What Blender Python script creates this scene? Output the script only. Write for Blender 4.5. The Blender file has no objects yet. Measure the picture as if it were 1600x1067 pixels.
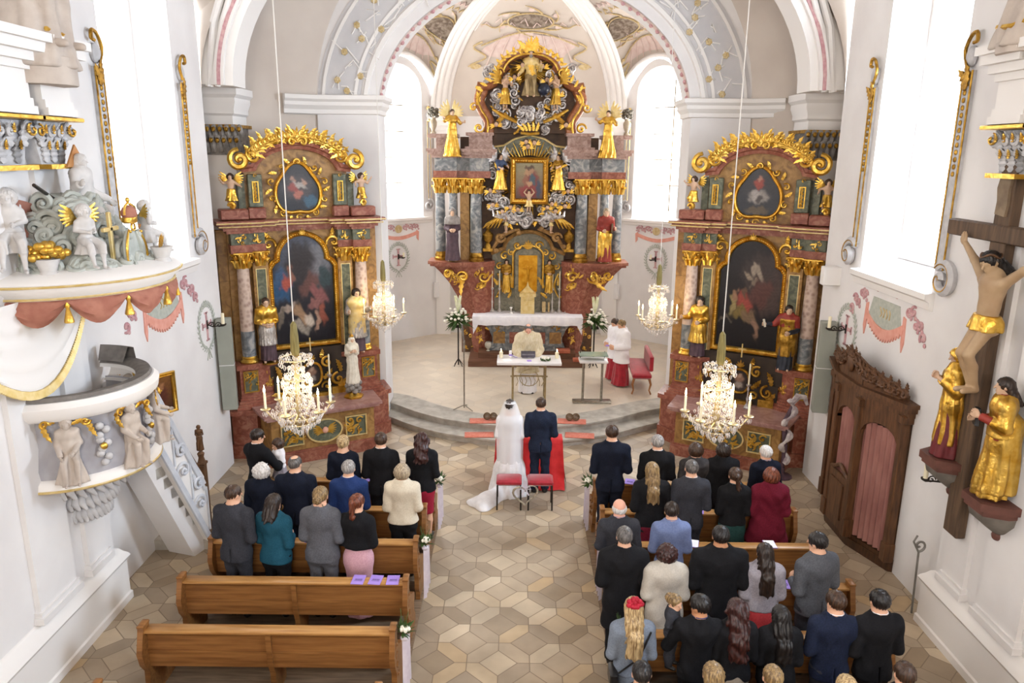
import bpy, bmesh, math, random
import numpy as np
from mathutils import Vector, Matrix, noise
R = math.radians
PI = math.pi
sc = bpy.context.scene
col = sc.collection
random.seed(7)
# ------------------------------------------------------------------ camera
cam_d = bpy.data.cameras.new('camera')
cam = bpy.data.objects.new('camera', cam_d)
col.objects.link(cam)
cam_d.sensor_fit = 'HORIZONTAL'
cam_d.sensor_width = 36.0
cam_d.lens = 36.0*1172.0/1600.0
cam_d.clip_start = 0.1
cam_d.clip_end = 200
_p, _r, _y = R(14.156), R(0.5416), R(-0.1546)
_f = Vector((math.sin(_y)*math.cos(_p), math.cos(_y)*math.cos(_p), -math.sin(_p)))
_rt = Vector((math.cos(_y), -math.sin(_y), 0.0))
_up = _rt.cross(_f)
_rt2 = _rt*math.cos(_r) + _up*math.sin(_r)
_up2 = _up*math.cos(_r) - _rt*math.sin(_r)
cam.matrix_world = Matrix(((_rt2.x, _up2.x, -_f.x, 0.0), (_rt2.y, _up2.y, -_f.y, 0.0), (_rt2.z, _up2.z, -_f.z, 6.0), (0, 0, 0, 1)))
sc.camera = cam
# ------------------------------------------------------------------ world, lights, exposure
sc.view_settings.view_transform = 'Standard'
sc.view_settings.look = 'None'
sc.view_settings.exposure = 0.66
sc.view_settings.gamma = 1.0
sc.view_settings.use_curve_mapping = False
sc.cycles.use_denoising = True
sc.cycles.max_bounces = 9
sc.cycles.diffuse_bounces = 5
sc.cycles.glossy_bounces = 3
sc.cycles.transmission_bounces = 3
sc.cycles.transparent_max_bounces = 8
sc.cycles.caustics_reflective = False
sc.cycles.caustics_refractive = False
sc.cycles.sample_clamp_indirect = 6.0
w = bpy.data.worlds.new('overcast_sky')
sc.world = w
w.use_nodes = True
w.node_tree.nodes['Background'].inputs[0].default_value = (0.93, 0.96, 1.0, 1)
w.node_tree.nodes['Background'].inputs[1].default_value = 4.0
def daylight(name, loc, normal, sx, sy, power, color=(0.93, 0.96, 1.0), spread=170):
 """light entering through one window opening"""
 d = bpy.data.lights.new(name, 'AREA')
 d.shape = 'RECTANGLE'
 d.size, d.size_y = sx, sy
 d.energy = power
 d.color = color
 d.spread = R(spread)
 o = bpy.data.objects.new(name, d)
 o.location = loc
 o.rotation_euler = Vector(normal).to_track_quat('-Z', 'Z').to_euler()
 col.objects.link(o)
 return o
WIN_L = (10.5, 12.65)
WIN_R = (10.05, 12.2)
LW, RW = -5.5, 5.65
AC_ = 0.37
COOL, NEUT = (0.69, 0.83, 1.0), (1.0, 0.88, 0.74)
daylight('daylight_window_left', (LW - 0.62, 11.55, 6.7), (1, 0, -0.1), 1.7, 4.6, 115, NEUT)
daylight('daylight_window_right', (RW + 0.62, 11.1, 6.7), (-1, 0, -0.1), 1.7, 4.6, 820, COOL)
daylight('fill_back_left', (LW - 0.62, 2.95, 6.7), (1, 0.0, -0.1), 1.7, 4.6, 170, NEUT)  # fill light through an added rear window, behind the camera
daylight('fill_back_right', (RW + 0.62, 2.95, 6.7), (-1, 0.0, -0.1), 1.7, 4.6, 680, COOL)  # fill light from the added rear window opposite, also unseen
daylight('daylight_apse_left', (-4.0, 23.2, 6.2), (0.651, -0.759, -0.15), 1.1, 3.8, 250, (1.0, 0.95, 0.88))
daylight('daylight_apse_right', (4.85, 23.2, 6.2), (-0.651, -0.759, -0.15), 1.1, 3.8, 250, (1.0, 0.95, 0.88))
daylight('fill_chancel_left', (AC_ - 5.5, 20.06, 6.2), (1, 0.0, -0.1), 1.2, 3.6, 260, (1.0, 0.95, 0.88))  # fill for the chancel, through an added side window out of view
daylight('fill_chancel_right', (AC_ + 5.5, 20.06, 6.2), (-1, 0.0, -0.1), 1.2, 3.6, 260, (1.0, 0.95, 0.88))  # matching chancel fill, its window added on the hidden right wall
daylight('fill_gallery', (0, -5.5, 7.6), (0, 1, -0.1), 3.4, 3.4, 420, NEUT)  # fill from behind the camera, through a window added in the back wall
# ------------------------------------------------------------------ helpers: objects
def tag(o, label=None, cat=None, group=None, kind=None):
 if label: o['label'] = label
 if cat: o['category'] = cat
 if group: o['group'] = group
 if kind: o['kind'] = kind
 return o
def thing(name, label, cat, loc=(0, 0, 0), rz=0.0, group=None):
 o = bpy.data.objects.new(name, None)
 o.empty_display_size = 0.1
 col.objects.link(o)
 o.location = loc
 o.rotation_euler = (0, 0, rz)
 return tag(o, label, cat, group)
def copy_tree(o, parent=None):
 c = o.copy()
 col.objects.link(c)
 c.parent = parent
 for ch in [x for x in KIDS.get(o, ())]:
  d = copy_tree(ch, c)
 return c
KIDS = {}
class MB:
 """collects shapes, builds ONE mesh object"""
 def __init__(s):
  s.v = []; s.f = []; s.c = []; s.m = []; s.mi = 0
 def add(s, vs, fs, M=None):
  n = len(s.v)
  if M is not None:
   vs = [tuple(M @ Vector(p)) for p in vs]
  s.v += [tuple(p) for p in vs]
  s.f += [tuple(i + n for i in f) for f in fs]
  s.m += [s.mi]*len(fs)
  return s
 def box(s, x0, x1, y0, y1, z0, z1, M=None):
  vs = [(x, y, z) for z in (z0, z1) for y in (y0, y1) for x in (x0, x1)]
  return s.add(vs, [(0, 2, 3, 1), (4, 5, 7, 6), (0, 1, 5, 4), (2, 6, 7, 3), (0, 4, 6, 2), (1, 3, 7, 5)], M)
 def cbox(s, c, size, M=None, b=0.0):
  x, y, z = c; a, d, e = [k/2 for k in size]
  if b <= 0:
   return s.box(x - a, x + a, y - d, y + d, z - e, z + e, M)
  # chamfered on the top and sides: stacked rings
  rings = []
  for (ins, zz) in ((b, z - e), (0, z - e + b), (0, z + e - b), (b, z + e)):
   X, Y = a - ins, d - ins
   q = b*0.6
   rings.append([(x - X + q, y - Y, zz), (x + X - q, y - Y, zz), (x + X, y - Y + q, zz), (x + X, y + Y - q, zz), (x + X - q, y + Y, zz), (x - X + q, y + Y, zz), (x - X, y + Y - q, zz), (x - X, y - Y + q, zz)])
  return s.loft(rings, M=M, closed=True, caps=True)
 def loft(s, rings, closed=True, caps=False, M=None):
  n = len(rings[0]); vs = [p for r in rings for p in r]; fs = []
  for i in range(len(rings) - 1):
   for j in range(n if closed else n - 1):
    k = (j + 1) % n
    fs.append((i*n + j, i*n + k, (i + 1)*n + k, (i + 1)*n + j))
  if caps:
   fs.append(tuple(range(n))[::-1]); fs.append(tuple((len(rings) - 1)*n + j for j in range(n)))
  return s.add(vs, fs, M)
 def prism(s, poly, y0, y1, M=None):
  """polygon in (x, z), extruded along y from y0 (front) to y1"""
  n = len(poly)
  a = sum(poly[i][0]*poly[(i + 1) % n][1] - poly[(i + 1) % n][0]*poly[i][1] for i in range(n))
  if a < 0: poly = poly[::-1]
  vs = [(p[0], y0, p[1]) for p in poly] + [(p[0], y1, p[1]) for p in poly]
  fs = [tuple(range(n)), tuple(range(2*n - 1, n - 1, -1))]
  fs += [(i, i + n, (i + 1) % n + n, (i + 1) % n) for i in range(n)]
  return s.add(vs, fs, M)
 def slab(s, poly, z0, z1, M=None):
  """polygon in (x, y), extruded in z"""
  n = len(poly)
  a = sum(poly[i][0]*poly[(i + 1) % n][1] - poly[(i + 1) % n][0]*poly[i][1] for i in range(n))
  if a < 0: poly = poly[::-1]
  vs = [(p[0], p[1], z0) for p in poly] + [(p[0], p[1], z1) for p in poly]
  fs = [tuple(range(n))[::-1], tuple(range(n, 2*n))]
  fs += [(i, (i + 1) % n, (i + 1) % n + n, i + n) for i in range(n)]
  return s.add(vs, fs, M)
 def lathe(s, prof, n=20, c=(0, 0, 0), a0=0.0, a1=2*PI, M=None, sx=1.0, sy=1.0):
  full = abs(a1 - a0 - 2*PI) < 1e-6
  m = n if full else n + 1
  rings = []
  for (r, z) in prof:
   rings.append([(c[0] + sx*r*math.cos(a0 + (a1 - a0)*k/n), c[1] + sy*r*math.sin(a0 + (a1 - a0)*k/n), c[2] + z) for k in range(m)])
  return s.loft(rings, closed=full, caps=full, M=M)
 def tube(s, path, r, n=8, M=None, flat=1.0, caps=True, up=None):
  """tube along path; r is a number or a list; flat squeezes across the up direction"""
  P = [Vector(p) for p in path]
  k = len(P)
  if not isinstance(r, (list, tuple)): r = [r]*k
  rings = []
  prev = None
  for i in range(k):
   t = (P[min(i + 1, k - 1)] - P[max(i - 1, 0)])
   if t.length < 1e-9: t = Vector((0, 0, 1))
   t.normalize()
   if up is not None:
    a = Vector(up) - t*t.dot(Vector(up))
    if a.length < 1e-4: a = t.orthogonal()
   elif prev is None:
    a = t.orthogonal()
   else:
    a = prev - t*t.dot(prev)
    if a.length < 1e-6: a = t.orthogonal()
   a.normalize(); prev = a
   b = t.cross(a)
   rings.append([tuple(P[i] + a*(r[i]*flat*math.cos(2*PI*j/n)) + b*(r[i]*math.sin(2*PI*j/n))) for j in range(n)])
  return s.loft(rings, True, caps, M)
 def ell(s, c, rx, ry=None, rz=None, n=12, m=8, M=None):
  ry = rx if ry is None else ry; rz = rx if rz is None else rz
  vs = [(c[0], c[1], c[2] + rz)]
  for i in range(1, m):
   t = PI*i/m
   for j in range(n):
    p = 2*PI*j/n
    vs.append((c[0] + rx*math.sin(t)*math.cos(p), c[1] + ry*math.sin(t)*math.sin(p), c[2] + rz*math.cos(t)))
  vs.append((c[0], c[1], c[2] - rz))
  fs = [(0, 1 + j, 1 + (j + 1) % n) for j in range(n)]
  for i in range(m - 2):
   for j in range(n):
    a = 1 + i*n + j; b = 1 + i*n + (j + 1) % n
    fs.append((a, a + n, b + n, b))
  l = len(vs) - 1; o = 1 + (m - 2)*n
  fs += [(l, o + (j + 1) % n, o + j) for j in range(n)]
  return s.add(vs, fs, M)
 def sweep(s, prof, path, closed=False, M=None, out=None):
  """profile [(d, z)] swept along a plan path [(x, y)]; d is measured to the right of the path, mitred"""
  P = [Vector((p[0], p[1])) for p in path]
  n = len(P); rings = []
  for i in range(n):
   if closed:
    t0 = (P[i] - P[i - 1]).normalized(); t1 = (P[(i + 1) % n] - P[i]).normalized()
   else:
    t0 = (P[i] - P[max(i - 1, 0)]); t1 = (P[min(i + 1, n - 1)] - P[i])
    if t0.length < 1e-9: t0 = t1
    if t1.length < 1e-9: t1 = t0
    t0 = t0.normalized(); t1 = t1.normalized()
   n0 = Vector((t0.y, -t0.x)); n1 = Vector((t1.y, -t1.x))
   b = n0 + n1
   b = b/max(0.35, b.dot(n0)) if b.length > 1e-6 else n0
   rings.append([(P[i].x + b.x*d, P[i].y + b.y*d, z) for (d, z) in prof])
  if closed: rings.append(rings[0])
  return s.loft(rings, closed=True, caps=not closed, M=M)
 def band(s, prof, path, M=None, closed=False):
  """profile [(a, y)] swept along a path in the (x, z) plane; a is the offset to the left of the path, y the depth"""
  n = len(path); rings = []
  P = [Vector((p[0], p[1])) for p in path]
  for i in range(n):
   if closed:
    t0 = (P[i] - P[i - 1]).normalized(); t1 = (P[(i + 1) % n] - P[i]).normalized()
   else:
    t0 = P[i] - P[max(i - 1, 0)]; t1 = P[min(i + 1, n - 1)] - P[i]
    if t0.length < 1e-9: t0 = t1
    if t1.length < 1e-9: t1 = t0
    t0 = t0.normalized(); t1 = t1.normalized()
   n0 = Vector((-t0.y, t0.x)); n1 = Vector((-t1.y, t1.x))
   b = n0 + n1
   b = b/max(0.4, b.dot(n0)) if b.length > 1e-6 else n0
   rings.append([(P[i].x + b.x*a, y, P[i].y + b.y*a) for (a, y) in prof])
  if closed: rings.append(rings[0])
  return s.loft(rings, closed=True, caps=not closed, M=M)
 def build(s, name, mat, parent=None, smooth=40, loc=None, rz=None, cols=None, kind=None, label=None):
  me = bpy.data.meshes.new(name)
  me.from_pydata(s.v, [], s.f)
  mats = mat if isinstance(mat, (list, tuple)) else [mat]
  for m_ in mats: me.materials.append(m_)
  if len(mats) > 1: me.polygons.foreach_set('material_index', s.m)
  bm = bmesh.new(); bm.from_mesh(me)
  bmesh.ops.recalc_face_normals(bm, faces=bm.faces)
  bm.to_mesh(me); bm.free()
  return finish(me, name, parent, smooth, loc, rz, kind, label)
def finish(me, name, parent=None, smooth=40, loc=None, rz=None, kind=None, label=None):
 if smooth:
  me.polygons.foreach_set('use_smooth', [True]*len(me.polygons))
  if smooth < 180:
   me.set_sharp_from_angle(angle=R(smooth))
 o = bpy.data.objects.new(name, me)
 col.objects.link(o)
 if parent is not None:
  o.parent = parent
  KIDS.setdefault(parent, []).append(o)
 if loc is not None: o.location = loc
 if rz is not None: o.rotation_euler = (0, 0, rz)
 if kind: o['kind'] = kind
 if label: o['label'] = label
 return o
def T(loc=(0, 0, 0), rz=0.0, rx=0.0, ry=0.0, s=1.0):
 S = Matrix.Diagonal((s, s, s, 1)) if not isinstance(s, (tuple, list)) else Matrix.Diagonal((*s, 1))
 return Matrix.Translation(loc) @ Matrix.Rotation(rz, 4, 'Z') @ Matrix.Rotation(ry, 4, 'Y') @ Matrix.Rotation(rx, 4, 'X') @ S
def arc(cx, cz, rx, rz, a0, a1, n):
 return [(cx + rx*math.cos(a0 + (a1 - a0)*i/n), cz + rz*math.sin(a0 + (a1 - a0)*i/n)) for i in range(n + 1)]
# ------------------------------------------------------------------ materials
MAT = {}
def nt(name):
 m = bpy.data.materials.new(name)
 m.use_nodes = True
 n = m.node_tree
 b = n.nodes['Principled BSDF']
 return m, n, b
def srgb(c):
 if isinstance(c, str):
  c = c.lstrip('#'); c = tuple(int(c[i:i + 2], 16)/255 for i in (0, 2, 4))
 return tuple((x/12.92 if x <= 0.04045 else ((x + 0.055)/1.055) ** 2.4) for x in c) + (1,)
def mat(name, c1, c2=None, scale=6.0, rough=0.6, metal=0.0, bump=0.0, bscale=None, detail=4.0, spec=0.4, stretch=None, kind='noise', contrast=(0.35, 0.65), sheen=0.0, c3=None):
 """a two/three colour noise material with bump"""
 if name in MAT: return MAT[name]
 m, n, b = nt(name)
 N = n.nodes; L = n.links
 b.inputs['Roughness'].default_value = rough
 b.inputs['Metallic'].default_value = metal
 b.inputs['Specular IOR Level'].default_value = spec
 if sheen: b.inputs['Sheen Weight'].default_value = sheen
 a = srgb(c1)
 tc = N.new('ShaderNodeTexCoord'); mp = N.new('ShaderNodeMapping')
 L.new(tc.outputs['Object'], mp.inputs['Vector'])
 if stretch: mp.inputs['Scale'].default_value = stretch
 if c2 is None:
  b.inputs['Base Color'].default_value = a
 else:
  if kind == 'voronoi':
   t = N.new('ShaderNodeTexVoronoi'); t.inputs['Scale'].default_value = scale; o = t.outputs['Distance']
  elif kind == 'wave':
   t = N.new('ShaderNodeTexWave'); t.inputs['Scale'].default_value = scale; t.inputs['Distortion'].default_value = 6; t.inputs['Detail'].default_value = 3; o = t.outputs['Fac']
  else:
   t = N.new('ShaderNodeTexNoise'); t.inputs['Scale'].default_value = scale; t.inputs['Detail'].default_value = detail; o = t.outputs['Fac']
   if kind == 'marble': t.inputs['Distortion'].default_value = 1.6
  L.new(mp.outputs['Vector'], t.inputs['Vector'])
  r = N.new('ShaderNodeValToRGB')
  r.color_ramp.elements[0].position, r.color_ramp.elements[1].position = contrast
  r.color_ramp.elements[0].color = a; r.color_ramp.elements[1].color = srgb(c2)
  if c3 is not None:
   e = r.color_ramp.elements.new((contrast[0] + contrast[1])/2); e.color = srgb(c3)
  L.new(o, r.inputs['Fac']); L.new(r.outputs['Color'], b.inputs['Base Color'])
 if bump:
  t2 = N.new('ShaderNodeTexNoise'); t2.inputs['Scale'].default_value = bscale or scale; t2.inputs['Detail'].default_value = 3
  L.new(mp.outputs['Vector'], t2.inputs['Vector'])
  bp = N.new('ShaderNodeBump'); bp.inputs['Strength'].default_value = bump; bp.inputs['Distance'].default_value = 0.02
  L.new(t2.outputs['Fac'], bp.inputs['Height']); L.new(bp.outputs['Normal'], b.inputs['Normal'])
 MAT[name] = m
 return m
plaster = mat('white_plaster', '#e4e2e1', '#dcd9d8', scale=1.2, rough=0.85, bump=0.05, bscale=3, spec=0.2)
plaster_warm = mat('warm_plaster', '#cec4ba', '#c5bab0', scale=1.0, rough=0.85, bump=0.05, bscale=3, spec=0.2)
stucco = mat('white_stucco', '#e6e3e0', rough=0.8, spec=0.2)
paint_grey = mat('grey_painted_plaster', '#c0bfc1', '#c8c6c7', scale=3, rough=0.85, spec=0.2)
paint_pink = mat('pink_painted_plaster', '#d6bfb8', '#decdc6', scale=8, rough=0.85, spec=0.2)
paint_rose = mat('rose_paint', '#b98a90', '#cda9a8', scale=14, rough=0.85, spec=0.2)
paint_salmon = mat('salmon_paint', '#e0a596', '#d99887', scale=10, rough=0.85, spec=0.2)
paint_sage = mat('sage_paint', '#a9aea4', '#b9bcb2', scale=14, rough=0.85, spec=0.2)
paint_brown = mat('brown_fresco', '#6e5f52', '#9a8d80', scale=9, rough=0.8, spec=0.2, contrast=(0.4, 0.62))
paint_ochre = mat('ochre_paint', '#bda471', '#d2c09a', scale=14, rough=0.7, spec=0.3)
gold = mat('gilding', '#c9962e', '#e7c265', scale=9, rough=0.33, metal=0.92, bump=0.35, bscale=26, contrast=(0.3, 0.7))
gold_dark = mat('old_gilding', '#8a6420', '#c79c45', scale=11, rough=0.4, metal=0.85, bump=0.4, bscale=30)
gold_pale = mat('pale_gilding', '#d8bd78', '#e6d3a0', scale=9, rough=0.45, metal=0.6, bump=0.15, bscale=26)
silver = mat('silvered_carving', '#8f8a8c', '#dedad8', scale=12, rough=0.38, metal=0.65, bump=0.3, bscale=24)
marble_red = mat('red_marble', '#7a4334', '#a3705b', scale=7, rough=0.35, kind='marble', c3='#8e5443', detail=7)
marble_brown = mat('brown_marble', '#7b5a35', '#ab834f', scale=5, rough=0.4, kind='marble', c3='#96713f', detail=7)
marble_green = mat('green_marble', '#4b5144', '#757663', scale=7, rough=0.38, kind='marble', c3='#5e614e', detail=7)
marble_grey = mat('grey_marble', '#5f6468', '#a8a6a2', scale=5, rough=0.3, kind='marble', c3='#7d8184', detail=7)
marble_pink = mat('pink_column_marble', '#9b7f72', '#c9b3a4', scale=11, rough=0.35, kind='voronoi', contrast=(0.1, 0.6))
marble_mauve = mat('mauve_marble_top', '#8e6660', '#ab8880', scale=4, rough=0.35, kind='marble')
dark_back = mat('dark_recess', '#2a211b', '#3a2e24', scale=5, rough=0.7)
wood_pew = mat('honey_oak', '#754b26', '#946638', scale=3.0, rough=0.42, stretch=(0.6, 9, 9), detail=6, bump=0.04)
wood_dark = mat('dark_oak', '#4a3220', '#6a4a2e', scale=3.5, rough=0.5, stretch=(5, 5, 0.7), detail=6, bump=0.06)
wood_floor = mat('worn_boards', '#6f5b47', '#8c765e', scale=3, rough=0.65, stretch=(0.8, 8, 1), detail=6)
wood_cross = mat('weathered_beam', '#4a3a2e', '#66503d', scale=4, rough=0.7, stretch=(5, 5, 0.6), detail=6, bump=0.1)
iron = mat('wrought_iron', '#2b2724', '#3d3630', scale=20, rough=0.5, metal=0.6)
steel = mat('brushed_steel', '#8f8a80', '#a9a498', scale=20, rough=0.35, metal=0.85)
grey_panel = mat('grey_green_panel', '#8d9086', '#979a90', scale=2, rough=0.6)
grey_felt = mat('grey_cushion', '#6f6a66', '#7f7a75', scale=12, rough=0.9)
cloth_white = mat('white_linen', '#e9e7ea', '#dedce2', scale=9, rough=0.9, spec=0.15)
cloth_red = mat('red_velvet', '#8f1424', '#a61b2c', scale=12, rough=0.8, sheen=0.4)
cloth_scarlet = mat('scarlet_cloth', '#c01c1e', '#d2292a', scale=8, rough=0.8, sheen=0.2)
cloth_mat = mat('salmon_mat', '#c4705c', '#cf8270', scale=20, rough=0.95)
wax = mat('candle_wax', '#efe6c8', rough=0.5, spec=0.3)
stone_step = mat('grey_step_stone', '#9a948a', '#b5afa5', scale=5, rough=0.7, detail=6)
stone_riser = mat('brown_step_riser', '#7d7061', '#968a7b', scale=5, rough=0.75, detail=6)
purple = mat('purple_paper', '#9b7fd0', '#a68bd8', scale=3, rough=0.7)
paper = mat('white_paper', '#eeecec', rough=0.8)
ink = mat('dark_ink', '#3c2f55', rough=0.8)
leaf_m = mat('green_leaves', '#2f4a24', '#4f6b36', scale=18, rough=0.6)
petal = mat('white_petals', '#f2efe4', '#e6e2d2', scale=20, rough=0.7)
ribbon = mat('lilac_white_ribbon', '#d9d2dc', '#cdc4d2', scale=12, rough=0.6, sheen=0.3)
def m_flame():
 m, n, b = nt('candle_flame')
 b.inputs['Base Color'].default_value = (1, 0.8, 0.5, 1)
 b.inputs['Emission Color'].default_value = (1.0, 0.72, 0.36, 1)
 b.inputs['Emission Strength'].default_value = 14.0
 return m
flame = m_flame()
def m_crystal():
 m, n, b = nt('cut_crystal')
 N, L = n.nodes, n.links
 b.inputs['Base Color'].default_value = (0.95, 0.92, 0.9, 1)
 b.inputs['Roughness'].default_value = 0.06
 b.inputs['Specular IOR Level'].default_value = 1.0
 b.inputs['IOR'].default_value = 1.7
 tr = N.new('ShaderNodeBsdfTransparent')
 tr.inputs['Color'].default_value = (0.97, 0.96, 0.95, 1)
 mx = N.new('ShaderNodeMixShader')
 lw = N.new('ShaderNodeLayerWeight'); lw.inputs['Blend'].default_value = 0.55
 L.new(lw.outputs['Facing'], mx.inputs['Fac'])
 L.new(tr.outputs['BSDF'], mx.inputs[1]); L.new(b.outputs['BSDF'], mx.inputs[2])
 L.new(mx.outputs['Shader'], N['Material Output'].inputs['Surface'])
 return m
crystal = m_crystal()
def m_glass():
 m, n, b = nt('window_glass')
 N, L = n.nodes, n.links
 tr = N.new('ShaderNodeBsdfTransparent'); gl = N.new('ShaderNodeBsdfGlossy')
 gl.inputs['Roughness'].default_value = 0.05
 mx = N.new('ShaderNodeMixShader'); mx.inputs['Fac'].default_value = 0.06
 L.new(tr.outputs['BSDF'], mx.inputs[1]); L.new(gl.outputs['BSDF'], mx.inputs[2])
 L.new(mx.outputs['Shader'], N['Material Output'].inputs['Surface'])
 return m
glass = m_glass()
def m_floor(name='stone_floor', light=0.0):
 """squares set between long hexagons, one colour per stone"""
 m, n, b = nt(name)
 N, L = n.nodes, n.links
 def math_(op, a, bb=None, c=None):
  k = N.new('ShaderNodeMath'); k.operation = op
  for i, x in enumerate((a, bb, c)):
   if x is None: continue
   if isinstance(x, (int, float)): k.inputs[i].default_value = x
   else: L.new(x, k.inputs[i])
  return k.outputs[0]
 tc = N.new('ShaderNodeTexCoord'); sp = N.new('ShaderNodeSeparateXYZ')
 L.new(tc.outputs['Object'], sp.inputs[0])
 Ls = 0.3817*math.sqrt(2)
 wv = 0.39
 X = math_('SUBTRACT', sp.outputs['X'], 0.2285); Y = math_('SUBTRACT', sp.outputs['Y'], 7.859)
 k = 1/(Ls*math.sqrt(2))
 u = math_('MULTIPLY', math_('ADD', X, Y), k); v = math_('MULTIPLY', math_('SUBTRACT', Y, X), k)
 def split(t):
  r = math_('ROUND', t); f = math_('FLOOR', t)
  return r, f, math_('ABSOLUTE', math_('SUBTRACT', t, r))
 ru, fu, du = split(u); rv, fv, dv = split(v)
 W = wv*0.5
 in_sq = math_('MULTIPLY', math_('GREATER_THAN', du, W), math_('GREATER_THAN', dv, W))
 horiz = math_('LESS_THAN', dv, du)
 nh = math_('SUBTRACT', 1.0, horiz)
 # ids
 hu = math_('ADD', math_('MULTIPLY', horiz, fu), math_('MULTIPLY', nh, ru))
 hv = math_('ADD', math_('MULTIPLY', horiz, rv), math_('MULTIPLY', nh, fv))
 hid = math_('ADD', math_('MULTIPLY', hu, 7.13), math_('ADD', math_('MULTIPLY', hv, 3.71), math_('MULTIPLY', horiz, 101.3)))
 sid = math_('ADD', math_('MULTIPLY', fu, 5.31), math_('ADD', math_('MULTIPLY', fv, 9.17), 333.3))
 ns = math_('SUBTRACT', 1.0, in_sq)
 idv = math_('ADD', math_('MULTIPLY', in_sq, sid), math_('MULTIPLY', ns, hid))
 wn = N.new('ShaderNodeTexWhiteNoise'); wn.noise_dimensions = '1D'; L.new(idv, wn.inputs['W'])
 # joints
 mn = math_('MINIMUM', du, dv); mxx = math_('MAXIMUM', du, dv)
 e1 = math_('ABSOLUTE', math_('SUBTRACT', mn, W))            # side shared by square and hexagon
 e1 = math_('ADD', e1, math_('MULTIPLY', math_('LESS_THAN', mxx, W), 1.0))
 e2 = math_('MULTIPLY', math_('ABSOLUTE', math_('SUBTRACT', du, dv)), 0.7071)
 e2 = math_('ADD', e2, in_sq)
 ed = math_('MINIMUM', e1, e2)
 joint = N.new('ShaderNodeMapRange'); joint.inputs['From Min'].default_value = 0.004; joint.inputs['From Max'].default_value = 0.016
 L.new(ed, joint.inputs['Value'])
 ramp = N.new('ShaderNodeValToRGB'); cr = ramp.color_ramp
 cr.interpolation = 'LINEAR'
 cr.elements[0].position = 0; cr.elements[0].color = srgb('#9a8871')
 cr.elements[1].position = 1; cr.elements[1].color = srgb('#c9baa3')
 for p, c in ((0.2, '#9f8f7b'), (0.45, '#ab9a84'), (0.62, '#b4a38c'), (0.8, '#beae96'), (0.93, '#b89f7c')):
  e = cr.elements.new(p); e.color = srgb(c)
 L.new(wn.outputs['Value'], ramp.inputs['Fac'])
 ns1 = N.new('ShaderNodeTexNoise'); ns1.inputs['Scale'].default_value = 2.2; ns1.inputs['Detail'].default_value = 7
 L.new(tc.outputs['Object'], ns1.inputs['Vector'])
 mr = N.new('ShaderNodeMapRange'); mr.inputs['From Min'].default_value = 0.3; mr.inputs['From Max'].default_value = 0.7; mr.inputs['To Min'].default_value = 0.80; mr.inputs['To Max'].default_value = 1.08
 L.new(ns1.outputs['Fac'], mr.inputs['Value'])
 mul = N.new('ShaderNodeMix'); mul.data_type = 'RGBA'; mul.blend_type = 'MULTIPLY'; mul.inputs['Factor'].default_value = 1.0
 L.new(ramp.outputs['Color'], mul.inputs['A']); L.new(mr.outputs['Result'], mul.inputs['B'])
 mj = N.new('ShaderNodeMix'); mj.data_type = 'RGBA'
 mj.inputs['A'].default_value = srgb('#7d6d5b')
 L.new(joint.outputs['Result'], mj.inputs['Factor']); L.new(mul.outputs['Result'], mj.inputs['B'])
 pal = N.new('ShaderNodeMix'); pal.data_type = 'RGBA'; pal.inputs['Factor'].default_value = light  # mixes window glare into the stone colour as a paler tone
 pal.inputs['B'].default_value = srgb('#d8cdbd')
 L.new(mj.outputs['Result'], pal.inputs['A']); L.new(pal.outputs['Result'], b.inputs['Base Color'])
 b.inputs['Roughness'].default_value = 0.38
 b.inputs['Specular IOR Level'].default_value = 0.35
 rr = N.new('ShaderNodeMapRange'); rr.inputs['To Min'].default_value = 0.3; rr.inputs['To Max'].default_value = 0.6
 L.new(ns1.outputs['Fac'], rr.inputs['Value']); L.new(rr.outputs['Result'], b.inputs['Roughness'])
 bp = N.new('ShaderNodeBump'); bp.inputs['Strength'].default_value = 0.15; bp.inputs['Distance'].default_value = 0.01
 L.new(joint.outputs['Result'], bp.inputs['Height']); L.new(bp.outputs['Normal'], b.inputs['Normal'])
 return m
floor_m = m_floor()
floor_glare = m_floor('glare_stone_floor', 0.68)  # same stone as the nave, glare from the windows painted in
def m_vcol(name, rough=0.45, spec=0.4):
 m, n, b = nt(name)
 a = n.nodes.new('ShaderNodeVertexColor'); a.layer_name = 'Col'
 n.links.new(a.outputs['Color'], b.inputs['Base Color'])
 b.inputs['Roughness'].default_value = rough
 b.inputs['Specular IOR Level'].default_value = spec
 return m
canvas = m_vcol('oil_paint', 0.35)
poly_m = m_vcol('polychrome_wood', 0.5)
def ribbon_mesh(mb, rings):
 return mb.loft(rings, closed=False)
# ------------------------------------------------------------------ the setting
def struct(name, mb, m, parent=None, smooth=35):
 o = mb.build(name, m, parent, smooth)
 o['kind'] = 'structure'
 return o
def plane_with_holes(mb, outer, holes, to3):
 """flat polygon with holes; to3 maps (a, b) to a point"""
 from mathutils.geometry import tessellate_polygon
 loops = [[Vector((p[0], p[1], 0)) for p in l] for l in [outer] + holes]
 pts = [p for l in loops for p in l]
 mb.add([to3(p.x, p.y) for p in pts], [tuple(t) for t in tessellate_polygon(loops)])
def win_outline(a0, a1, z0, z1, rise, n=12):
 """round-arched opening"""
 c = (a0 + a1)/2; r = (a1 - a0)/2
 return [(a0, z0), (a1, z0)] + [(c + r*math.cos(t), z1 - rise + rise*math.sin(t)) for t in [PI*i/n for i in range(n + 1)]]
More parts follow.
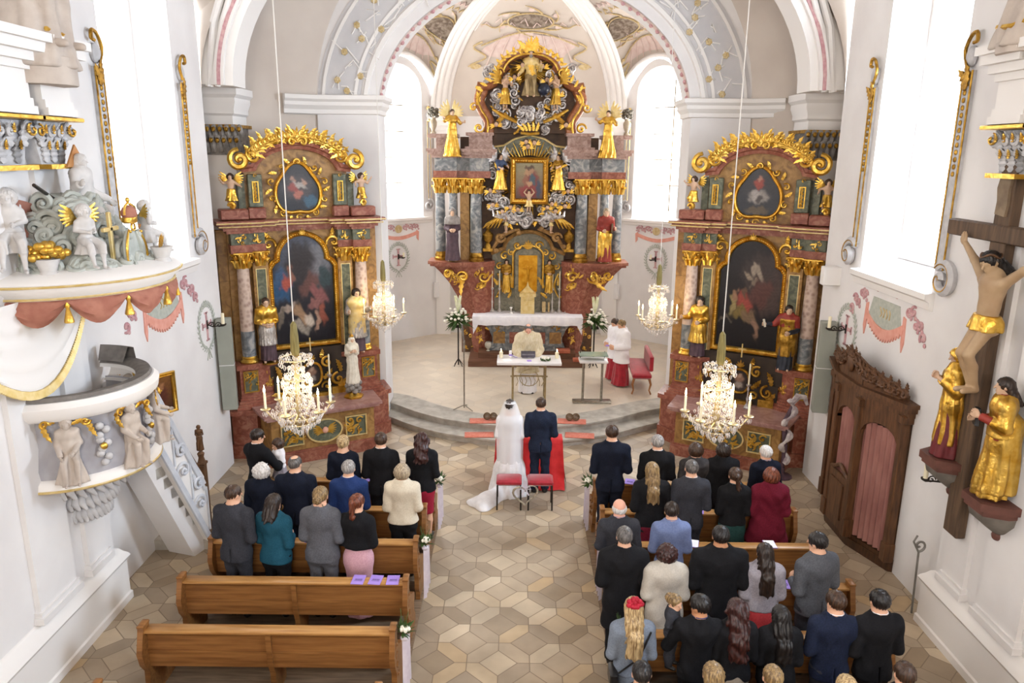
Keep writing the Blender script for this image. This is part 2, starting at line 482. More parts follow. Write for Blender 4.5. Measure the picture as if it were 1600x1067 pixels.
# --- floor (nave) and raised chancel floor with two curved steps
mb = MB(); mb.box(-7, 7, -5, 26, -0.2, 0.0); struct('floor', mb, floor_m)
low = [(-4.6, 16.45), (-3.4, 16.36), (-2.89, 16.2), (-2.3, 15.68), (-1.85, 15.35), (-1.4, 15.1), (-0.49, 14.80), (0.43, 14.72), (1.34, 14.88), (2.2, 15.26), (2.83, 15.68), (3.39, 16.0), (4.1, 16.25), (5.3, 16.4)]
def smooth_path(p, n=6):
 out = []
 P = [Vector((*q, 0)) for q in p]
 for i in range(len(P) - 1):
  a, b, c, d = P[max(i - 1, 0)], P[i], P[i + 1], P[min(i + 2, len(P) - 1)]
  for k in range(n):
   t = k/n
   out.append(0.5*((2*b) + (c - a)*t + (2*a - 5*b + 4*c - d)*t*t + (3*b - a - 3*c + d)*t ** 3))
 out.append(P[-1])
 return [(q.x, q.y) for q in out]
low_s = smooth_path(low)
up_s = [(x*0.985 + 0.005, y + 0.46) for x, y in low_s]
for nm, path, z0, z1, mt in (('step_lower', low_s, 0.0, 0.15, stone_step), ('step_upper', up_s, 0.15, 0.30, stone_step)):
 mb = MB()
 prof = [(-0.5, z0), (0.0, z0), (0.0, z1 - 0.05), (0.035, z1 - 0.04), (0.035, z1), (-0.62, z1)]
 mb.sweep(prof, path)
 t = struct('trim_1' if nm == 'step_lower' else 'trim_2', mb, stone_step)
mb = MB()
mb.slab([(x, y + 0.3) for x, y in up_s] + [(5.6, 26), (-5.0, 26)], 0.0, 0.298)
struct('floor_chancel', mb, floor_glare)
# --- nave side walls with one round-arched window each and an added rear one
ZT = 11.2
def barrel_y(y):
 for a, b in ((-5, 4.0), (4.0, 9.0), (9.0, 13.9)):
  if a <= y <= b:
   t = (y - (a + b)/2)/((b - a)/2)
   return 7.1 + 3.9*math.sqrt(max(0.0, 1 - t*t))
 return 7.1
def side_wall(name, x, sgn, win, y0, y1):
 wins = [win, (1.9, 4.0)]  # second opening is a rear window added to let light in
 ys = [y0 + (y1 - y0)*i/90 for i in range(91)]
 for a, b_ in wins:
  ys += [(a + b_)/2 + (b_ - a)/2*math.cos(PI*i/12) for i in range(13)]
 ys = sorted(set(round(y, 5) for y in ys))
 mb = MB()
 def edge(y, a, b_):
  c, r = (a + b_)/2, (b_ - a)/2
  return 9.6 - r + math.sqrt(max(0, r*r - (y - c) ** 2))
 for p, q in zip(ys[:-1], ys[1:]):
  t0, t1 = barrel_y(p) + .15, barrel_y(q) + .15
  m_ = (p + q)/2
  hole = [w_ for w_ in wins if w_[0] < m_ < w_[1]]
  spans = [(0, 0, t0, t1)]
  if hole:
   a, b_ = hole[0]
   spans = [(0, 0, 4.2, 4.2), (edge(p, a, b_), edge(q, a, b_), max(t0, 9.7), max(t1, 9.7))]
  for z0, z1, z2, z3 in spans:
   mb.add([(x, p, z0), (x, q, z1), (x, q, z3), (x, p, z2)], [(0, 1, 2, 3)])
 dx = -sgn*0.55
 for a, b in wins:
  h = win_outline(a, b, 4.2, 9.6, (b - a)/2)
  g = win_outline(a + 0.16, b - 0.16, 4.42, 9.4, (b - a)/2 - 0.16)
  mb.loft([[(x, p, q) for p, q in h], [(x + dx, p, q) for p, q in g]])
  # outer face of the wall round the pane
  o2 = win_outline(a - 0.3, b + 0.3, 3.9, 10.0, (b - a)/2)
  mb.loft([[(x + dx, p, q) for p, q in g], [(x + dx, p, q) for p, q in o2]])
 wall = struct(name, mb, plaster)
 return wall
wl = side_wall('wall_left', LW, 1, WIN_L, -5, 13.75)
wr = side_wall('wall_right', RW, -1, WIN_R, -5, 13.6)
def nave_window(name, x, sgn, win):
 dx = -sgn*0.53
 a, b = win
 a += 0.16; b -= 0.16
 mb = MB()
 out = win_outline(a, b, 4.42, 9.4, (b - a)/2)
 prof = [(0.0, -0.02), (-0.045, -0.02), (-0.045, 0.02), (0.0, 0.02)]
 M = Matrix(((0, 1, 0, x + dx), (1, 0, 0, 0), (0, 0, 1, 0), (0, 0, 0, 1)))
 mb.band([(0.0, -0.02), (0.05, -0.02), (0.05, 0.02), (0, 0.02)], out, M=M, closed=True)
 o = struct(name, mb, stucco)
 g = MB(); plane_with_holes(g, out, [], lambda p, q: (x + dx, p, q))
 gl = g.build('pane', glass, o, 0)
 return o
nave_window('window_1', LW, 1, WIN_L)
nave_window('window_2', RW, -1, WIN_R)
nave_window('window_3_added', LW, 1, (1.9, 4.0))  # unseen rear window, added as a source for the fill light
nave_window('window_4_added', RW, -1, (1.9, 4.0))  # its unseen counterpart on the right, added for light too
mb = MB()
hw = win_outline(-1.8, 1.8, 5.6, 9.6, 1.8)
plane_with_holes(mb, [(-6, -.2), (6.2, -.2), (6.2, 11.4), (-6, 11.4)], [hw[::-1]], lambda a, b: (a, -5.0, b))
mb.loft([[(p, -5.0, q) for p, q in hw], [(p, -5.4, q) for p, q in hw]]); struct('wall_back', mb, plaster)
mb = MB(); mb.box(-1.8, 1.8, -5.36, -5.32, 7.5, 7.56); mb.box(-.03, .03, -5.36, -5.32, 5.6, 9.6); w9 = struct('window_9_added', mb, stucco)  # window added behind the camera to give the gallery fill a source
mb = MB(); plane_with_holes(mb, hw, [], lambda a, b: (a, -5.34, b)); mb.build('pane', glass, w9, 0)
# --- nave vault: groined bays
def groin(x0, x1, y0, y1, nx=48, ny=48):
 cx, cy = (x0 + x1)/2, (y0 + y1)/2
 ax, ay = (x1 - x0)/2, (y1 - y0)/2
 rows = []
 for i in range(nx + 1):
  tx = -math.cos(PI*i/nx)
  row = []
  for j in range(ny + 1):
   ty = -math.cos(PI*j/ny)
   z = 7.1 + 3.9*max(math.sqrt(max(0, 1 - tx*tx)), math.sqrt(max(0, 1 - ty*ty)))
   row.append((cx + ax*tx, cy + ay*ty, z))
  rows.append(row)
 return rows
for k, (a, b) in enumerate(((-5, 4.0), (4.0, 9.0), (9.0, 13.95))):
 mb = MB(); mb.loft(groin(LW - 0.02, RW + 0.02, a, b), closed=False)
 struct('ceiling' if k == 2 else ('ceiling_middle' if k == 1 else 'ceiling_rear'), mb, plaster_warm, smooth=30)
# transverse arch before the crossing, with a painted strip
NC, NA = 0.08, 5.35
arch = arc(NC, 7.1, NA, 3.75, 0, PI, 48)
mb = MB()
mb.band([(0.0, 13.75), (0.16, 13.75), (0.16, 13.83), (0.30, 13.83), (0.30, 14.45), (-0.3, 14.45), (-0.3, 13.83), (0.0, 13.83)], [(x, z) for x, z in arch])
tr = struct('trim_3', mb, stucco)
mb = MB(); mb.band([(0.05, 13.735), (0.11, 13.735), (0.11, 13.75), (0.05, 13.75)], arch); mb.build('painted_strip', paint_rose, tr, kind='structure')
# groin ribs rising from the two imposts toward the nave
for sx, nm in ((1, 'trim_4'), (-1, 'trim_5')):
 mb = MB()
 x0 = LW if sx > 0 else RW
 cx = (LW + RW)/2
 for e, (dx, rr) in enumerate(((0.0, 0.07), (0.0, 0.05))):
  pts = []
  for i in range(25):
   t = i/24*0.9
   tx = 1 - t; y = 13.9 - 2.45*t
   z = 7.1 + 3.9*math.sqrt(max(0, 1 - tx*tx))
   pts.append((cx + (x0 - cx)*tx*0.985 + sx*e*0.16, y - e*0.02, z - 0.02))
  mb.tube(pts, rr, 8)
 struct(nm, mb, stucco)
# --- crossing: pier walls, diagonal corner walls, chancel arch
AC = 0.37     # axis of the chancel
def arch_z(x, c, a, b):
 t = (x - AC)/a
 return c + b*math.sqrt(max(0, 1 - t*t))
mb = MB()
inn = arc(AC, 6.8, 3.25, 2.6, PI, 0, 40)
outer = [(AC - 4.55, 0), (AC - 3.25, 0)] + inn + [(AC + 3.25, 0), (AC + 4.55, 0), (AC + 4.55, 11.3), (AC - 4.55, 11.3)]
plane_with_holes(mb, outer, [], lambda a, b: (a, 16.3, b))
edge = [(AC - 3.25, 0)] + inn + [(AC + 3.25, 0)]
mb.loft([[(x, 16.3, z) for x, z in edge], [(x, 17.1, z) for x, z in edge]], closed=False)
plane_with_holes(mb, outer, [], lambda a, b: (a, 17.1, b))
ca = struct('wall_chancel_arch', mb, plaster)
# grey painted band with raised white border and rosettes
mb = MB()
b_in = arc(AC, 6.78, 3.62, 2.95, R(176), R(4), 60)
b_out = arc(AC, 6.78, 4.5, 3.85, R(177), R(3), 60)
mb.loft([[(x, 16.285, z) for x, z in b_in], [(x, 16.285, z) for x, z in b_out]], closed=False)
mb.build('painted_band', paint_grey, ca, kind='structure')
mb = MB()
mb.band([(-0.05, 16.3), (-0.03, 16.25), (0.05, 16.25), (0.07, 16.3)], arc(AC, 6.8, 3.5, 2.85, PI, 0, 50))
mb.band([(-0.03, 16.3), (-0.03, 16.26), (0.03, 16.26), (0.03, 16.3)], arc(AC, 6.8, 3.72, 3.07, R(176), R(4), 50))
mb.band([(-0.03, 16.3), (-0.03, 16.26), (0.03, 16.26), (0.03, 16.3)], arc(AC, 6.8, 4.38, 3.74, R(177), R(3), 50))
rnd = random.Random(3)
ros = []
for sgn in (1, -1):
 for k in range(26):
  a = R(7 + 3.1*k) if sgn > 0 else PI - R(7 + 3.1*k)
  rr = 3.9 + 0.26*math.sin(k*2.1)
  p = (AC + rr*math.cos(a), 6.8 + (rr - 0.65)*math.sin(a))
  ros.append(p)
  q = [(p[0] + rnd.uniform(-.2, .2), 16.275, p[1] + rnd.uniform(-.2, .2))]
  a2 = a + R(3.1)*sgn
  q.append((AC + rr*math.cos((a + a2)/2), 16.27, 6.8 + (rr - 0.65)*math.sin((a + a2)/2)))
  q.append((p[0] + rnd.uniform(-.34, .34), 16.275, p[1] + rnd.uniform(-.3, .3)))
  mb.tube(q, 0.016, 5)
  mb.tube([(p[0], 16.27, p[1]), (p[0] + rnd.uniform(-.25, .25), 16.27, p[1] + rnd.uniform(-.25, .25))], 0.014, 5)
mb.build('stucco_tracery', stucco, ca, kind='structure')
mb = MB()
for k, p in enumerate(ros):
 if k % 2 == 0 or k % 3 == 0:
  for j in range(6):
   a = j*PI/3 + k
   mb.ell((p[0] + 0.04*math.cos(a), 16.26, p[1] + 0.04*math.sin(a)), 0.032, 0.02, 0.032, 6, 4)
  mb.ell((p[0], 16.25, p[1]), 0.03, 0.02, 0.03, 6, 4)
mb.build('rosettes', paint_ochre, ca, kind='structure')
# pinkish strip on the inner edge of the arch
mb = MB()
mb.loft([[(x, 16.36, z) for x, z in arc(AC, 6.8, 3.243, 2.593, R(178), R(2), 50)], [(x, 16.62, z) for x, z in arc(AC, 6.8, 3.243, 2.593, R(178), R(2), 50)]], closed=False)
mb.build('painted_strip', paint_pink, ca, kind='structure')
mb = MB()
for k in range(50):
 a = R(4 + 172*k/49)
 mb.ell((AC + 3.235*math.cos(a), 16.49 + 0.05*math.sin(k*1.9), 6.8 + 2.585*math.sin(a)), 0.05, 0.08, 0.05, 6, 4)
mb.build('painted_scrolls', paint_rose, ca, kind='structure')
# impost mouldings of the chancel piers
IMP = [(0.0, 6.72), (0.05, 6.74), (0.05, 6.82), (0.12, 6.9), (0.12, 6.97), (0.18, 7.02), (0.18, 7.1), (0.0, 7.12)]
mb = MB()
mb.sweep(IMP, [(AC - 5.1, 15.9), (AC - 4.5, 16.25), (AC - 3.25, 16.25), (AC - 3.25, 17.1)])
struct('trim_6', mb, stucco)
mb = MB()
mb.sweep(IMP, [(AC + 3.25, 17.1), (AC + 3.25, 16.25), (AC + 4.5, 16.25), (AC + 5.1, 15.9)])
struct('trim_7', mb, stucco)
# pier facing (slightly proud white strip)
for sgn, nm in ((-1, 'trim_8'), (1, 'trim_9')):
 mb = MB()
 xs = sorted((AC + sgn*3.25, AC + sgn*4.5))
 mb.box(xs[0], xs[1], 16.24, 16.3, 0, 6.75)
 struct(nm, mb, plaster)
# recessed corners behind the side altars: short wall, diagonal wall and the vault web above them
for sgn, nm, xw, yw in ((-1, 'wall_corner_left', LW, 13.75), (1, 'wall_corner_right', RW, 13.6)):
 x1 = AC + sgn*4.5
 xo = xw + sgn * .5
 base = [(xw, yw), (xo, yw + .12), (xo, 14.9)]
 for i in range(9):
  s_ = i/8
  base.append((xo + (x1 - xo)*(s_ ** 1.2), 15.0 + 1.3*s_))
 mb = MB()
 mb.loft([[(p[0], p[1], 0) for p in base], [(p[0], p[1], 7.0) for p in base]], closed=False)
 rows = []
 for k in range(25):
  th = PI/2*k/24
  row = []
  for p in base:
   s_ = min(1, max(0, (p[1] - 14.0)/2.3))
   a = abs(p[0] - AC)
   row.append((AC + sgn*a*math.cos(th), p[1], 7.0 + (3.75 + .35*s_)*math.sin(th)))
  rows.append(row)
 mb.loft(rows, closed=False)
 struct(nm, mb, plaster_warm, smooth=60)
# corner pilasters with gilded capital and impost, behind the side altars
for sgn, nm, xw in ((-1, 'trim_10', LW), (1, 'trim_11', RW)):
 mb = MB()
 xo = xw + sgn * .5; xi = xw - sgn * .14
 P = [(0.0, 6.62), (0.05, 6.66), (0.05, 6.74), (0.1, 6.86), (0.1, 6.94), (0.16, 7.0), (0.16, 7.12), (0.0, 7.14)]
 path = [(xo, 14.75), (xi, 14.75), (xi, 15.5)]
 if sgn > 0: path = path[::-1]
 mb.sweep(P, path)
 a, b_ = sorted((xo, xi))
 mb.box(a, b_, 14.75, 15.5, 0.0, 5.95)
 mb.box(a, b_, 14.75, 15.5, 6.42, 7.1)
 o = struct(nm, mb, stucco)
 c = MB(); g = MB()
 M = Matrix(((1, 0, 0, xw + sgn * .06), (0, 1, 0, 14.75), (0, 0, 1, 0), (0, 0, 0, 1)))
 for r_ in range(2):
  for i in range(6):
   x_ = -.30 + .12*i + .06*r_
   c.tube([tuple(M @ Vector(q)) for q in ((x_, -.02, 5.95 + .2*r_), (x_, -.06, 6.1 + .2*r_), (x_, -.14, 6.22 + .2*r_), (x_, -.16, 6.15 + .2*r_))], [.05, .06, .05, .02], 6)
   g.ell(tuple(M @ Vector((x_, -.17, 6.17 + .2*r_))), .04, .035, .05, 6, 5)
 a, b_ = sorted((xw + sgn * .5, xw - sgn * .16)); c.box(a, b_, 14.72, 15.5, 5.9, 6.42)
 g.box(a - .06, b_ + .06, 14.64, 15.55, 6.40, 6.46)
 c.build('capital_leaves', mat('grey_capital', '#6f6b68', '#9a958f', scale=9, rough=.7), o, kind='structure'); g.build('gilt_capital_trim', gold_dark, o, kind='structure')
# --- apse: straight chancel walls, two slanted window walls, back wall
AX = AC
PTS = [(AC - 3.6, 17.1), (AC - 4.75, 18.2), (AC - 4.75, 21.93), (-2.27, 23.75), (3.03, 23.76), (AC + 4.75, 21.95), (AC + 4.75, 18.2), (AC + 3.6, 17.1)]
SZ = 7.05
def wall_strip(name, A, B, z0, z1, hole=None, m=plaster):
 A = Vector(A); B = Vector(B); d = (B - A).normalized(); ln = (B - A).length
 nrm = Vector((-d.y, d.x))
 to3 = lambda a, b: (A.x + d.x*a, A.y + d.y*a, b)
 mb = MB()
 holes = []
 if hole:
  a0, a1, h0, h1, rise, ins = hole
  holes = [win_outline(a0, a1, h0, h1, rise)[::-1]]
 if hole:
  top = [(ln - ln*i/16, max(z1, z1 + 1.6*math.sin(PI*i/16))) for i in range(17)]
  plane_with_holes(mb, [(0, z0), (ln, z0)] + top, holes, to3)
 else:
  plane_with_holes(mb, [(0, z0), (ln, z0), (ln, z1), (0, z1)], holes, to3)
 if hole:
  h = win_outline(a0, a1, h0, h1, rise)
  il, ir, iz = ins
  g = win_outline(a0 + il, a1 - ir, h0 + iz, h1 - 0.35, rise*0.6)
  dep = 0.7
  o3 = lambda a, b: (A.x + d.x*a + nrm.x*dep, A.y + d.y*a + nrm.y*dep, b)
  mb.loft([[to3(*p) for p in h], [o3(*p) for p in g]])
  bb = [(a0 - 0.3, h0 - 0.3), (a1 + 0.3, h0 - 0.3)] + [(a1 + 0.3, h1 + 0.3)]*12 + [(a0 - 0.3, h1 + 0.3)]
  ww = struct(name, mb, m)
  # window with muntins
  f = MB(); q = MB()
  plane_with_holes(q, g, [], o3)
  c = (a0 + il + a1 - ir)/2
  gw0, gw1, gz0, gz1 = a0 + il, a1 - ir, h0 + iz, h1 - 0.35
  f.tube([o3(c, gz0), o3(c, gz1)], 0.018, 6)
  for k in range(1, 5):
   zz = gz0 + (gz1 - gz0)*k/5
   f.tube([o3(gw0, zz), o3(gw1, zz)], 0.016, 6)
  return ww, f, q, to3, nrm
 return struct(name, mb, m), None, None, to3, nrm
struct_c = wall_strip('wall_chancel_left_splay', PTS[0], PTS[1], 0.0, SZ)
_, fA, qA, _t, _n = wall_strip('wall_chancel_left', PTS[1], PTS[2], 0.0, SZ, hole=(1.05, 2.70, 4.05, 8.3, 0.8, (.15, .15, .25)))
lenL = (Vector(PTS[3]) - Vector(PTS[2])).length
wl_a, fL, qL, toL, nL = wall_strip('wall_apse_left', PTS[2], PTS[3], 0.0, SZ, hole=(0.42, lenL - 0.72, 4.05, 8.45, 0.75, (0.12, 0.22, 0.25)))
wb_a = wall_strip('wall_apse_back', PTS[3], PTS[4], 0.0, SZ)
lenR = (Vector(PTS[5]) - Vector(PTS[4])).length
wr_a, fR, qR, toR, nR = wall_strip('wall_apse_right', PTS[4], PTS[5], 0.0, SZ, hole=(0.72, lenR - 0.42, 4.05, 8.45, 0.75, (0.22, 0.12, 0.25)))
_, fB, qB, _t, _n = wall_strip('wall_chancel_right', PTS[5], PTS[6], 0.0, SZ, hole=(1.05, 2.70, 4.05, 8.3, 0.8, (.15, .15, .25)))
wall_strip('wall_chancel_right_splay', PTS[6], PTS[7], 0.0, SZ)
bar = mat('leaded_bar', '#6b5a3c', '#7d6a48', scale=9, rough=0.6)
w5 = struct('window_5', fL, bar); qL.build('pane', glass, w5, 0)
w6 = struct('window_6', fR, bar); qR.build('pane', glass, w6, 0)
w7 = struct('window_7_added', fA, bar); qA.build('pane', glass, w7, 0)  # hidden chancel window, added so the fill light has an opening
w8 = struct('window_8_added', fB, bar); qB.build('pane', glass, w8, 0)  # right-hand chancel window, likewise added for the fill light
# apse vault
APX = Vector((AC, 20.0, 10.35))
vault_rows = {}
def vault(A, B, lun, z0=SZ, n=20, m=22):
 rows = []
 for j in range(m + 1):
  t = j/m*PI/2
  row = []
  for i in range(n + 1):
   s_ = i/n
   p = Vector(A).lerp(Vector(B), s_)
   f = 1 - math.cos(t)
   zl = z0 + lun*math.sqrt(max(0, 1 - (2*s_ - 1) ** 2))*math.cos(t)
   q = p.lerp(Vector((APX.x, APX.y)), f)
   row.append((q.x, q.y, zl + (APX.z - z0)*math.sin(t) - (zl - z0)*math.sin(t)))
  rows.append(row)
 return rows
segs = [(1, 2, 1.7), (2, 3, 1.7), (3, 4, 0.0), (4, 5, 1.7), (5, 6, 1.7)]
VR = []
mb = MB()
for a, b, l in segs:
 r_ = vault(PTS[a], PTS[b], l)
 VR.append((PTS[a], PTS[b], l))
 mb.loft(r_, closed=False)
mb.loft([[(x, 17.1, z) for x, z in arc(AC, 6.9, 4.75, 3.45, 0, PI, 30)], [(AC + (x - AC), 18.2, z) for x, z in arc(AC, 6.9, 4.75, 3.45, 0, PI, 30)], [(AC + (x - AC)*0.98, 20.0, z) for x, z in arc(AC, 6.9, 4.75, 3.45, 0, PI, 30)]], closed=False)
cv = struct('ceiling_apse', mb, plaster_warm, smooth=60)
def vpt(seg, s_, t, lift=0.0):
 A, B, lun = VR[seg]
 p = Vector(A).lerp(Vector(B), s_)
 th = t*PI/2
 f = 1 - math.cos(th)
 zl = SZ + lun*math.sqrt(max(0, 1 - (2*s_ - 1) ** 2))*math.cos(th)
 q = p.lerp(Vector((APX.x, APX.y)), f)
 P = Vector((q.x, q.y, zl + (APX.z - SZ)*math.sin(th) - (zl - SZ)*math.sin(th)))
 c = Vector((APX.x, APX.y, 7.0))
 return P + (c - P).normalized()*lift
def vtube(mb, seg, pts, r, lift=0.03, n=6, flat=1.0):
 mb.tube([vpt(seg, a, b, lift) for a, b in pts], r, n, flat=flat)
def vpatch(mb, seg, cs, ct, rs, rt, lift, n=24, fn=None):
 rings = []
 for k, sc_ in enumerate((1.0, 0.66, 0.33, 0.02)):
  rings.append([tuple(vpt(seg, cs + rs*sc_*math.cos(2*PI*j/n)*(fn(2*PI*j/n) if fn else 1), ct + rt*sc_*math.sin(2*PI*j/n)*(fn(2*PI*j/n) if fn else 1), lift)) for j in range(n)])
 mb.loft(rings)
# ribs
mb = MB()
for (px, py) in (PTS[2], PTS[3], PTS[4], PTS[5]):
 for off, rr in ((-0.33, 0.07), (-0.17, 0.11), (0.0, 0.13), (0.17, 0.11), (0.33, 0.07)):
  dv = (Vector((APX.x, APX.y)) - Vector((px, py))).normalized()
  nv = Vector((-dv.y, dv.x))*off
  pts = []
  for i in range(25):
   th = PI/2*i/24
   f = 1 - math.cos(th)
   q = Vector((px, py)).lerp(Vector((APX.x, APX.y)), f) + nv*(1 - 0.3*f) + dv*0.05
   pts.append((q.x, q.y, SZ + (APX.z - SZ)*math.sin(th) - 0.03))
  mb.tube(pts, rr, 10)
mb.build('vault_ribs', stucco, cv, kind='structure')
# wall responds below the two middle ribs
mb = MB()
for px, py, sg in ((PTS[3][0], PTS[3][1], 1), (PTS[4][0], PTS[4][1], -1)):
 mb.box(px - 0.22, px + 0.22, py - 0.25, py + 0.3, 0.3, 6.75)
 for z0, z1, e in ((6.62, 6.75, 0.05), (6.75, 6.9, 0.1), (6.9, 7.08, 0.17)):
  mb.box(px - 0.22 - e, px + 0.22 + e, py - 0.25 - e, py + 0.3, z0, z1)
struct('trim_12', mb, stucco)
# painted ornaments of the vault
for seg, t0 in ((1, 0.42), (3, 0.42), (2, 0.5)):
 g = MB(); pk = MB(); ov = MB()
 c = 0.5
 co = c if seg == 2 else c + (.27 if seg == 1 else -.24)
 to_ = .55 if seg == 2 else .39
 ro, rt_ = (.17, .045) if seg == 2 else (.19, .075)
 vpatch(ov, seg, co, to_, ro, rt_, 0.03)
 vtube(g, seg, [(co + ro*1.1*math.cos(a), to_ + rt_*1.15*math.sin(a)) for a in [2*PI*k/24 for k in range(25)]], 0.022)
 for q in range(6):
  a0 = q*1.047
  vtube(g, seg, [(co + (ro*1.2 + .012*k)*math.cos(a0 + .09*k), to_ + (rt_*1.3 + .006*k)*math.sin(a0 + .09*k)) for k in range(9)], [.03 - .0025*k for k in range(9)])
  vpatch(pk, seg, co + ro*1.5*math.cos(a0 + .5), to_ + rt_*1.7*math.sin(a0 + .5), .03, .014, .03, 8)
 cc_, ct_, cr_, ch_ = (c, .39, .30, .085) if seg == 2 else (c + (.06 if seg == 1 else -.06), .15, .30, .085)
 vpatch(pk, seg, cc_, ct_, cr_, ch_, .02, fn=lambda a: 1 + .12*math.sin(4*a))
 for q in range(8): vtube(pk, seg, [(cc_ - cr_ * .9 + cr_ * .257*q, ct_ - ch_*1.3), (cc_ - cr_ * .8 + cr_ * .23*q, ct_), (cc_ - cr_ * .66 + cr_ * .19*q, ct_ + ch_ * .9)], .014, .03)
 vtube(g, seg, [(cc_ - cr_*1.1 + cr_*2.2*k/30, ct_ + ch_*(.1 + 1.0*math.sin(PI*k/30))) for k in range(31)], .022, .035)
 for s2 in (1, -1):
  vtube(g, seg, [(cc_ + s2*(cr_*1.1 + .05*math.sin(k * .7)), ct_ + .03 - .013*k) for k in range(12)], [.03 - .001*k for k in range(12)], .035)
  vpatch(g, seg, cc_ + s2*cr_*1.12, ct_ - .11, .035, .016, .05, 10)
  vtube(g, seg, [(cc_ + s2*(cr_ * .5 + .03*k), ct_ + ch_*1.5 + .012*math.sin(k*1.1)) for k in range(9)], [.028 - .002*k for k in range(9)], .035)
 for q in range(8):
  s0 = .12 + .1*q
  vtube(pk, seg, [(s0, to_ + .2), (s0 + .03, to_ + .23), (s0 + .07, to_ + .21)], .026)
  vtube(g, seg, [(s0, to_ + .15 + .015*math.cos(q*2)), (s0 + .03, to_ + .18), (s0 + .06, to_ + .16)], .018)
  vtube(pk, seg, [(s0, ct_ + .12 + .03*(q % 2)), (s0 + .03, ct_ + .15 + .03*(q % 2)), (s0 + .06, ct_ + .13)], .016)
 ov.build('oval_fresco', paint_brown, cv, kind='structure')
 g.build('painted_scrolls', paint_ochre, cv, kind='structure')
 pk.build('painted_cartouche', paint_pink, cv, kind='structure')
# moulded arches round the apse windows
mb = MB()
for seg in (1, 3):
 mb.tube([vpt(seg, 0.03 + 0.94*i/40, 0.0, 0.03) for i in range(41)], 0.06, 8)
mb.build('lunette_mouldings', stucco, cv, kind='structure')
# sills of the apse windows
for to, ln, nm in ((toL, lenL, 'trim_13'), (toR, lenR, 'trim_14')):
 a, b = (0.3, ln - 0.45) if nm == 'trim_13' else (0.45, ln - 0.3)
 mb = MB()
 P0 = to(a, 0); P1 = to(b, 0)
 mb.sweep([(-0.02, 3.86), (0.04, 3.88), (0.06, 3.95), (0.1, 3.98), (0.1, 4.05), (-0.02, 4.06)], [P0[:2], P1[:2]])
 struct(nm, mb, stucco)
# ------------------------------------------------------------------ figures: smooth fields turned into one surface
def smin(a, b, k):
 h = np.maximum(k - np.abs(a - b), 0.0)/k
 return np.minimum(a, b) - h*h*k*0.25
def smax(a, b, k):
 return -smin(-a, -b, k)
def cone(P, a, b, r1, r2, sy=1.0):
 """capsule from a to b with two radii; sy > 1 flattens it front to back"""
 a = np.array(a, np.float32); b = np.array(b, np.float32)
 s = np.array([1, sy, 1], np.float32)
 p = (P - a)*s; d = (b - a)*s
 t = np.clip((p @ d)/max(float(d @ d), 1e-9), 0, 1)
 return np.linalg.norm(p - t[:, None]*d, axis=1) - (r1 + (r2 - r1)*t)
def ell(P, c, r):
 c = np.array(c, np.float32); r = np.array(r, np.float32)
 q = P - c
 k0 = np.linalg.norm(q/r, axis=1); k1 = np.linalg.norm(q/(r*r), axis=1) + 1e-6
 return k0*(k0 - 1)/k1
def nets(f, lo, hi, h):
 """surface nets of field f inside a box; returns (verts, quads)"""
 lo = np.array(lo, float) - 2*h; hi = np.array(hi, float) + 2*h
 n = np.maximum(np.ceil((hi - lo)/h).astype(int) + 1, 3)
 ax = [lo[i] + h*np.arange(n[i]) for i in range(3)]
 G = np.stack(np.meshgrid(*ax, indexing='ij'), -1).astype(np.float32)
 V = f(G.reshape(-1, 3)).reshape(n).astype(np.float32)
 V[0] = V[-1] = 1; V[:, 0] = V[:, -1] = 1; V[:, :, 0] = V[:, :, -1] = 1
 S = V < 0
 c = [(i, j, k) for i in (0, 1) for j in (0, 1) for k in (0, 1)]
 m = n - 1
 cnt = np.zeros(m, np.int8)
 for i, j, k in c: cnt += S[i:i + m[0], j:j + m[1], k:k + m[2]]
 act = (cnt > 0) & (cnt < 8)
 idx = np.argwhere(act)
 if len(idx) == 0: return [], []
 ids = -np.ones(m, np.int64); ids[act] = np.arange(len(idx))
 acc = np.zeros((len(idx), 3)); w = np.zeros(len(idx))
 vals = [V[idx[:, 0] + i, idx[:, 1] + j, idx[:, 2] + k] for i, j, k in c]
 for x in range(8):
  for y in range(x + 1, 8):
   d = [abs(c[x][q] - c[y][q]) for q in range(3)]
   if sum(d) != 1: continue
   a, b = vals[x], vals[y]
   s = (a < 0) != (b < 0)
   t = np.where(s, a/np.where(a == b, 1, a - b), 0)
   p = np.array(c[x]) + t[:, None]*(np.array(c[y]) - np.array(c[x]))
   acc += np.where(s[:, None], p, 0); w += s
 verts = lo + h*(idx + acc/np.maximum(w, 1)[:, None])
 quads = []
 for axis in range(3):
  o = [q for q in range(3) if q != axis]
  sl0 = [slice(1, m[q]) for q in range(3)]; sl1 = list(sl0)
  sl0[axis] = slice(0, m[axis]); sl1[axis] = slice(1, m[axis] + 1)
  a = S[tuple(sl0)]; b = S[tuple(sl1)]
  e = np.argwhere(a != b)
  if len(e) == 0: continue
  flip = a[e[:, 0], e[:, 1], e[:, 2]]
  base = e.copy()
  for q in o: base[:, q] += 1
  qs = []
  for du, dv in ((0, 0), (1, 0), (1, 1), (0, 1)):
   p = base.copy(); p[:, o[0]] -= du; p[:, o[1]] -= dv
   qs.append(ids[p[:, 0], p[:, 1], p[:, 2]])
  Q = np.stack(qs, 1)
  if axis == 1: flip = ~flip
  Q = np.where(flip[:, None], Q, Q[:, ::-1])
  quads.append(Q)
 return verts, np.concatenate(quads)
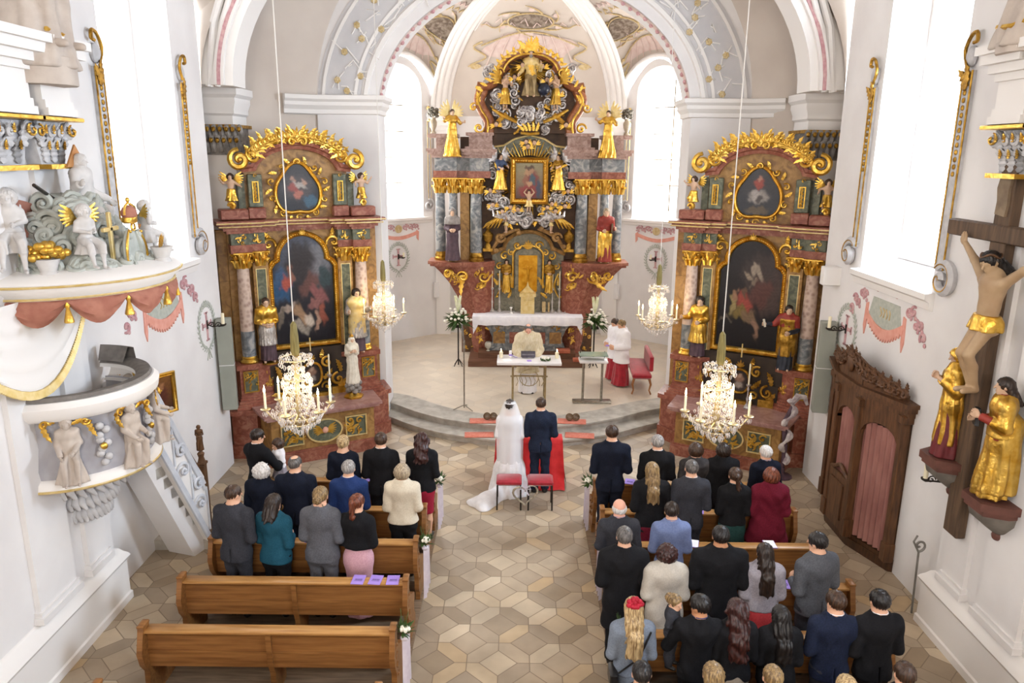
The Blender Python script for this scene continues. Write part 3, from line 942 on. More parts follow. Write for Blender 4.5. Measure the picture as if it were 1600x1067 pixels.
def mesh_of(name, parts, mats, parent, smooth=180, label=None):
 """parts: list of (verts, quads)"""
 me = bpy.data.meshes.new(name)
 vs = []; fs = []; n = 0
 for v, q in parts:
  if len(v) == 0: continue
  vs.append(np.asarray(v)); fs.append(np.asarray(q) + n); n += len(v)
 if not vs: return None
 vs = np.concatenate(vs); fs = np.concatenate(fs)
 me.vertices.add(len(vs)); me.vertices.foreach_set('co', vs.astype(np.float32).ravel())
 me.loops.add(len(fs)*4); me.polygons.add(len(fs))
 me.loops.foreach_set('vertex_index', fs.ravel().astype(np.int32))
 me.polygons.foreach_set('loop_start', np.arange(0, len(fs)*4, 4, dtype=np.int32))
 me.polygons.foreach_set('loop_total', np.full(len(fs), 4, np.int32))
 me.update(calc_edges=True); me.validate()
 me.materials.append(mats)
 return finish(me, name, parent, smooth, label=label)
class Body:
 """joints in metres for a figure of height h that faces +y; child=True gives a bigger head and shorter limbs"""
 def __init__(s, h=1.75, sex='m', child=False, wide=1.0, pose=None, lean=0.0, head=(0, 0, 0), book=True):
  s.h = h; s.sex = sex; s.child = child
  k = h
  s.hs = 1.42 if child else (0.45 + 0.55*1.72/h if h > 1.45 else (1.04 if h > .8 else 1.22))   # head size factor
  sw = (0.107 if sex == 'm' else 0.092)*wide
  hw = (0.048 if sex == 'm' else 0.047)*wide
  if child: sw *= 0.95
  hd = 0.926 if not child else 0.875
  nk = 0.845 if not child else 0.775
  sh = 0.800 if not child else 0.725
  J = dict(pelvis=(0, 0, .515), waist=(0, 0.004, .62), chest=(0, 0.0, .735), neck=(0, -0.004, nk), head=(0, 0.016, hd),
     shL=(-sw, -0.004, sh), shR=(sw, -0.004, sh), elL=(-sw - .026, -0.016, .625), elR=(sw + .026, -0.016, .625),
     wrL=(-sw * .45, .145, .60), wrR=(sw * .45, .145, .60), hipL=(-hw, 0, .505), hipR=(hw, 0, .505),
     knL=(-hw - .003, .008, .275), knR=(hw + .003, .008, .275), anL=(-hw - .004, -.012, .045), anR=(hw + .004, -.012, .045))
  if not book:
   J['wrL'] = (-sw - .04, .03, .485); J['wrR'] = (sw + .04, .03, .485)
  J.update(pose or {})
  s.J = {a: np.array(b, np.float32)*k for a, b in J.items()}
  if lean:
   for a in ('waist', 'chest', 'neck', 'head', 'shL', 'shR', 'elL', 'elR', 'wrL', 'wrR'):
    s.J[a][1] += (s.J[a][2] - .5*k)*math.tan(lean)
  s.wide = wide
  s.turn = head   # (yaw, pitch down, roll)
  y_, p_, r_ = head
  s.HR = np.array(Matrix.Rotation(y_, 3, 'Z') @ Matrix.Rotation(-p_, 3, 'X') @ Matrix.Rotation(r_, 3, 'Y'), np.float32)
 def hp(s, P):
  """into head coordinates (units of head radius 0.0665*1.75)"""
  u = 0.0695*s.h*s.hs
  return ((P - s.J['head']) @ s.HR)/u, u
 def torso(s, P, t=0.0):
  J = s.J; k = s.h; w = s.wide
  f = s.sex == 'f'
  d = cone(P, J['pelvis'] + np.array([0, 0, -.01*k], np.float32), J['waist'], (.082 if f else .078)*k*w + t, (.066 if f else .074)*k*w + t, 1.35)
  d = smin(d, cone(P, J['waist'], J['chest'], (.066 if f else .074)*k*w + t, (.08 if f else .092)*k*w + t, 1.35), .04*k)
  mid = (J['shL'] + J['shR']) * .5
  ax = (J['shR'] - J['shL'])
  d = smin(d, cone(P, mid - ax * .40 + (0, 0, -.012*k), mid + ax * .40 + (0, 0, -.012*k), .043*k + t, .043*k + t), .06*k)
  d = smin(d, cone(P, J['chest'], mid, .075*k + t, .05*k + t, 1.35), .05*k)
  d = smin(d, cone(P, mid + (0, -.004*k, .0), J['neck'] + (0, -.006*k, .012*k), .060*k + t, .036*k + t), .06*k)
  for q in ('L', 'R'):
   d = smin(d, cone(P, J['hip' + q] + (0, -.012*k, .0), J['hip' + q] + (0, -.014*k, -.03*k), .052*k*w + t, .050*k*w + t), .03*k)
  if f:
   for q in (-1, 1):
    d = smin(d, ell(P, J['chest'] + np.array([q * .042*k, .052*k, .0], np.float32), np.array([.04, .036, .042])*k + t), .03*k)
  return d
 def arm(s, P, q, t=0.0, upto=1.0):
  J = s.J; k = s.h; c = 1.15 if s.child else 1.0
  a, b, e = J['sh' + q], J['el' + q], J['wr' + q]
  d = cone(P, a, b, .036*k*c + t, .028*k*c + t)
  return smin(d, cone(P, b, b + (e - b)*upto, .028*k*c + t, .019*k*c + t), .012*k)
 def leg(s, P, q, t=0.0):
  J = s.J; k = s.h; c = 1.15 if s.child else 1.0
  d = cone(P, J['hip' + q], J['kn' + q], .052*k*s.wide*c + t, .034*k*c + t)
  calf = J['kn' + q] * .62 + J['an' + q] * .38 + np.array([0, -.01*k, 0], np.float32)
  d = smin(d, cone(P, J['kn' + q], calf, .033*k*c + t, .034*k*c + t), .015*k)
  return smin(d, cone(P, calf, J['an' + q], .034*k*c + t, .021*k + t), .015*k)
 def foot(s, P, q, t=0.0):
  J = s.J; k = s.h
  a = J['an' + q]; x = -1 if q == 'L' else 1
  g = 0.017*k + t
  kd = J['an' + q] - J['kn' + q]
  d = cone(P, a + (0, -.006*k, .022*k - .045*k), a + (x * .012*k, .085*k, .014*k - .045*k), .023*k + t, .019*k + t)
  return smin(d, cone(P, a, a + (0, 0, -.02*k), .021*k + t, .022*k + t), .015*k)
 def headf(s, P, t=0.0, fine=True):
  Q, u = s.hp(P)
  d = ell(Q, (0, -.08, .22), (.70, .86, .80))
  d = smin(d, ell(Q, (0, .18, -.42), (.53, .58, .62)), .25)
  d = smin(d, ell(Q, (0, .36, -.80), (.30, .30, .22)), .25)      # chin
  if fine:
   d = smin(d, cone(Q, (0, .80, .12), (0, .96, -.20), .075, .13), .12)    # nose
   d = smin(d, cone(Q, (-.36, .66, .17), (.36, .66, .17), .10, .10), .16)  # brow
   for x in (-1, 1):
    d = smax(d, -ell(Q, (x * .29, .86, .0), (.17, .14, .11)), .10)      # socket
    d = smin(d, ell(Q, (x * .29, .70, .0), (.12, .10, .085)), .03)      # eyeball
    d = smin(d, ell(Q, (x * .70, -.04, -.06), (.09, .18, .26)), .06)    # ear
   d = smin(d, ell(Q, (0, .74, -.50), (.21, .12, .06)), .06)              # lips
   d = smin(d, ell(Q, (0, .72, -.59), (.17, .12, .055)), .05)
  d = d*u + 0.0
  n0 = s.J['neck'] - (s.J['head'] - s.J['neck']) * .35
  d = smin(d, cone(P, n0, s.J['head'] + np.array([0, -.012*s.h, -.015*s.h], np.float32) , .034*s.h + t, .031*s.h*s.hs + t), .02*s.h)
  return d - t
 def hand(s, q, aim=None, curl=.5, h=None):
  """palm, four fingers and a thumb as one surface"""
  J = s.J; L = .095*s.h*(0.85 if s.child else 1.0)
  w = J['wr' + q]; e = J['el' + q]
  d = Vector(w - e).normalized() if aim is None else Vector(aim).normalized()
  side = 1 if q == 'R' else -1
  up = Vector((0, 0, 1)) - d*d.z
  if up.length < .2: up = Vector((0, 1, 0)) - d*d.y
  up.normalize()
  if abs(d.z) > .75:
   x = Vector((0, 1, 0)) - d*d.y; x.normalize(); nrm = Vector((-side, 0, 0))
  else:
   x = up; nrm = Vector((-side, 0, 0)) - d*(-side*d.x); nrm.normalize()
  W = Vector(w)
  prim = []
  for i in range(4):
   o = (i - 1.5)*-.17*L
   l = (.46, .52, .50, .38)[i]*L*(1 if True else 1)
   b0 = W + d*(.42*L) + x*o
   b1 = b0 + d*l * .55*(1 - .3*curl) + nrm*l * .45*curl
   b2 = b1 + d*l * .5*(1 - 1.2*curl) + nrm*l * .6*curl
   r = .075*L
   prim += [(b0 - d * .2*L, b0, r*1.1, r), (b0, b1, r, r * .92), (b1, b2, r * .92, r * .72)]
  t0 = W + d * .12*L + x * .2*L
  t1 = t0 + d * .22*L + x * .16*L + nrm * .1*L
  prim += [(t0, t1, .10*L, .085*L), (t1, t1 + d * .24*L + nrm * .1*L, .085*L, .065*L)]
  prim += [(W - d * .08*L, W + d * .12*L, .17*L, .19*L)]
  palm = [(W + d * .1*L + x*a*L, W + d * .42*L + x*a*1.25*L, .12*L, .10*L) for a in (-.16, 0, .14)]
  def f(P):
   o = None
   for a, b, r1, r2 in palm + prim[-1:]:
    v = cone(P, tuple(a), tuple(b), r1, r2); o = v if o is None else smin(o, v, .06*L)
   for a, b, r1, r2 in prim[:-1]:
    o = smin(o, cone(P, tuple(a), tuple(b), r1, r2), .025*L)
   return o
  c = np.array(W + d * .45*L)
  return nets(f, c - .85*L, c + .85*L, h or .0075)
 def bounds(s, pad=.12):
  A = np.array(list(s.J.values()))
  lo = A.min(0) - pad; hi = A.max(0) + pad
  hi[2] = s.J['head'][2] + .14; lo[2] = min(s.J['anL'][2], s.J['anR'][2]) - .05*s.h
  return lo, hi
 def skin(s, h=.013, fine=False, feet=True):
  def f(P):
   d = smin(s.torso(P), s.headf(P, fine=True), .02*s.h)
   for q in 'LR':
    d = smin(d, s.arm(P, q), .02*s.h); d = smin(d, s.leg(P, q), .02*s.h)
    if feet: d = smin(d, s.foot(P, q), .01*s.h)
   return d
  lo, hi = s.bounds()
  return nets(f, lo, hi, h)
 # garments -------------------------------------------------
 def tk(s, t): return t*(s.h/1.3 if s.h < 1.3 else 1.0)
 def top(s, bottom=.47, t=.016, sleeves=1.0, flare=.012, neck=.03, slit=False, puff=0.0, h=.014, folds=.006, seed=0, open_front=False):
  k = s.h; J = s.J; t = s.tk(t)
  ph = seed*1.7
  def f(P):
   d = s.torso(P, t)
   z = P[:, 2]
   zb = bottom*k
   c = J['pelvis']
   zz = np.clip((J['waist'][2] - z)/max(J['waist'][2] - zb, 1e-3), 0, 1.2)
   d = smin(d, cone(P, J['waist'], (c[0], c[1] - .004*k, zb), .074*k*s.wide + t, (.083 + flare)*k*s.wide + t, 1.3), .04*k)
   if sleeves > 0:
    for q in 'LR':
     d = smin(d, s.arm(P, q, t * .95 + puff, sleeves), .022*k)
   th = np.arctan2(P[:, 0] - c[0], P[:, 1] - c[1])
   d = d + folds*(np.sin(z*34 + 4*np.sin(th*2 + ph)) * .45 + np.sin(th*7 + z*9 + ph) * .35*zz + .3*np.sin(P[:, 0]*41 + z*23 + ph))
   n = J['neck']
   d = smax(d, -cone(P, n + (0, 0, -.012*k), n + (0, .004*k, .12*k), neck*k, (neck + .05)*k), .01*k)
   d = smax(d, zb - z, .008)
   if sleeves > 0 and sleeves >= .9:
    for q in 'LR':
     e = J['wr' + q] - J['el' + q]; L_ = np.linalg.norm(e); e = e/L_
     g = (P - J['wr' + q]) @ e
     near = np.linalg.norm(P - J['wr' + q], axis=1) - .10*k
     d = np.where(near < 0, np.maximum(d, g + .004), d)
   if slit:
    d = np.maximum(d, -(np.maximum(np.abs(P[:, 0]) - .004, np.maximum(P[:, 1], z - (zb + .10*k)))))
   return d
  lo, hi = s.bounds(.16)
  lo[2] = bottom*k - .02; hi[2] = J['neck'][2] + .08*k
  for q in 'LR': hi[2] = max(hi[2], J['wr' + q][2] + .1, J['el' + q][2] + .1)
  return nets(f, lo, hi, h)
 def trousers(s, t=.014, h=.014, to=.04, seed=0, top=.53):
  k = s.h
  def f(P):
   d = None
   for q in 'LR':
    v = s.leg(P, q, t)
    v = smin(v, cone(P, s.J['kn' + q], s.J['an' + q] + (0, .012, -.0), .034*k + t, .034*k + t), .01)
    d = v if d is None else smin(d, v, .012*k)
   d = smin(d, s.torso(P, t * .7), .03*k)
   d = d + .004*np.sin(P[:, 2]*40 + P[:, 0]*30 + seed)
   d = smax(d, P[:, 2] - top*k, .01)
   return smax(d, to*k - P[:, 2], .006)
  lo, hi = s.bounds(.1); hi[2] = top*k + .03
  return nets(f, lo, hi, h)
 def skirt(s, z0=.60, z1=.02, r1=.12, mid=None, t=.018, folds=9, amp=.012, h=.016, sy=1.15, seed=0, train=None):
  """from the waist z0 down to z1 with hem radius r1 (fractions of the height)"""
  k = s.h; c = s.J['pelvis']; t = s.tk(t)
  def f(P):
   z = P[:, 2]
   q = np.clip((z0*k - z)/((z0 - z1)*k), 0, 1)
   th = np.arctan2(P[:, 0] - c[0], P[:, 1] - c[1])
   d = s.torso(P, t)
   for q_ in 'LR': d = smin(d, s.leg(P, q_, t * .6), .03*k)
   hz = .47*k
   hp = (c[0], c[1] - .006*k, hz)
   d = smin(d, cone(P, (c[0], c[1], z0*k), hp, .066*k*s.wide + t, .088*k*s.wide + t, sy), .03*k)
   if mid is not None:
    zm, rm = mid
    d2 = cone(P, hp, (c[0], c[1], zm*k), .088*k*s.wide + t, rm*k, sy)
    d = smin(d, d2, .03*k)
    d = smin(d, cone(P, (c[0], c[1], zm*k), (c[0], c[1], z1*k), rm*k, r1*k, sy), .03*k)
   else:
    d = smin(d, cone(P, hp, (c[0], c[1], z1*k), .088*k*s.wide + t, r1*k, sy), .03*k)
   if train is not None:
    for a, b, ra, rb in train: d = smin(d, cone(P, a, b, ra, rb), .06*k)
   d = d + amp*q*np.sin(folds*th + 2.0*np.sin(z*5 + seed) + seed) + amp * .4*q*np.sin(folds*2.3*th + seed)
   d = smax(d, z - z0*k, .01)
   return smax(d, z1*k - z, .006)
  R_ = max(r1, .14)*k + .05
  lo = np.array([c[0] - R_, c[1] - R_, z1*k - .01]); hi = np.array([c[0] + R_, c[1] + R_, z0*k + .02])
  if train is not None:
   for a, b, ra, rb in train:
    for p, r_ in ((a, ra), (b, rb)):
     lo = np.minimum(lo, np.array(p) - r_ - .03); hi = np.maximum(hi, np.array(p) + r_ + .03)
   lo[2] = z1*k - .01
  return nets(f, lo, hi, h)
 def shoes(s, h=.011):
  def f(P):
   d = np.minimum(s.foot(P, 'L', .006), s.foot(P, 'R', .006))
   d = np.maximum(d, P[:, 2] - .075*s.h)
   return smax(d, .0 - P[:, 2], .004)
  A = np.array([s.J['anL'], s.J['anR']])
  lo = A.min(0) - (.07, .09, .05); hi = A.max(0) + (.07, .22, .07); lo[2] = -.004
  return nets(f, lo, hi, h)
 def hair(s, style='short', h=.0105, seed=0, length=.5):
  u = .0695*s.h*s.hs
  rs = random.Random(seed)
  def f(P):
   Q, _ = s.hp(P)
   th = np.arctan2(Q[:, 0], Q[:, 1] + .1)
   strand = .035*np.sin(17*th + 5*np.sin(Q[:, 2]*2 + seed)) + .025*np.sin(29*th + seed + Q[:, 2]*3)
   cap = ell(Q, (0, -.09, .24), (.78, .93, .86))
   face = ell(Q, (0, .75, -.20), (.60, .60, .62))       # the bare face
   if style == 'bald':
    d = smax(ell(Q, (0, -.14, .02), (.80, .84, .74)), Q[:, 2] - .34, .08)
    d = smax(d, -.42 - Q[:, 2], .1)
    d = smax(d, Q[:, 1] - .28 + .2*Q[:, 2], .1)
    return (d + strand * .6)*u
   if style == 'thin':
    d = ell(Q, (0, -.09, .22), (.745, .895, .82))
    d = smax(d, -(Q[:, 2] + .42 + .5*np.clip(Q[:, 1], 0, 1)), .1)
    d = smax(d, -ell(Q, (0, .85, .0), (.66, .66, .74)), .08)
    d = smax(d, -ell(Q, (0, -.30, 1.0), (.42, .45, .25)), .12)
    return (d + strand * .6)*u
   low = -.50 if style in ('short', 'crop') else -.62
   d = cap
   d = smax(d, low - Q[:, 2] - .0 + .55*np.clip(Q[:, 1] + .1, 0, 1)*-1, .1)
   d = smax(d, -face, .08)
   if style == 'crop':
    d = d + .03
   if style in ('bob', 'curly', 'white_curl'):
    r = (1.06, 1.02, .98) if style != 'bob' else (.98, .98, .95)
    d2 = ell(Q, (0, -.18, .02), r)
    d2 = smax(d2, -face, .1); d2 = smax(d2, (-.95 if style != 'white_curl' else -.72) - Q[:, 2], .15)
    d = smin(d, d2, .1)
    if style != 'bob':
     d = d + .075*(np.sin(Q[:, 0]*11 + seed)*np.sin(Q[:, 1]*12 + 1)*np.sin(Q[:, 2]*11 + 2))*1.4
   if style in ('long', 'wavy', 'half'):
    L_ = -length/u
    z = Q[:, 2]
    w = .82 if style != 'wavy' else .95
    d2 = cone(Q, (0, -.35, .1), (0, -.88, -1.1), w, w * .95, 1.3)
    d2 = smin(d2, cone(Q, (0, -.88, -1.1), (.03, -1.55, min(-2.0, L_)), w * .95, w * .85, 1.3), .25)
    if L_ < -2.3: d2 = smin(d2, cone(Q, (.03, -1.55, -2.0), (.05, -1.68, L_), w * .85, .5, 1.3), .25)
    if style == 'wavy': d2 = d2 + .09*np.sin(z*5 + 2*np.sin(th*3) + seed)
    d2 = smax(d2, -face, .12)
    d2 = smax(d2, Q[:, 1] - .15, .15)
    d2 = d2 + .05*np.sin(Q[:, 0]*16 + seed + np.sin(z*2))
    d2 = smax(d2, L_ + .3*np.abs(np.sin(Q[:, 0]*5)) - z, .1)
    d = smin(d, d2, .12)
   if style in ('bun', 'updo'):
    c = (0, -1.0, -.05) if style == 'bun' else (0, -.86, .25)
    b = ell(Q, c, (.46, .38, .42) if style == 'bun' else (.58, .45, .62))
    b = b + .07*np.sin(12*np.arctan2(Q[:, 0] - c[0], Q[:, 2] - c[2]) + 9*np.linalg.norm(Q - np.array(c, np.float32), axis=1))
    d = smin(d, b, .08)
    if style == 'bun':
     d = smin(d, cone(Q, (.45, -.7, -.6), (.55, -.85, -1.6), .08, .03), .1)
   if style == 'ponytail':
    d = smin(d, ell(Q, (0, -.98, .35), (.2, .2, .2)), .1)
    p = cone(Q, (0, -1.05, .3), (.15, -1.05, -1.2), .3, .26); p = smin(p, cone(Q, (.15, -1.05, -1.2), (.25, -.95, -length/u), .26, .08), .2)
    d = smin(d, p + .05*np.sin(Q[:, 0]*22), .06)
   return (d + strand)*u
  c = s.J['head']
  r = 1.35*u
  lo = c - r; hi = c + r
  if style in ('long', 'wavy', 'half', 'ponytail'): lo[2] = c[2] - length - .05; lo[1] -= .2
  if style in ('bun', 'updo'): lo[1] -= .05
  return nets(f, lo, hi, h)
 def collar(s, r=.0405, tube=.013, h=.008):
  n = s.J['neck'] + np.array([0, .002, .017], np.float32)*s.h
  def f(P):
   q = P - n
   rad = np.sqrt(q[:, 0] ** 2 + (q[:, 1]*1.05) ** 2) - r*s.h
   return np.maximum(np.abs(rad) - tube * .6, np.abs(q[:, 2] + .15*q[:, 1]) - tube*1.5) - .003
  return nets(f, n - .09, n + .09, h)
SKIN = {}
for nm, c in (('light_skin', '#d9a98c'), ('tan_skin', '#b9835f'), ('pink_skin', '#dfa892'), ('child_skin', '#e2b598')):
 SKIN[nm] = mat(nm, c, None, rough=0.55, spec=0.35)
HAIRM = {}
def hair_mat(name, c1, c2):
 HAIRM[name] = mat(name + '_hair', c1, c2, scale=7, rough=0.42, stretch=(9, 9, 0.8), detail=5, contrast=(.38, .62), spec=0.45)
for a in (('brown', '#2a1c13', '#4a3222'), ('darkbrown', '#1b1310', '#33241b'), ('black', '#0f0c0c', '#221d1c'), ('blonde', '#7d6240', '#c9ae80'), ('darkblonde', '#5e4930', '#9a7f55'), ('grey', '#6f6b69', '#a9a5a2'), ('darkgrey', '#3b3836', '#6c6764'), ('white', '#b9b5b2', '#e2dfdd'), ('red', '#4a2418', '#7d4128'), ('auburn', '#241211', '#43211d'), ('greyblonde', '#7e6f5d', '#b5a488')):
 hair_mat(*a)
def cloth(name, c1, c2=None, scale=40, rough=0.85, **k):
 return mat('cloth_' + name, c1, c2 or c1, scale=scale, rough=rough, spec=0.15, bump=0.06, bscale=70, **k)
# ------------------------------------------------------------------ carved ornament
def scroll_path(c, r, a0, turns, d=1, n=26, y=0.0, tight=.12, bulge=0.0):
 out = []
 for i in range(n + 1):
  t = i/n
  a = a0 + d*turns*2*PI*t
  rr = r*((1 - t)*(1 - tight) + tight)
  out.append((c[0] + rr*math.cos(a), y - bulge*t, c[1] + rr*math.sin(a)))
 return out
def scroll(mb, c, r, a0=0.0, turns=1.2, d=1, y=0.0, w=None, bulge=.03, n=24, eye=True):
 w = w or r * .22
 p = scroll_path(c, r, a0, turns, d, n, y, bulge=bulge)
 mb.tube(p, [w*(.55 + .6*math.sin(PI*min(1, .15 + i/n * .85))) for i in range(n + 1)], 6)
 if eye: mb.ell((c[0], y - bulge*1.3, c[1]), r * .22, r * .22, r * .22, 6, 5)
def leaf(mb, p, ang, L, wdt, y=0.0, curl=.35, bend=.6, n=9):
 """acanthus leaf lying in the xz plane, tip curling outward"""
 pts = []; ws = []
 a = ang; q = Vector((p[0], y, p[1]))
 for i in range(n + 1):
  t = i/n
  pts.append(tuple(q))
  ws.append(wdt*(math.sin(PI*min(1, .15 + t * .83)) ** .8)*(1 + .3*(1 if i % 2 else -1)) * .85 + .002)
  a += bend/n
  q = q + Vector((math.cos(a), -curl*(t - .2), math.sin(a)))*(L/n)
 mb.tube(pts, ws, 6, flat=.35, up=(0, 1, 0))
def ccurl(mb, p0, p1, h, w, y=0.0, ends=True):
 """a C-scroll between two points bulging to the left by h"""
 a = Vector(p0); b = Vector(p1); d = b - a; nrm = Vector((-d.y, d.x)).normalized()
 pts = []
 for i in range(15):
  t = i/14
  q = a.lerp(b, t) + nrm*h*math.sin(PI*t)
  pts.append((q.x, y - .01*math.sin(PI*t), q.y))
 mb.tube(pts, [w*(.6 + .5*math.sin(PI*i/14)) for i in range(15)], 6)
 if ends:
  for q, s in ((a, 1), (b, -1)):
   c = q - nrm*w*1.2 + d.normalized()*w*1.2*s
   mb.ell((c.x, y - .012, c.y), w*1.35, w*1.1, w*1.35, 7, 5)
def beads(mb, path, r, step, y):
 acc = 0
 for i in range(len(path) - 1):
  a = Vector(path[i]); b = Vector(path[i + 1]); L = (b - a).length
  while acc < L:
   q = a.lerp(b, acc/L)
   mb.ell((q.x, y, q.y), r, r * .8, r, 6, 4); acc += step
  acc -= L
def rocaille(mb, cx, cz, w, h, y=0.0, seed=0, n=9, s=1.0):
 """a filled field of small scrolls and leaves"""
 rn = random.Random(seed)
 for i in range(n):
  x = cx + rn.uniform(-.5, .5)*w; z = cz + rn.uniform(-.5, .5)*h
  r = min(w, h)*rn.uniform(.14, .28)*s
  if i % 2: scroll(mb, (x, z), r, rn.uniform(0, 6), 1.1, rn.choice((-1, 1)), y, bulge=.015, n=14)
  else: leaf(mb, (x, z), rn.uniform(0, 6.28), r*2.4, r * .5, y)
def palmette(mb, c, L, y=0.0, n=7, spread=2.4, ang=PI/2):
 for i in range(n):
  a = ang + spread*(i/(n - 1) - .5)
  leaf(mb, c, a, L*(1 - .35*abs(i/(n - 1) - .5)*2), L * .14, y, bend=.9*(.5 - i/(n - 1))*-1*-1, curl=.5)
def capital(mb, cx, cy, z, r, h, n=8):
 """leafy capital over a column of radius r"""
 mb.lathe([(r * .95, 0), (r*1.0, h * .5), (r*1.25, h * .85), (r*1.25, h)], 14, (cx, cy, z))
 for ring in range(2):
  for k in range(n):
   a = 2*PI*(k + .5*ring)/n
   M = T((cx + r*math.cos(a), cy + r*math.sin(a), z + h * .45*ring), a + PI/2)
   mb.tube([tuple(M @ Vector(q)) for q in ((0, 0, 0), (0, -.012, h * .25), (0, -r * .35, h * .48), (0, -r * .65, h * .5), (0, -r * .7, h * .38))], [r * .26, r * .34, r * .3, r * .22, r * .1], 6)
 for k in range(4):
  a = PI/4 + k*PI/2
  M = T((cx, cy, z + h * .82), a + PI/2)
  sp = [tuple(M @ Vector((0, -r*1.35 - q[0], q[2]))) for q in scroll_path((0, 0), r * .32, PI, 1.0, -1, 12)]
  mb.tube(sp, r * .13, 5)
 mb.cbox((cx, cy, z + h*1.04), (r*2.9, r*2.9, h * .12), b=h * .02)
def ornate_frame(mb, path, w, y, closed=True, d=.07, egg=True):
 mb.band([(0, y), (0, y - d * .5), (w * .15, y - d * .8), (w * .3, y - d * .6), (w * .55, y - d * .65), (w * .8, y - d), (w, y - d * .8), (w, y)], path, closed=closed)
 if egg:
  P = path + ([path[0]] if closed else [])
  off = []
  for i in range(len(P)):
   a = Vector(P[max(i - 1, 0)]); b = Vector(P[min(i + 1, len(P) - 1)])
   t = (b - a).normalized() if (b - a).length > 1e-6 else Vector((1, 0))
   off.append((P[i][0] - t.y*w * .43, P[i][1] + t.x*w * .43))
  beads(mb, off, w * .17, w * .42, y - d * .68)
def painting(name, poly, y, blobs, base, parent, res=.02, label=None):
 """a flat painted panel: soft patches of colour inside the outline"""
 xs = [p[0] for p in poly]; zs = [p[1] for p in poly]
 x0, x1, z0, z1 = min(xs), max(xs), min(zs), max(zs)
 nx = max(4, int((x1 - x0)/res)); nz = max(4, int((z1 - z0)/res))
 P = np.array(poly)
 def inside(x, z):
  c = False; j = len(P) - 1
  for i in range(len(P)):
   if ((P[i, 1] > z) != (P[j, 1] > z)) and (x < (P[j, 0] - P[i, 0])*(z - P[i, 1])/(P[j, 1] - P[i, 1]) + P[i, 0]): c = not c
   j = i
  return c
 vs = []; cs = []
 rn = random.Random(len(blobs)*7 + int(abs(x0)*100))
 for j in range(nz + 1):
  for i in range(nx + 1):
   u = i/nx; v = j/nz
   wx = u + .02*math.sin(v*31 + 5) + .012*math.sin(v*67 + u*40); wz = v + .02*math.sin(u*27 + 1) + .012*math.sin(u*59 + v*30)
   b0, b1 = srgb(base[0]), srgb(base[1])
   c = [b0[k]*(1 - v) + b1[k]*v for k in range(3)]
   for (bx, bz, rx, rz, ang, colr) in blobs:
    ca, sa = math.cos(ang), math.sin(ang)
    dx, dz = wx - bx, wz - bz
    q = ((dx*ca + dz*sa)/rx) ** 2 + ((-dx*sa + dz*ca)/rz) ** 2
    a = 1/(1 + math.exp(min(60, (q - .8)*7)))
    k_ = srgb(colr)
    c = [c[k]*(1 - a) + k_[k]*a for k in range(3)]
   f = 1 + .25*math.sin(u*50 + 9*math.sin(v*23))*math.sin(v*43 + 4*math.sin(u*17)) * .7
   vs.append((x0 + (x1 - x0)*u, y, z0 + (z1 - z0)*v)); cs.append((c[0]*f, c[1]*f, c[2]*f, 1))
 fs = []
 for j in range(nz):
  for i in range(nx):
   if inside(x0 + (x1 - x0)*(i + .5)/nx, z0 + (z1 - z0)*(j + .5)/nz):
    a = j*(nx + 1) + i
    fs.append((a, a + 1, a + nx + 2, a + nx + 1))
 me = bpy.data.meshes.new(name); me.from_pydata(vs, [], fs)
 at = me.color_attributes.new('Col', 'FLOAT_COLOR', 'POINT')
 at.data.foreach_set('color', np.array(cs, np.float32).ravel())
 me.materials.append(canvas)
 return finish(me, name, parent, 0, label=label)
def wings(mb, x, y, z, s, ang=.5, up=.5):
 """two spread wings of layered feathers"""
 for sg in (-1, 1):
  for k in range(6):
   a = PI/2 - sg*(ang + .24*k - .2)
   L = s*(1 - .09*k)
   pts = [(x + sg*s * .12, y, z)]
   pts.append((x + sg*s * .12 + math.cos(a)*L * .5, y + .02, z + math.sin(a)*L * .5 + s * .1))
   pts.append((x + sg*s * .12 + math.cos(a)*L, y + .01, z + math.sin(a)*L * .95))
   mb.tube(pts, [s * .07, s * .11, s * .03], 6, flat=.35, up=(0, 1, 0))
def cherub_head(sk, hr, wg, x, y, z, r):
 sk.ell((x, y, z), r * .82, r * .8, r, 9, 7)
 sk.ell((x, y - r * .78, z - r * .12), r * .14, r * .14, r * .16, 5, 4)
 hr.ell((x, y + r * .12, z + r * .25), r * .92, r * .85, r * .85, 8, 6)
 for sg in (-1, 1):
  for k in range(3):
   leaf(wg, (x + sg*r * .5, z - r * .6), (PI/2 - sg*(1.0 + .45*k)), r*2.0, r * .34, y + .02)
POSE_CONTRA = dict(hipL=(-.045, 0, .505), knR=(.058, .05, .285), anR=(.062, .0, .045))
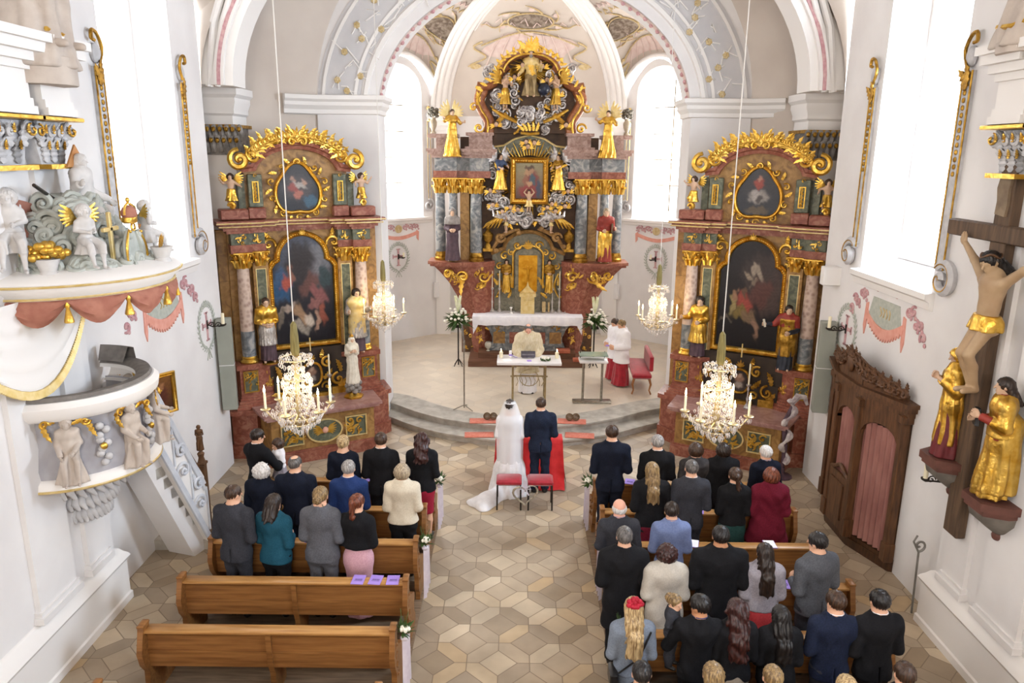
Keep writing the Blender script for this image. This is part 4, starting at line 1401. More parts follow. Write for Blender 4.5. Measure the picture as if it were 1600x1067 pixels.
def statue(name, label, loc, rz, h, parts, sex='m', pose=None, skin=None, hair=None, hmat=None, parent=None, group=None, head=(0, 0, 0), child=False, res=.016, base=None, lean=0.0, cat='statue', wide=1.0, extra=None, face=True):
 """carved figure; faces -y when rz = 0"""
 if parent is None:
  root = thing(name, label, cat, loc, rz + PI, group)
 else:
  root = bpy.data.objects.new(name, None); col.objects.link(root)
  root.parent = parent; root.location = loc; root.rotation_euler = (0, 0, rz + PI)
  KIDS.setdefault(parent, []).append(root)
 b = Body(h, sex, child, wide, pose or POSE_CONTRA, lean, head, book=True)
 sk = skin or mat('carved_flesh', '#c9a78c', None, rough=.5)
 hands = [b.hand('L', curl=.5, h=max(.006, res * .55)), b.hand('R', curl=.5, h=max(.006, res * .55))]
 mesh_of('body', [b.skin(h=max(.008, res * .75))] + hands, sk, root)
 if hair: mesh_of('hair', [b.hair(hair, h=max(.009, res * .8), length=.25*h/1.7)], hmat or HAIRM['brown'], root)
 for nm, kind, m_, kw in parts:
  kw = dict(kw); kw.setdefault('h', res)
  g = getattr(b, kind)(**kw)
  mesh_of(nm, [g], m_, root)
 if base:
  mb = MB(); mb.lathe([(base[0], -base[1]), (base[0], -.02), (base[0] * .9, .0)], 10, (0, .03, 0)); mb.build('plinth', base[2], root)
 if extra: extra(root, b)
 return root
# ------------------------------------------------------------------ the two side altars
def side_altar(side):
 O, rz, nm = ((-3.74, 14.05, 0), R(29), 'left') if side < 0 else ((4.18, 13.91, 0), R(-29.5), 'right')
 lab = ('brown and gold marbled side altar with a dark crowded martyrdom painting, by the pulpit side' if side < 0 else
   'brown and gold marbled side altar with a dark painting of seated figures, beside the confessional')
 root = thing('side_altar', lab, 'altar', O, rz, 'side altars')
 rn = random.Random(5 + side)
 # mensa
 mb = MB()
 mb.slab([(-1.03, 0.06), (1.03, 0.06), (1.13, .9), (-1.13, .9)], .22, .95)
 mensa = mb.build('altar_table', marble_brown, root)
 mb = MB()
 mb.slab([(-1.09, -.02), (1.09, -.02), (1.2, .9), (-1.2, .9)], 0, .22)
 mb.slab([(-1.05, .03), (1.05, .03), (1.16, .9), (-1.16, .9)], .2, .25)
 mb.build('base', marble_red, mensa)
 mb = MB()
 mb.slab([(-1.12, -.05), (1.12, -.05), (1.22, .92), (-1.22, .92)], .95, 1.0)
 mb.slab([(-1.17, -.09), (1.17, -.09), (1.26, .92), (-1.26, .92)], 1.0, 1.05)
 mb.build('table_top', marble_mauve, mensa)
 for x0, x1 in ((-.86, -.42), (.42, .86)):
  fr = MB(); gp = MB(); gd = MB()
  gp.box(x0, x1, .045, .07, .36, .80)
  fr.band([(0, .06), (0, .02), (.025, .02), (.025, .06)], [(x0, .36), (x1, .36), (x1, .80), (x0, .80)], closed=True)
  rocaille(gd, (x0 + x1)/2, .58, .3, .3, .03, 3 if x0 < 0 else 4, 12)
  gp.build('panel', marble_green, mensa); fr.build('panel_frame', gold_pale, mensa); gd.build('gilt_relief', gold, mensa)
 fr = MB(); gp = MB(); gd = MB()
 el = [(.36*math.cos(2*PI*k/28), .58 + .25*math.sin(2*PI*k/28)) for k in range(28)]
 gp.prism(el, .04, .07)
 fr.band([(0, .06), (0, .02), (.03, .02), (.03, .06)], el, closed=True)
 if side < 0:
  wings(gd, 0, .02, .55, .26, 1.0)
  sk = MB(); sk.ell((0, .0, .60), .06, .05, .07, 9, 7); sk.build('cherub_head', SKIN['pink_skin'], mensa)
 else:
  rocaille(gd, 0, .58, .45, .28, .02, 9, 14)
 gp.build('panel', marble_green, mensa); fr.build('panel_frame', gold_pale, mensa); gd.build('gilt_relief', gold, mensa)
 # pedestals with gilded panels, stepped
 for sg in (-1, 1):
  mb = MB()
  body = [(sg*1.18, .62), (sg*1.62, .86), (sg*1.66, 1.5), (sg*1.0, 1.5), (sg * .95, .92)]
  mb.slab([(sg*1.1, .50), (sg*1.66, .82), (sg*1.74, 1.5), (sg * .95, 1.5), (sg * .95, .75)], 0, .28)
  mb.slab(body, .28, .92)
  mb.slab([(sg*1.06, .54), (sg*1.68, .80), (sg*1.76, 1.5), (sg * .9, 1.5), (sg * .88, .82)], .90, 1.0)
  for i in range(5):
   t = i/5
   e = .12*(1 - t) ** 1.5
   mb.slab([(sg*(1.0 - e), .86 - e), (sg*(1.40 + e), .86 - e), (sg*(1.44 + e), 1.5), (sg*(.62 - e), 1.5), (sg*(.66 - e), 1.02 - e)], 1.0 + .05*i, 1.06 + .05*i)
  mb.slab([(sg*1.0, .86), (sg*1.40, .86), (sg*1.44, 1.5), (sg * .62, 1.5), (sg * .66, 1.02)], 1.25, 1.82)
  mb.slab([(sg * .96, .80), (sg*1.46, .80), (sg*1.5, 1.5), (sg * .58, 1.5), (sg * .6, .98)], 1.80, 1.9)
  p = mb.build('pedestal', marble_red, root)
  g = MB(); d = MB()
  d.box(min(sg*1.06, sg*1.34), max(sg*1.06, sg*1.34), .845, .87, 1.32, 1.76)
  g.band([(0, .86), (0, .83), (.02, .83), (.02, .86)], [(sg*1.06, 1.32), (sg*1.34, 1.32), (sg*1.34, 1.76), (sg*1.06, 1.76)][::int(sg)], closed=True)
  rocaille(g, sg*1.2, 1.54, .2, .36, .83, 6, 14)
  M = T((sg * .83, .94, 0), sg*-R(25))
  gg = MB(); rocaille(gg, 0, 1.54, .18, .36, 0.0, 8, 12)
  d.build('panel', marble_green, p); g.build('gilt_relief', gold, p); g = MB(); d = MB()
  g.add(gg.v, gg.f, M); g.build('gilt_relief', gold, p); g = MB()
  # side panel facing outward
  gg = MB(); gg.box(-.2, .2, -.012, .01, .36, .84); M2 = T((sg*1.655, 1.2, 0), sg*R(86))
  d.add(gg.v, gg.f, M2)
  gg = MB(); gg.band([(0, 0), (0, -.03), (.025, -.03), (.025, 0)], [(-.22, .34), (.22, .34), (.22, .86), (-.22, .86)], closed=True); g.add(gg.v, gg.f, M2)
  d.build('panel', marble_green, p); g.build('gilt_relief', gold, p)
 # centre wall
 mb = MB(); mb.box(-1.4, 1.4, 1.16, 1.4, 0, 4.5)
 mb.box(-1.58, -1.3, 1.22, 1.4, 1.0, 4.5); mb.box(1.3, 1.58, 1.22, 1.4, 1.0, 4.5)
 back = mb.build('back_wall', marble_brown, root)
 # pilasters
 for sg in (-1, 1):
  mb = MB(); mb.cbox((sg * .84, 1.08, 2.9), (.3, .2, 2.0), b=.02); p = mb.build('pilaster', marble_brown, root)
  q = MB(); q.box(sg * .84 - .09, sg * .84 + .09, .972, .985, 2.05, 3.75); q.build('panel', marble_green, p)
  q = MB(); q.band([(0, .985), (0, .965), (.015, .965), (.015, .985)], [(sg * .84 - .1, 2.04), (sg * .84 + .1, 2.04), (sg * .84 + .1, 3.76), (sg * .84 - .1, 3.76)], closed=True)
  q.build('gilt_edge', gold_pale, p)
  q = MB(); capital(q, sg * .84, 1.05, 3.82, .12, .26, 6); q.build('capital', gold, p)
  # column
  mb = MB(); mb.lathe([(.135, 0), (.135, .3), (.13, .9), (.112, 1.75)], 20, (sg*1.17, 1.0, 2.04)); c = mb.build('column', marble_pink, root, smooth=60)
  mb = MB(); mb.lathe([(.136, 0), (.137, .52)], 20, (sg*1.17, 1.0, 2.03)); mb.build('grey_sleeve', marble_grey, c)
  mb = MB(); mb.lathe([(.17, 0), (.18, .03), (.165, .06), (.14, .09), (.155, .11), (.137, .14)], 20, (sg*1.17, 1.0, 1.9)); mb.build('column_base', gold, c)
  mb = MB(); capital(mb, sg*1.17, 1.0, 3.79, .125, .28); mb.build('capital', gold, c)
 # entablature
 def plan(e):
  return [(-1.42 - e, 1.5), (-1.42 - e, .86 - e), (-.98 + e, .86 - e), (-.98 + e, .95 - e), (-.7 + e, .95 - e), (-.7 + e, 1.12 - e), (.7 - e, 1.12 - e), (.7 - e, .95 - e), (.98 - e, .95 - e), (.98 - e, .86 - e), (1.42 + e, .86 - e), (1.42 + e, 1.5)]
 for sg in (-1, 1):
  ent = MB(); ent.slab([(sg*1.38, 1.3), (sg*1.38, .86), (sg * .99, .86), (sg * .99, .96), (sg * .71, .96), (sg * .71, 1.5)], 4.08, 4.24)
  e_ = ent.build('architrave', marble_red, root)
  fz = MB(); fz.slab([(sg*1.36, 1.5), (sg*1.36, .9), (sg*1.0, .9), (sg*1.0, 1.0), (sg * .72, 1.0), (sg * .72, 1.5)], 4.24, 4.48)
  fz.build('frieze', marble_green, e_)
  for x in (1.18, .86):
   g = MB(); rocaille(g, sg*x, 4.36, .16, .17, .88 if x > 1 else .97, int(x*10), 7); g.build('gilt_relief', gold, e_)
 cn = MB()
 for z0, z1, e in ((4.46, 4.52, .02), (4.52, 4.58, .08), (4.58, 4.64, .15), (4.64, 4.70, .2)):
  pl = plan(e)
  cn.slab(pl, z0, z1)
 cor = cn.build('cornice', marble_red, root)
 g = MB()
 for z, e in ((4.60, .165), (4.665, .21)):
  pl = plan(e)[1:-1]
  g.tube([(x, y, z) for x, y in pl], .014, 5)
 g.build('gilt_edge', gold_pale, cor)
 # painting with shouldered arch
 pic = [(-.60, 2.17), (.60, 2.17), (.60, 3.72), (.54, 3.80), (.44, 3.86), (.44, 3.9)] + arc(0, 3.9, .44, .44, 0, PI, 18)[1:-1] + [(-.44, 3.9), (-.44, 3.86), (-.54, 3.80), (-.60, 3.72)]
 if side < 0:
  bl = [(.5, .82, .5, .25, 0, '#4a4f5c'), (.75, .75, .25, .2, .3, '#6a6a70'), (.45, .75, .28, .22, .2, '#2e2a2c'), (.12, .55, .2, .16, .3, '#35506e'), (.1, .5, .16, .06, -.3, '#20486a'), (.22, .58, .12, .07, .5, '#9a4a3c'),
    (.3, .66, .05, .1, .2, '#7d5648'), (.6, .55, .2, .1, .4, '#5a3e3a'), (.75, .45, .16, .09, -.5, '#7a4d4c'), (.66, .36, .12, .06, .4, '#7c5450'), (.45, .26, .18, .07, -.5, '#8f7258'), (.55, .2, .1, .06, -.7, '#b3a597'), (.4, .15, .2, .05, -.3, '#8d8478'),
    (.8, .25, .06, .12, .2, '#84493a'), (.7, .2, .04, .12, -.2, '#9a7a68'), (.2, .33, .16, .04, .3, '#94857a'), (.1, .25, .12, .05, .8, '#6a6055'), (.85, .6, .12, .12, 0, '#2b3b40')]
  bs = ('#17161c', '#2c2e36')
 else:
  bl = [(.8, .6, .26, .3, .2, '#443430'), (.62, .7, .3, .2, 0, '#3a302f'), (.55, .74, .04, .09, .6, '#8c8072'), (.62, .72, .13, .03, -.7, '#8c8072'), (.48, .68, .08, .03, -.3, '#857868'), (.55, .62, .07, .03, .2, '#7a6c5c'),
    (.42, .42, .14, .12, .2, '#8a3f36'), (.38, .33, .14, .07, 0, '#6a5a30'), (.24, .42, .05, .12, -.2, '#8a7a50'), (.28, .50, .05, .06, 0, '#85644e'), (.42, .52, .05, .05, 0, '#5a4436'), (.62, .22, .05, .16, .5, '#846654'), (.52, .3, .14, .06, -.2, '#6b5742'), (.12, .26, .14, .02, 0, '#5c5148'), (.68, .52, .2, .14, .3, '#51322d')]
  bs = ('#121013', '#211d1f')
 pt = painting('altar_painting', pic, 1.10, bl, bs, root, .018)
 g = MB(); ornate_frame(g, pic[::-1], .11, 1.15, True, .13); fo = g.build('picture_frame', gold, root)
 g = MB()
 for sg in (-1, 1):
  scroll(g, (sg * .64, 4.2), .14, R(200) if sg > 0 else R(-20), 1.1, -sg, 1.1); scroll(g, (sg * .78, 4.02), .1, R(120), 1.0, sg, 1.1)
  leaf(g, (sg * .6, 4.3), R(60) if sg > 0 else R(120), .2, .05, 1.1); leaf(g, (sg * .74, 3.9), R(-80), .2, .05, 1.1)
 palmette(g, (0, 4.38), .14, 1.0, 5)
 g.build('gilt_scrolls', gold, fo)
 # upper storey
 mb = MB()
 up = [(-1.0, 4.70), (1.0, 4.70), (1.0, 5.6), (.85, 5.62)] + arc(0, 5.55, .8, .5, R(12), R(168), 20) + [(-.85, 5.62), (-1.0, 5.6)]
 mb.prism(up, 1.15, 1.45); ub = mb.build('upper_storey', marble_brown, root)
 for sg in (-1, 1):
  mb = MB(); mb.cbox((sg * .82, 1.12, 5.24), (.26, .16, .62), b=.015); mb.cbox((sg*1.02, 1.25, 5.2), (.22, .2, .7), b=.015); p = mb.build('upper_pilaster', marble_green, ub)
  q = MB(); q.band([(0, 1.045), (0, 1.02), (.02, 1.02), (.02, 1.045)], [(sg * .82 - .06, 5.02), (sg * .82 + .06, 5.02), (sg * .82 + .06, 5.42), (sg * .82 - .06, 5.42)], closed=True)
  for k in range(5): leaf(q, (sg * .82, 5.05 + .07*k), PI/2, .08, .03, 1.03)
  scroll(q, (sg * .82, 5.52), .04, 0, 1, 1, 1.03); q.build('gilt_panel', gold, p)
  mb = MB(); mb.cbox((sg * .82, 1.1, 4.82), (.32, .24, .22), b=.02); mb.cbox((sg*1.25, 1.1, 4.81), (.5, .4, .2), b=.02); mb.build('plinth_block', marble_red, ub)
 mb = MB(); ped = [(-1.05, 5.60), (-.80, 5.63)] + arc(0, 5.52, .82, .52, R(165), R(15), 24) + [(.80, 5.63), (1.05, 5.60)]
 mb.band([(-.02, 1.2), (-.02, 1.05), (.04, 1.03), (.06, .98), (.12, .96), (.12, 1.2)], ped); mb.build('pediment_moulding', marble_red, ub)
 # upper picture in a curled gold frame
 up_pic = []
 for k in range(48):
  a = 2*PI*k/48
  r = 1 + .10*math.cos(3*(a - PI/2)) + .05*math.cos(5*(a - PI/2)) * .6
  up_pic.append((.40*r*math.cos(a), 5.24 + .44*r*math.sin(a)))
 if side < 0:
  b2 = [(.5, .5, .4, .3, 0, '#4a4546'), (.4, .5, .14, .12, .3, '#8a4a44'), (.55, .55, .2, .06, -.3, '#9a938d'), (.5, .35, .12, .1, 0, '#a3685a'), (.65, .6, .06, .08, 0, '#a08070'), (.4, .68, .06, .06, 0, '#9a7a6a'), (.8, .2, .2, .14, 0, '#3e5a6c')]
 else:
  b2 = [(.5, .4, .26, .16, 0, '#87807a'), (.45, .42, .12, .14, 0, '#9a938d'), (.5, .68, .13, .12, 0, '#8c4238'), (.5, .8, .06, .07, 0, '#a1715e'), (.52, .36, .08, .1, 0, '#4a4442'), (.5, .1, .3, .1, 0, '#5c5040')]
 painting('upper_painting', up_pic, 1.12, b2, ('#2e3036', '#3c3a3c'), ub, .018)
 g = MB(); ornate_frame(g, up_pic[::-1], .07, 1.14, True, .08, egg=False)
 for k in range(10):
  a = 2*PI*k/10 + .3
  scroll(g, (.54*math.cos(a), 5.24 + .54*math.sin(a)), .075, a + 2, 1.1, 1 if k % 2 else -1, 1.08)
  leaf(g, (.5*math.cos(a + .3), 5.24 + .52*math.sin(a + .3)), a + .6, .16, .04, 1.1)
 g.build('upper_frame', gold, ub)
 # gilded crest of acanthus and volutes
 g = MB()
 for sg in (-1, 1):
  scroll(g, (sg*1.1, 5.82), .19, R(90), 1.5, -sg, .95, w=.05, bulge=.08)
  scroll(g, (sg * .86, 5.90), .12, R(200 if sg > 0 else -20), 1.2, sg, .95, w=.035)
  for i in range(34):
   t = i/33
   a = R(24) + t*R(64)
   x = sg*(1.02*math.cos(a)); z = 5.56 + .64*math.sin(a)
   leaf(g, (x, z), (PI/2 + sg*(.5 + .2*math.sin(i*2.1))) , .27 + .06*math.sin(i*1.7), .05, 1.0 - .03*(i % 3), bend=sg*(1.6 if i % 2 else -1.3), curl=.5)
   if i % 3 == 1: scroll(g, (x, z + .1), .085, a, 1.2, sg, .93)
 palmette(g, (0, 6.16), .28, .95, 7, 2.4)
 scroll(g, (-.1, 6.16), .1, 0, 1.2, 1, .93); scroll(g, (.1, 6.16), .1, PI, 1.2, -1, .93)
 g.tube([(x, 1.0, z + .03) for x, z in arc(0, 5.56, 1.03, .62, R(14), R(166), 30)], .06, 6)
 g.build('gilded_crest', gold, root)
 # table shrine on the mensa: small picture with gilt scrolls
 s = MB(); s.box(-.75, .75, .92, 1.02, 1.05, 1.5); s.box(-.9, .9, .95, 1.1, 1.5, 2.05); shr = s.build('shrine_back', dark_back, root)
 g = MB(); pcx = 0.0
 op = [(.17*math.cos(2*PI*k/24)*(1.0), 1.53 + .25*math.sin(2*PI*k/24)*(1 + .12*math.cos(4*PI*k/24))) for k in range(24)]
 ornate_frame(g, op[::-1], .05, .86, True, .06, egg=False)
 for sg in (-1, 1):
  scroll(g, (sg * .32, 1.75), .12, R(60), 1.3, sg, .87); scroll(g, (sg * .3, 1.25), .1, R(200), 1.2, -sg, .87); leaf(g, (sg * .24, 1.4), R(90 + sg*-60), .28, .06, .87); leaf(g, (sg * .2, 1.85), R(90 - sg*30), .2, .05, .87)
  scroll(g, (sg * .55, 1.35), .14, R(90), 1.2, sg, .9); leaf(g, (sg * .62, 1.5), R(90), .3, .06, .9); leaf(g, (sg * .5, 1.12), R(90 - sg*60), .34, .07, .88)
 palmette(g, (0, 1.82), .16, .85, 5); g.box(-.3, .3, .8, .9, 1.05, 1.12); g.box(-.7, -.4, .84, .92, 1.05, 1.2); g.box(.4, .7, .84, .92, 1.05, 1.2)
 g.build('gilt_scrolls', gold_dark if side > 0 else gold, shr)
 painting('small_painting', op, .845, [(.5, .62, .3, .2, 0, '#8a6a58'), (.5, .75, .12, .12, 0, '#a58772'), (.45, .3, .3, .16, 0, '#9a8f85')], ('#3a322f', '#2b2523'), shr, .018)
 c = MB(); c.box(-.012, .012, .86, .885, 2.02, 2.3); c.box(-.075, .075, .86, .885, 2.18, 2.205); c.build('small_cross', gold_pale, shr)
 # flanking wall of marbled boards
 return root, O, rz
AL, OL, RZL = side_altar(-1)
AR, OR_, RZR = side_altar(1)
def on_altar(O, rz, u, v, z):
 return (O[0] + math.cos(rz)*u - math.sin(rz)*v, O[1] + math.sin(rz)*u + math.cos(rz)*v, z)
def candlestick(name, label, loc, h, hc, group, m=None, rz=0):
 r = thing(name, label, 'candlestick', loc, rz, group)
 mb = MB(); k = h / .5
 mb.lathe([(.07, 0), (.075, .02), (.05, .05), (.025, .09), (.018, .13*k), (.03, .2*k), (.016, .26*k), (.014, .36*k), (.026, .4*k), (.014, .44*k), (.045, h - .03), (.05, h), (.012, h)], 12)
 for a in range(3): mb.ell((.065*math.cos(a*2.09), .065*math.sin(a*2.09), .015), .02, .02, .02, 6, 4)
 mb.build('stick', m or silver, r, smooth=50)
 c = MB(); c.lathe([(.017, h - .01), (.017, h + hc), (.004, h + hc + .006), (.002, h + hc + .02)], 10); c.build('candle', wax, r)
 return r
for side, O, rz in ((-1, OL, RZL), (1, OR_, RZR)):
 w_ = 'pulpit-side altar' if side < 0 else 'confessional-side altar'
 for k, u in enumerate((-.26, .30) if side < 0 else (-.28, .24)):
  candlestick('candlestick', 'slim silver candlestick with unlit candle on the ' + w_ + ', ' + ('left of the small picture' if k == 0 else 'right of the small picture'), on_altar(O, rz, u, .62, 1.05), .5, .42, 'candlesticks on the side altars', silver, rz)
# statues on the side altars
white_drape = mat('ivory_robe', '#c9c0ad', '#ddd5c4', scale=12, rough=.5, bump=.1, bscale=18)
brown_robe = mat('brown_habit', '#5b463a', '#6e5748', scale=10, rough=.6)
silver_robe = mat('silvered_robe', '#8c8580', '#c9c3bd', scale=16, rough=.42, metal=.5, stretch=(4, 4, 1))
plum_robe = mat('plum_robe', '#43323a', '#57434b', scale=9, rough=.6)
navy_robe = mat('dark_blue_robe', '#22262f', '#333844', scale=9, rough=.55)
red_robe = mat('carved_red_robe', '#7d2a22', '#94372c', scale=9, rough=.5)
pol_flesh = mat('carved_flesh', '#c9a78c', None, rough=.5)
statue('saint_statue', 'carved saint in gold cape and silver gown with dark hem, left of the crowded painting', on_altar(OL, RZL, -.82, .88, 1.9), RZL, 1.3,
  [('gown', 'skirt', plum_robe, dict(z0=.60, z1=.03, r1=.12, folds=11, amp=.012)), ('surplice', 'skirt', silver_robe, dict(z0=.62, z1=.27, r1=.135, folds=17, amp=.012, t=.03)), ('cape', 'top', gold, dict(bottom=.60, t=.03, sleeves=.5))],
  'm', hair='short', hmat=HAIRM['brown'], base=(.17, .01, gold_dark))
statue('saint_statue', 'carved bearded saint in gold stole and silver gown, right of the crowded painting', on_altar(OL, RZL, .98, .80, 1.9), RZL, 1.36,
  [('gown', 'skirt', plum_robe, dict(z0=.60, z1=.03, r1=.12, folds=9)), ('surplice', 'skirt', silver_robe, dict(z0=.62, z1=.24, r1=.14, folds=17, amp=.012, t=.03)), ('chasuble', 'top', gold_pale, dict(bottom=.30, t=.04, sleeves=0, flare=.03)), ('sleeves', 'top', silver_robe, dict(bottom=.60, t=.022))],
  'm', dict(wrL=(-.2, .12, .70), wrR=(.16, .12, .66)), hair='bob', hmat=HAIRM['darkbrown'])
statue('saint_statue', 'carved young woman saint in gold tunic over a plum skirt on the right-hand altar', on_altar(OR_, RZR, -.92, .88, 1.9), RZR, 1.28,
  [('skirt', 'skirt', plum_robe, dict(z0=.60, z1=.02, r1=.12, folds=9)), ('tunic', 'skirt', gold, dict(z0=.62, z1=.25, r1=.15, folds=11, amp=.014, t=.03)), ('bodice', 'top', gold, dict(bottom=.56, t=.02, neck=.05))],
  'f', dict(wrR=(.24, .13, .66), elR=(.17, 0, .64)), hair='wavy', hmat=HAIRM['darkbrown'], head=(.2, .1, .15))
def _torch(root, b):
 mb = MB(); w = b.J['wrR']; mb.tube([tuple(w + np.array((.0, .03, -.05))), tuple(w + np.array((.03, .06, .10)))], .022, 8); mb.build('scroll_in_hand', white_drape, root)
statue('saint_statue', 'carved saint in dark blue gown and red-gold cloak reaching out, by the confessional-side altar painting', on_altar(OR_, RZR, .84, .80, 1.9), RZR, 1.3,
  [('gown', 'skirt', navy_robe, dict(z0=.62, z1=.01, r1=.11, folds=9)), ('bodice', 'top', navy_robe, dict(bottom=.54, t=.016)), ('cloak', 'skirt', gold_dark, dict(z0=.80, z1=.22, r1=.11, folds=7, t=.03, train=[((-.06, -.06, .9), (-.12, -.04, .40), .10, .08)])), ('mantle', 'top', red_robe, dict(bottom=.66, t=.026, sleeves=.3))],
  'm', dict(wrR=(.30, .12, .70), elR=(.19, .02, .69)), hair='long', hmat=HAIRM['darkbrown'], head=(.3, 0, 0), extra=_torch)
# Madonna figure on the left mensa
def _crown(root, b):
 mb = MB(); c = b.J['head']; u = .0695*b.h*b.hs
 mb.lathe([(u * .55, 0), (u * .75, u * .5), (u * .6, u * .55), (u * .2, u * .9)], 10, (c[0], c[1] - .01, c[2] + u * .75)); mb.build('crown', gold, root)
statue('madonna_statue', 'slender ivory Madonna statue with gold crown on a grey cloud base on the left altar', on_altar(OL, RZL, .74, .45, 1.36), RZL, .98,
  [('robe', 'skirt', white_drape, dict(z0=.62, z1=-.03, r1=.12, folds=13, amp=.006)), ('mantle', 'skirt', white_drape, dict(z0=.90, z1=.0, r1=.155, folds=11, amp=.008, t=.02)), ('veil', 'top', white_drape, dict(bottom=.55, t=.02, neck=.02))],
  'f', dict(wrL=(-.01, .13, .70), wrR=(.01, .13, .70)), hair='bob', hmat=white_drape, extra=_crown, res=.013)
mb = MB()
for k in range(14):
 a = k*2.4; mb.ell((.09*math.cos(a)*(1 + .3*(k % 2)), .09*math.sin(a), .12 + .02*k * .7), .07, .07, .06, 8, 6)
mdp = on_altar(OL, RZL, .74, .45, 1.05)
ms = thing('statue_base', 'grey cloud-shaped stand on gold feet beneath the ivory Madonna', 'stand', mdp, RZL)
mb.build('cloud', mat('grey_cloud', '#777069', '#9a938b', scale=12, rough=.6), ms)
mb = MB(); mb.lathe([(.2, 0), (.21, .03), (.16, .06), (.1, .1), (.08, .14)], 6); mb.build('feet', gold, ms)
# putti on the upper cornices
bare = mat('carved_flesh', '#c9a78c')
pi = 0
for side, O, rz in ((-1, OL, RZL), (1, OR_, RZR)):
 for sg in (-1, 1):
  def _w(root, b):
   g = MB(); c = b.J['chest']; wings(g, 0, -.09, c[2], .26, .9)
   scroll(g, (.0, .06), .07, 0, 1.3, 1, .06, w=.03)
   g.build('wings', gold, root)
  w_ = ('far left' if side < 0 and sg < 0 else 'beside the left apse window' if side < 0 else 'beside the right apse window' if sg < 0 else 'by the right corner capital')
  statue('putto_statue', 'small carved cherub with gold wings on a side altar cornice, ' + w_, on_altar(O, rz, sg*1.26, 1.05, 4.91), rz + sg * .3, .68,
    [('drapery', 'skirt', gold, dict(z0=.56, z1=.22, r1=.17, folds=7, amp=.01))], 'm', dict(wrL=(-.28, .12, .62 + .2*(sg > 0)), elL=(-.2, .05, .66), wrR=(.26, .1, .8 - .2*(sg > 0)), elR=(.2, 0, .7), knR=(.09, .12, .33), anR=(.09, .02, .12)), hair='curly', hmat=HAIRM['brown'], child=True, res=.012, extra=_w, cat='statue', group='cherubs on the side altars')
# ------------------------------------------------------------------ the high altar
HA = thing('high_altar', 'towering gold and marble high altar with a gilt-framed mother and child picture, in the apse', 'altar', (AC, 21.0, .3))
def hb(mb, name, m, parent=None, smooth=40):
 o = mb.build(name, m, parent or HA, smooth)
 if parent is None: o.location = (0, 0, -.3)
 return o
mb = MB()
mb.slab([(-1.62, -1.28), (1.58, -1.28), (1.58, .2), (-1.62, .2)], .3, .45)
mb.slab([(-1.36, -.9), (1.34, -.9), (1.34, .2), (-1.36, .2)], .45, .6)
hb(mb, 'wooden_step', mat('brown_step_wood', '#5a3a2a', '#74503a', scale=4, rough=.5, stretch=(.6, 8, 8)))
# mensa
mb = MB()
mb.slab([(-1.05, -.62), (1.05, -.62), (1.05, .1), (-1.05, .1)], .6, .72)
rings = []
for x, y, z in ((1.0, -.55, .72), (.98, -.52, .95), (1.08, -.58, 1.2), (1.25, -.66, 1.42), (1.3, -.7, 1.5)):
 rings.append([(-x, y, z), (x, y, z), (x, .1, z), (-x, .1, z)])
mb.loft(rings, caps=True)
men = hb(mb, 'altar_table', marble_grey, None, 20)
for x0, x1, m_ in ((-.95, -.62, marble_brown), (-.5, .5, marble_red), (.62, .95, marble_brown)):
 mb = MB(); mb.box(x0, x1, -.60, -.5, .80, 1.12); p = mb.build('panel', m_, men)
for x in (-.78, 0, .78): g = MB(); rocaille(g, x, 1.22, .22, .16, -.64, int(x*10) + 20, 7); g.build('gilt_relief', gold_dark, men)
mb = MB(); mb.slab([(-1.48, -.78), (1.48, -.78), (1.48, .1), (-1.48, .1)], 1.5, 1.6); mb.build('table_top', marble_red, men)
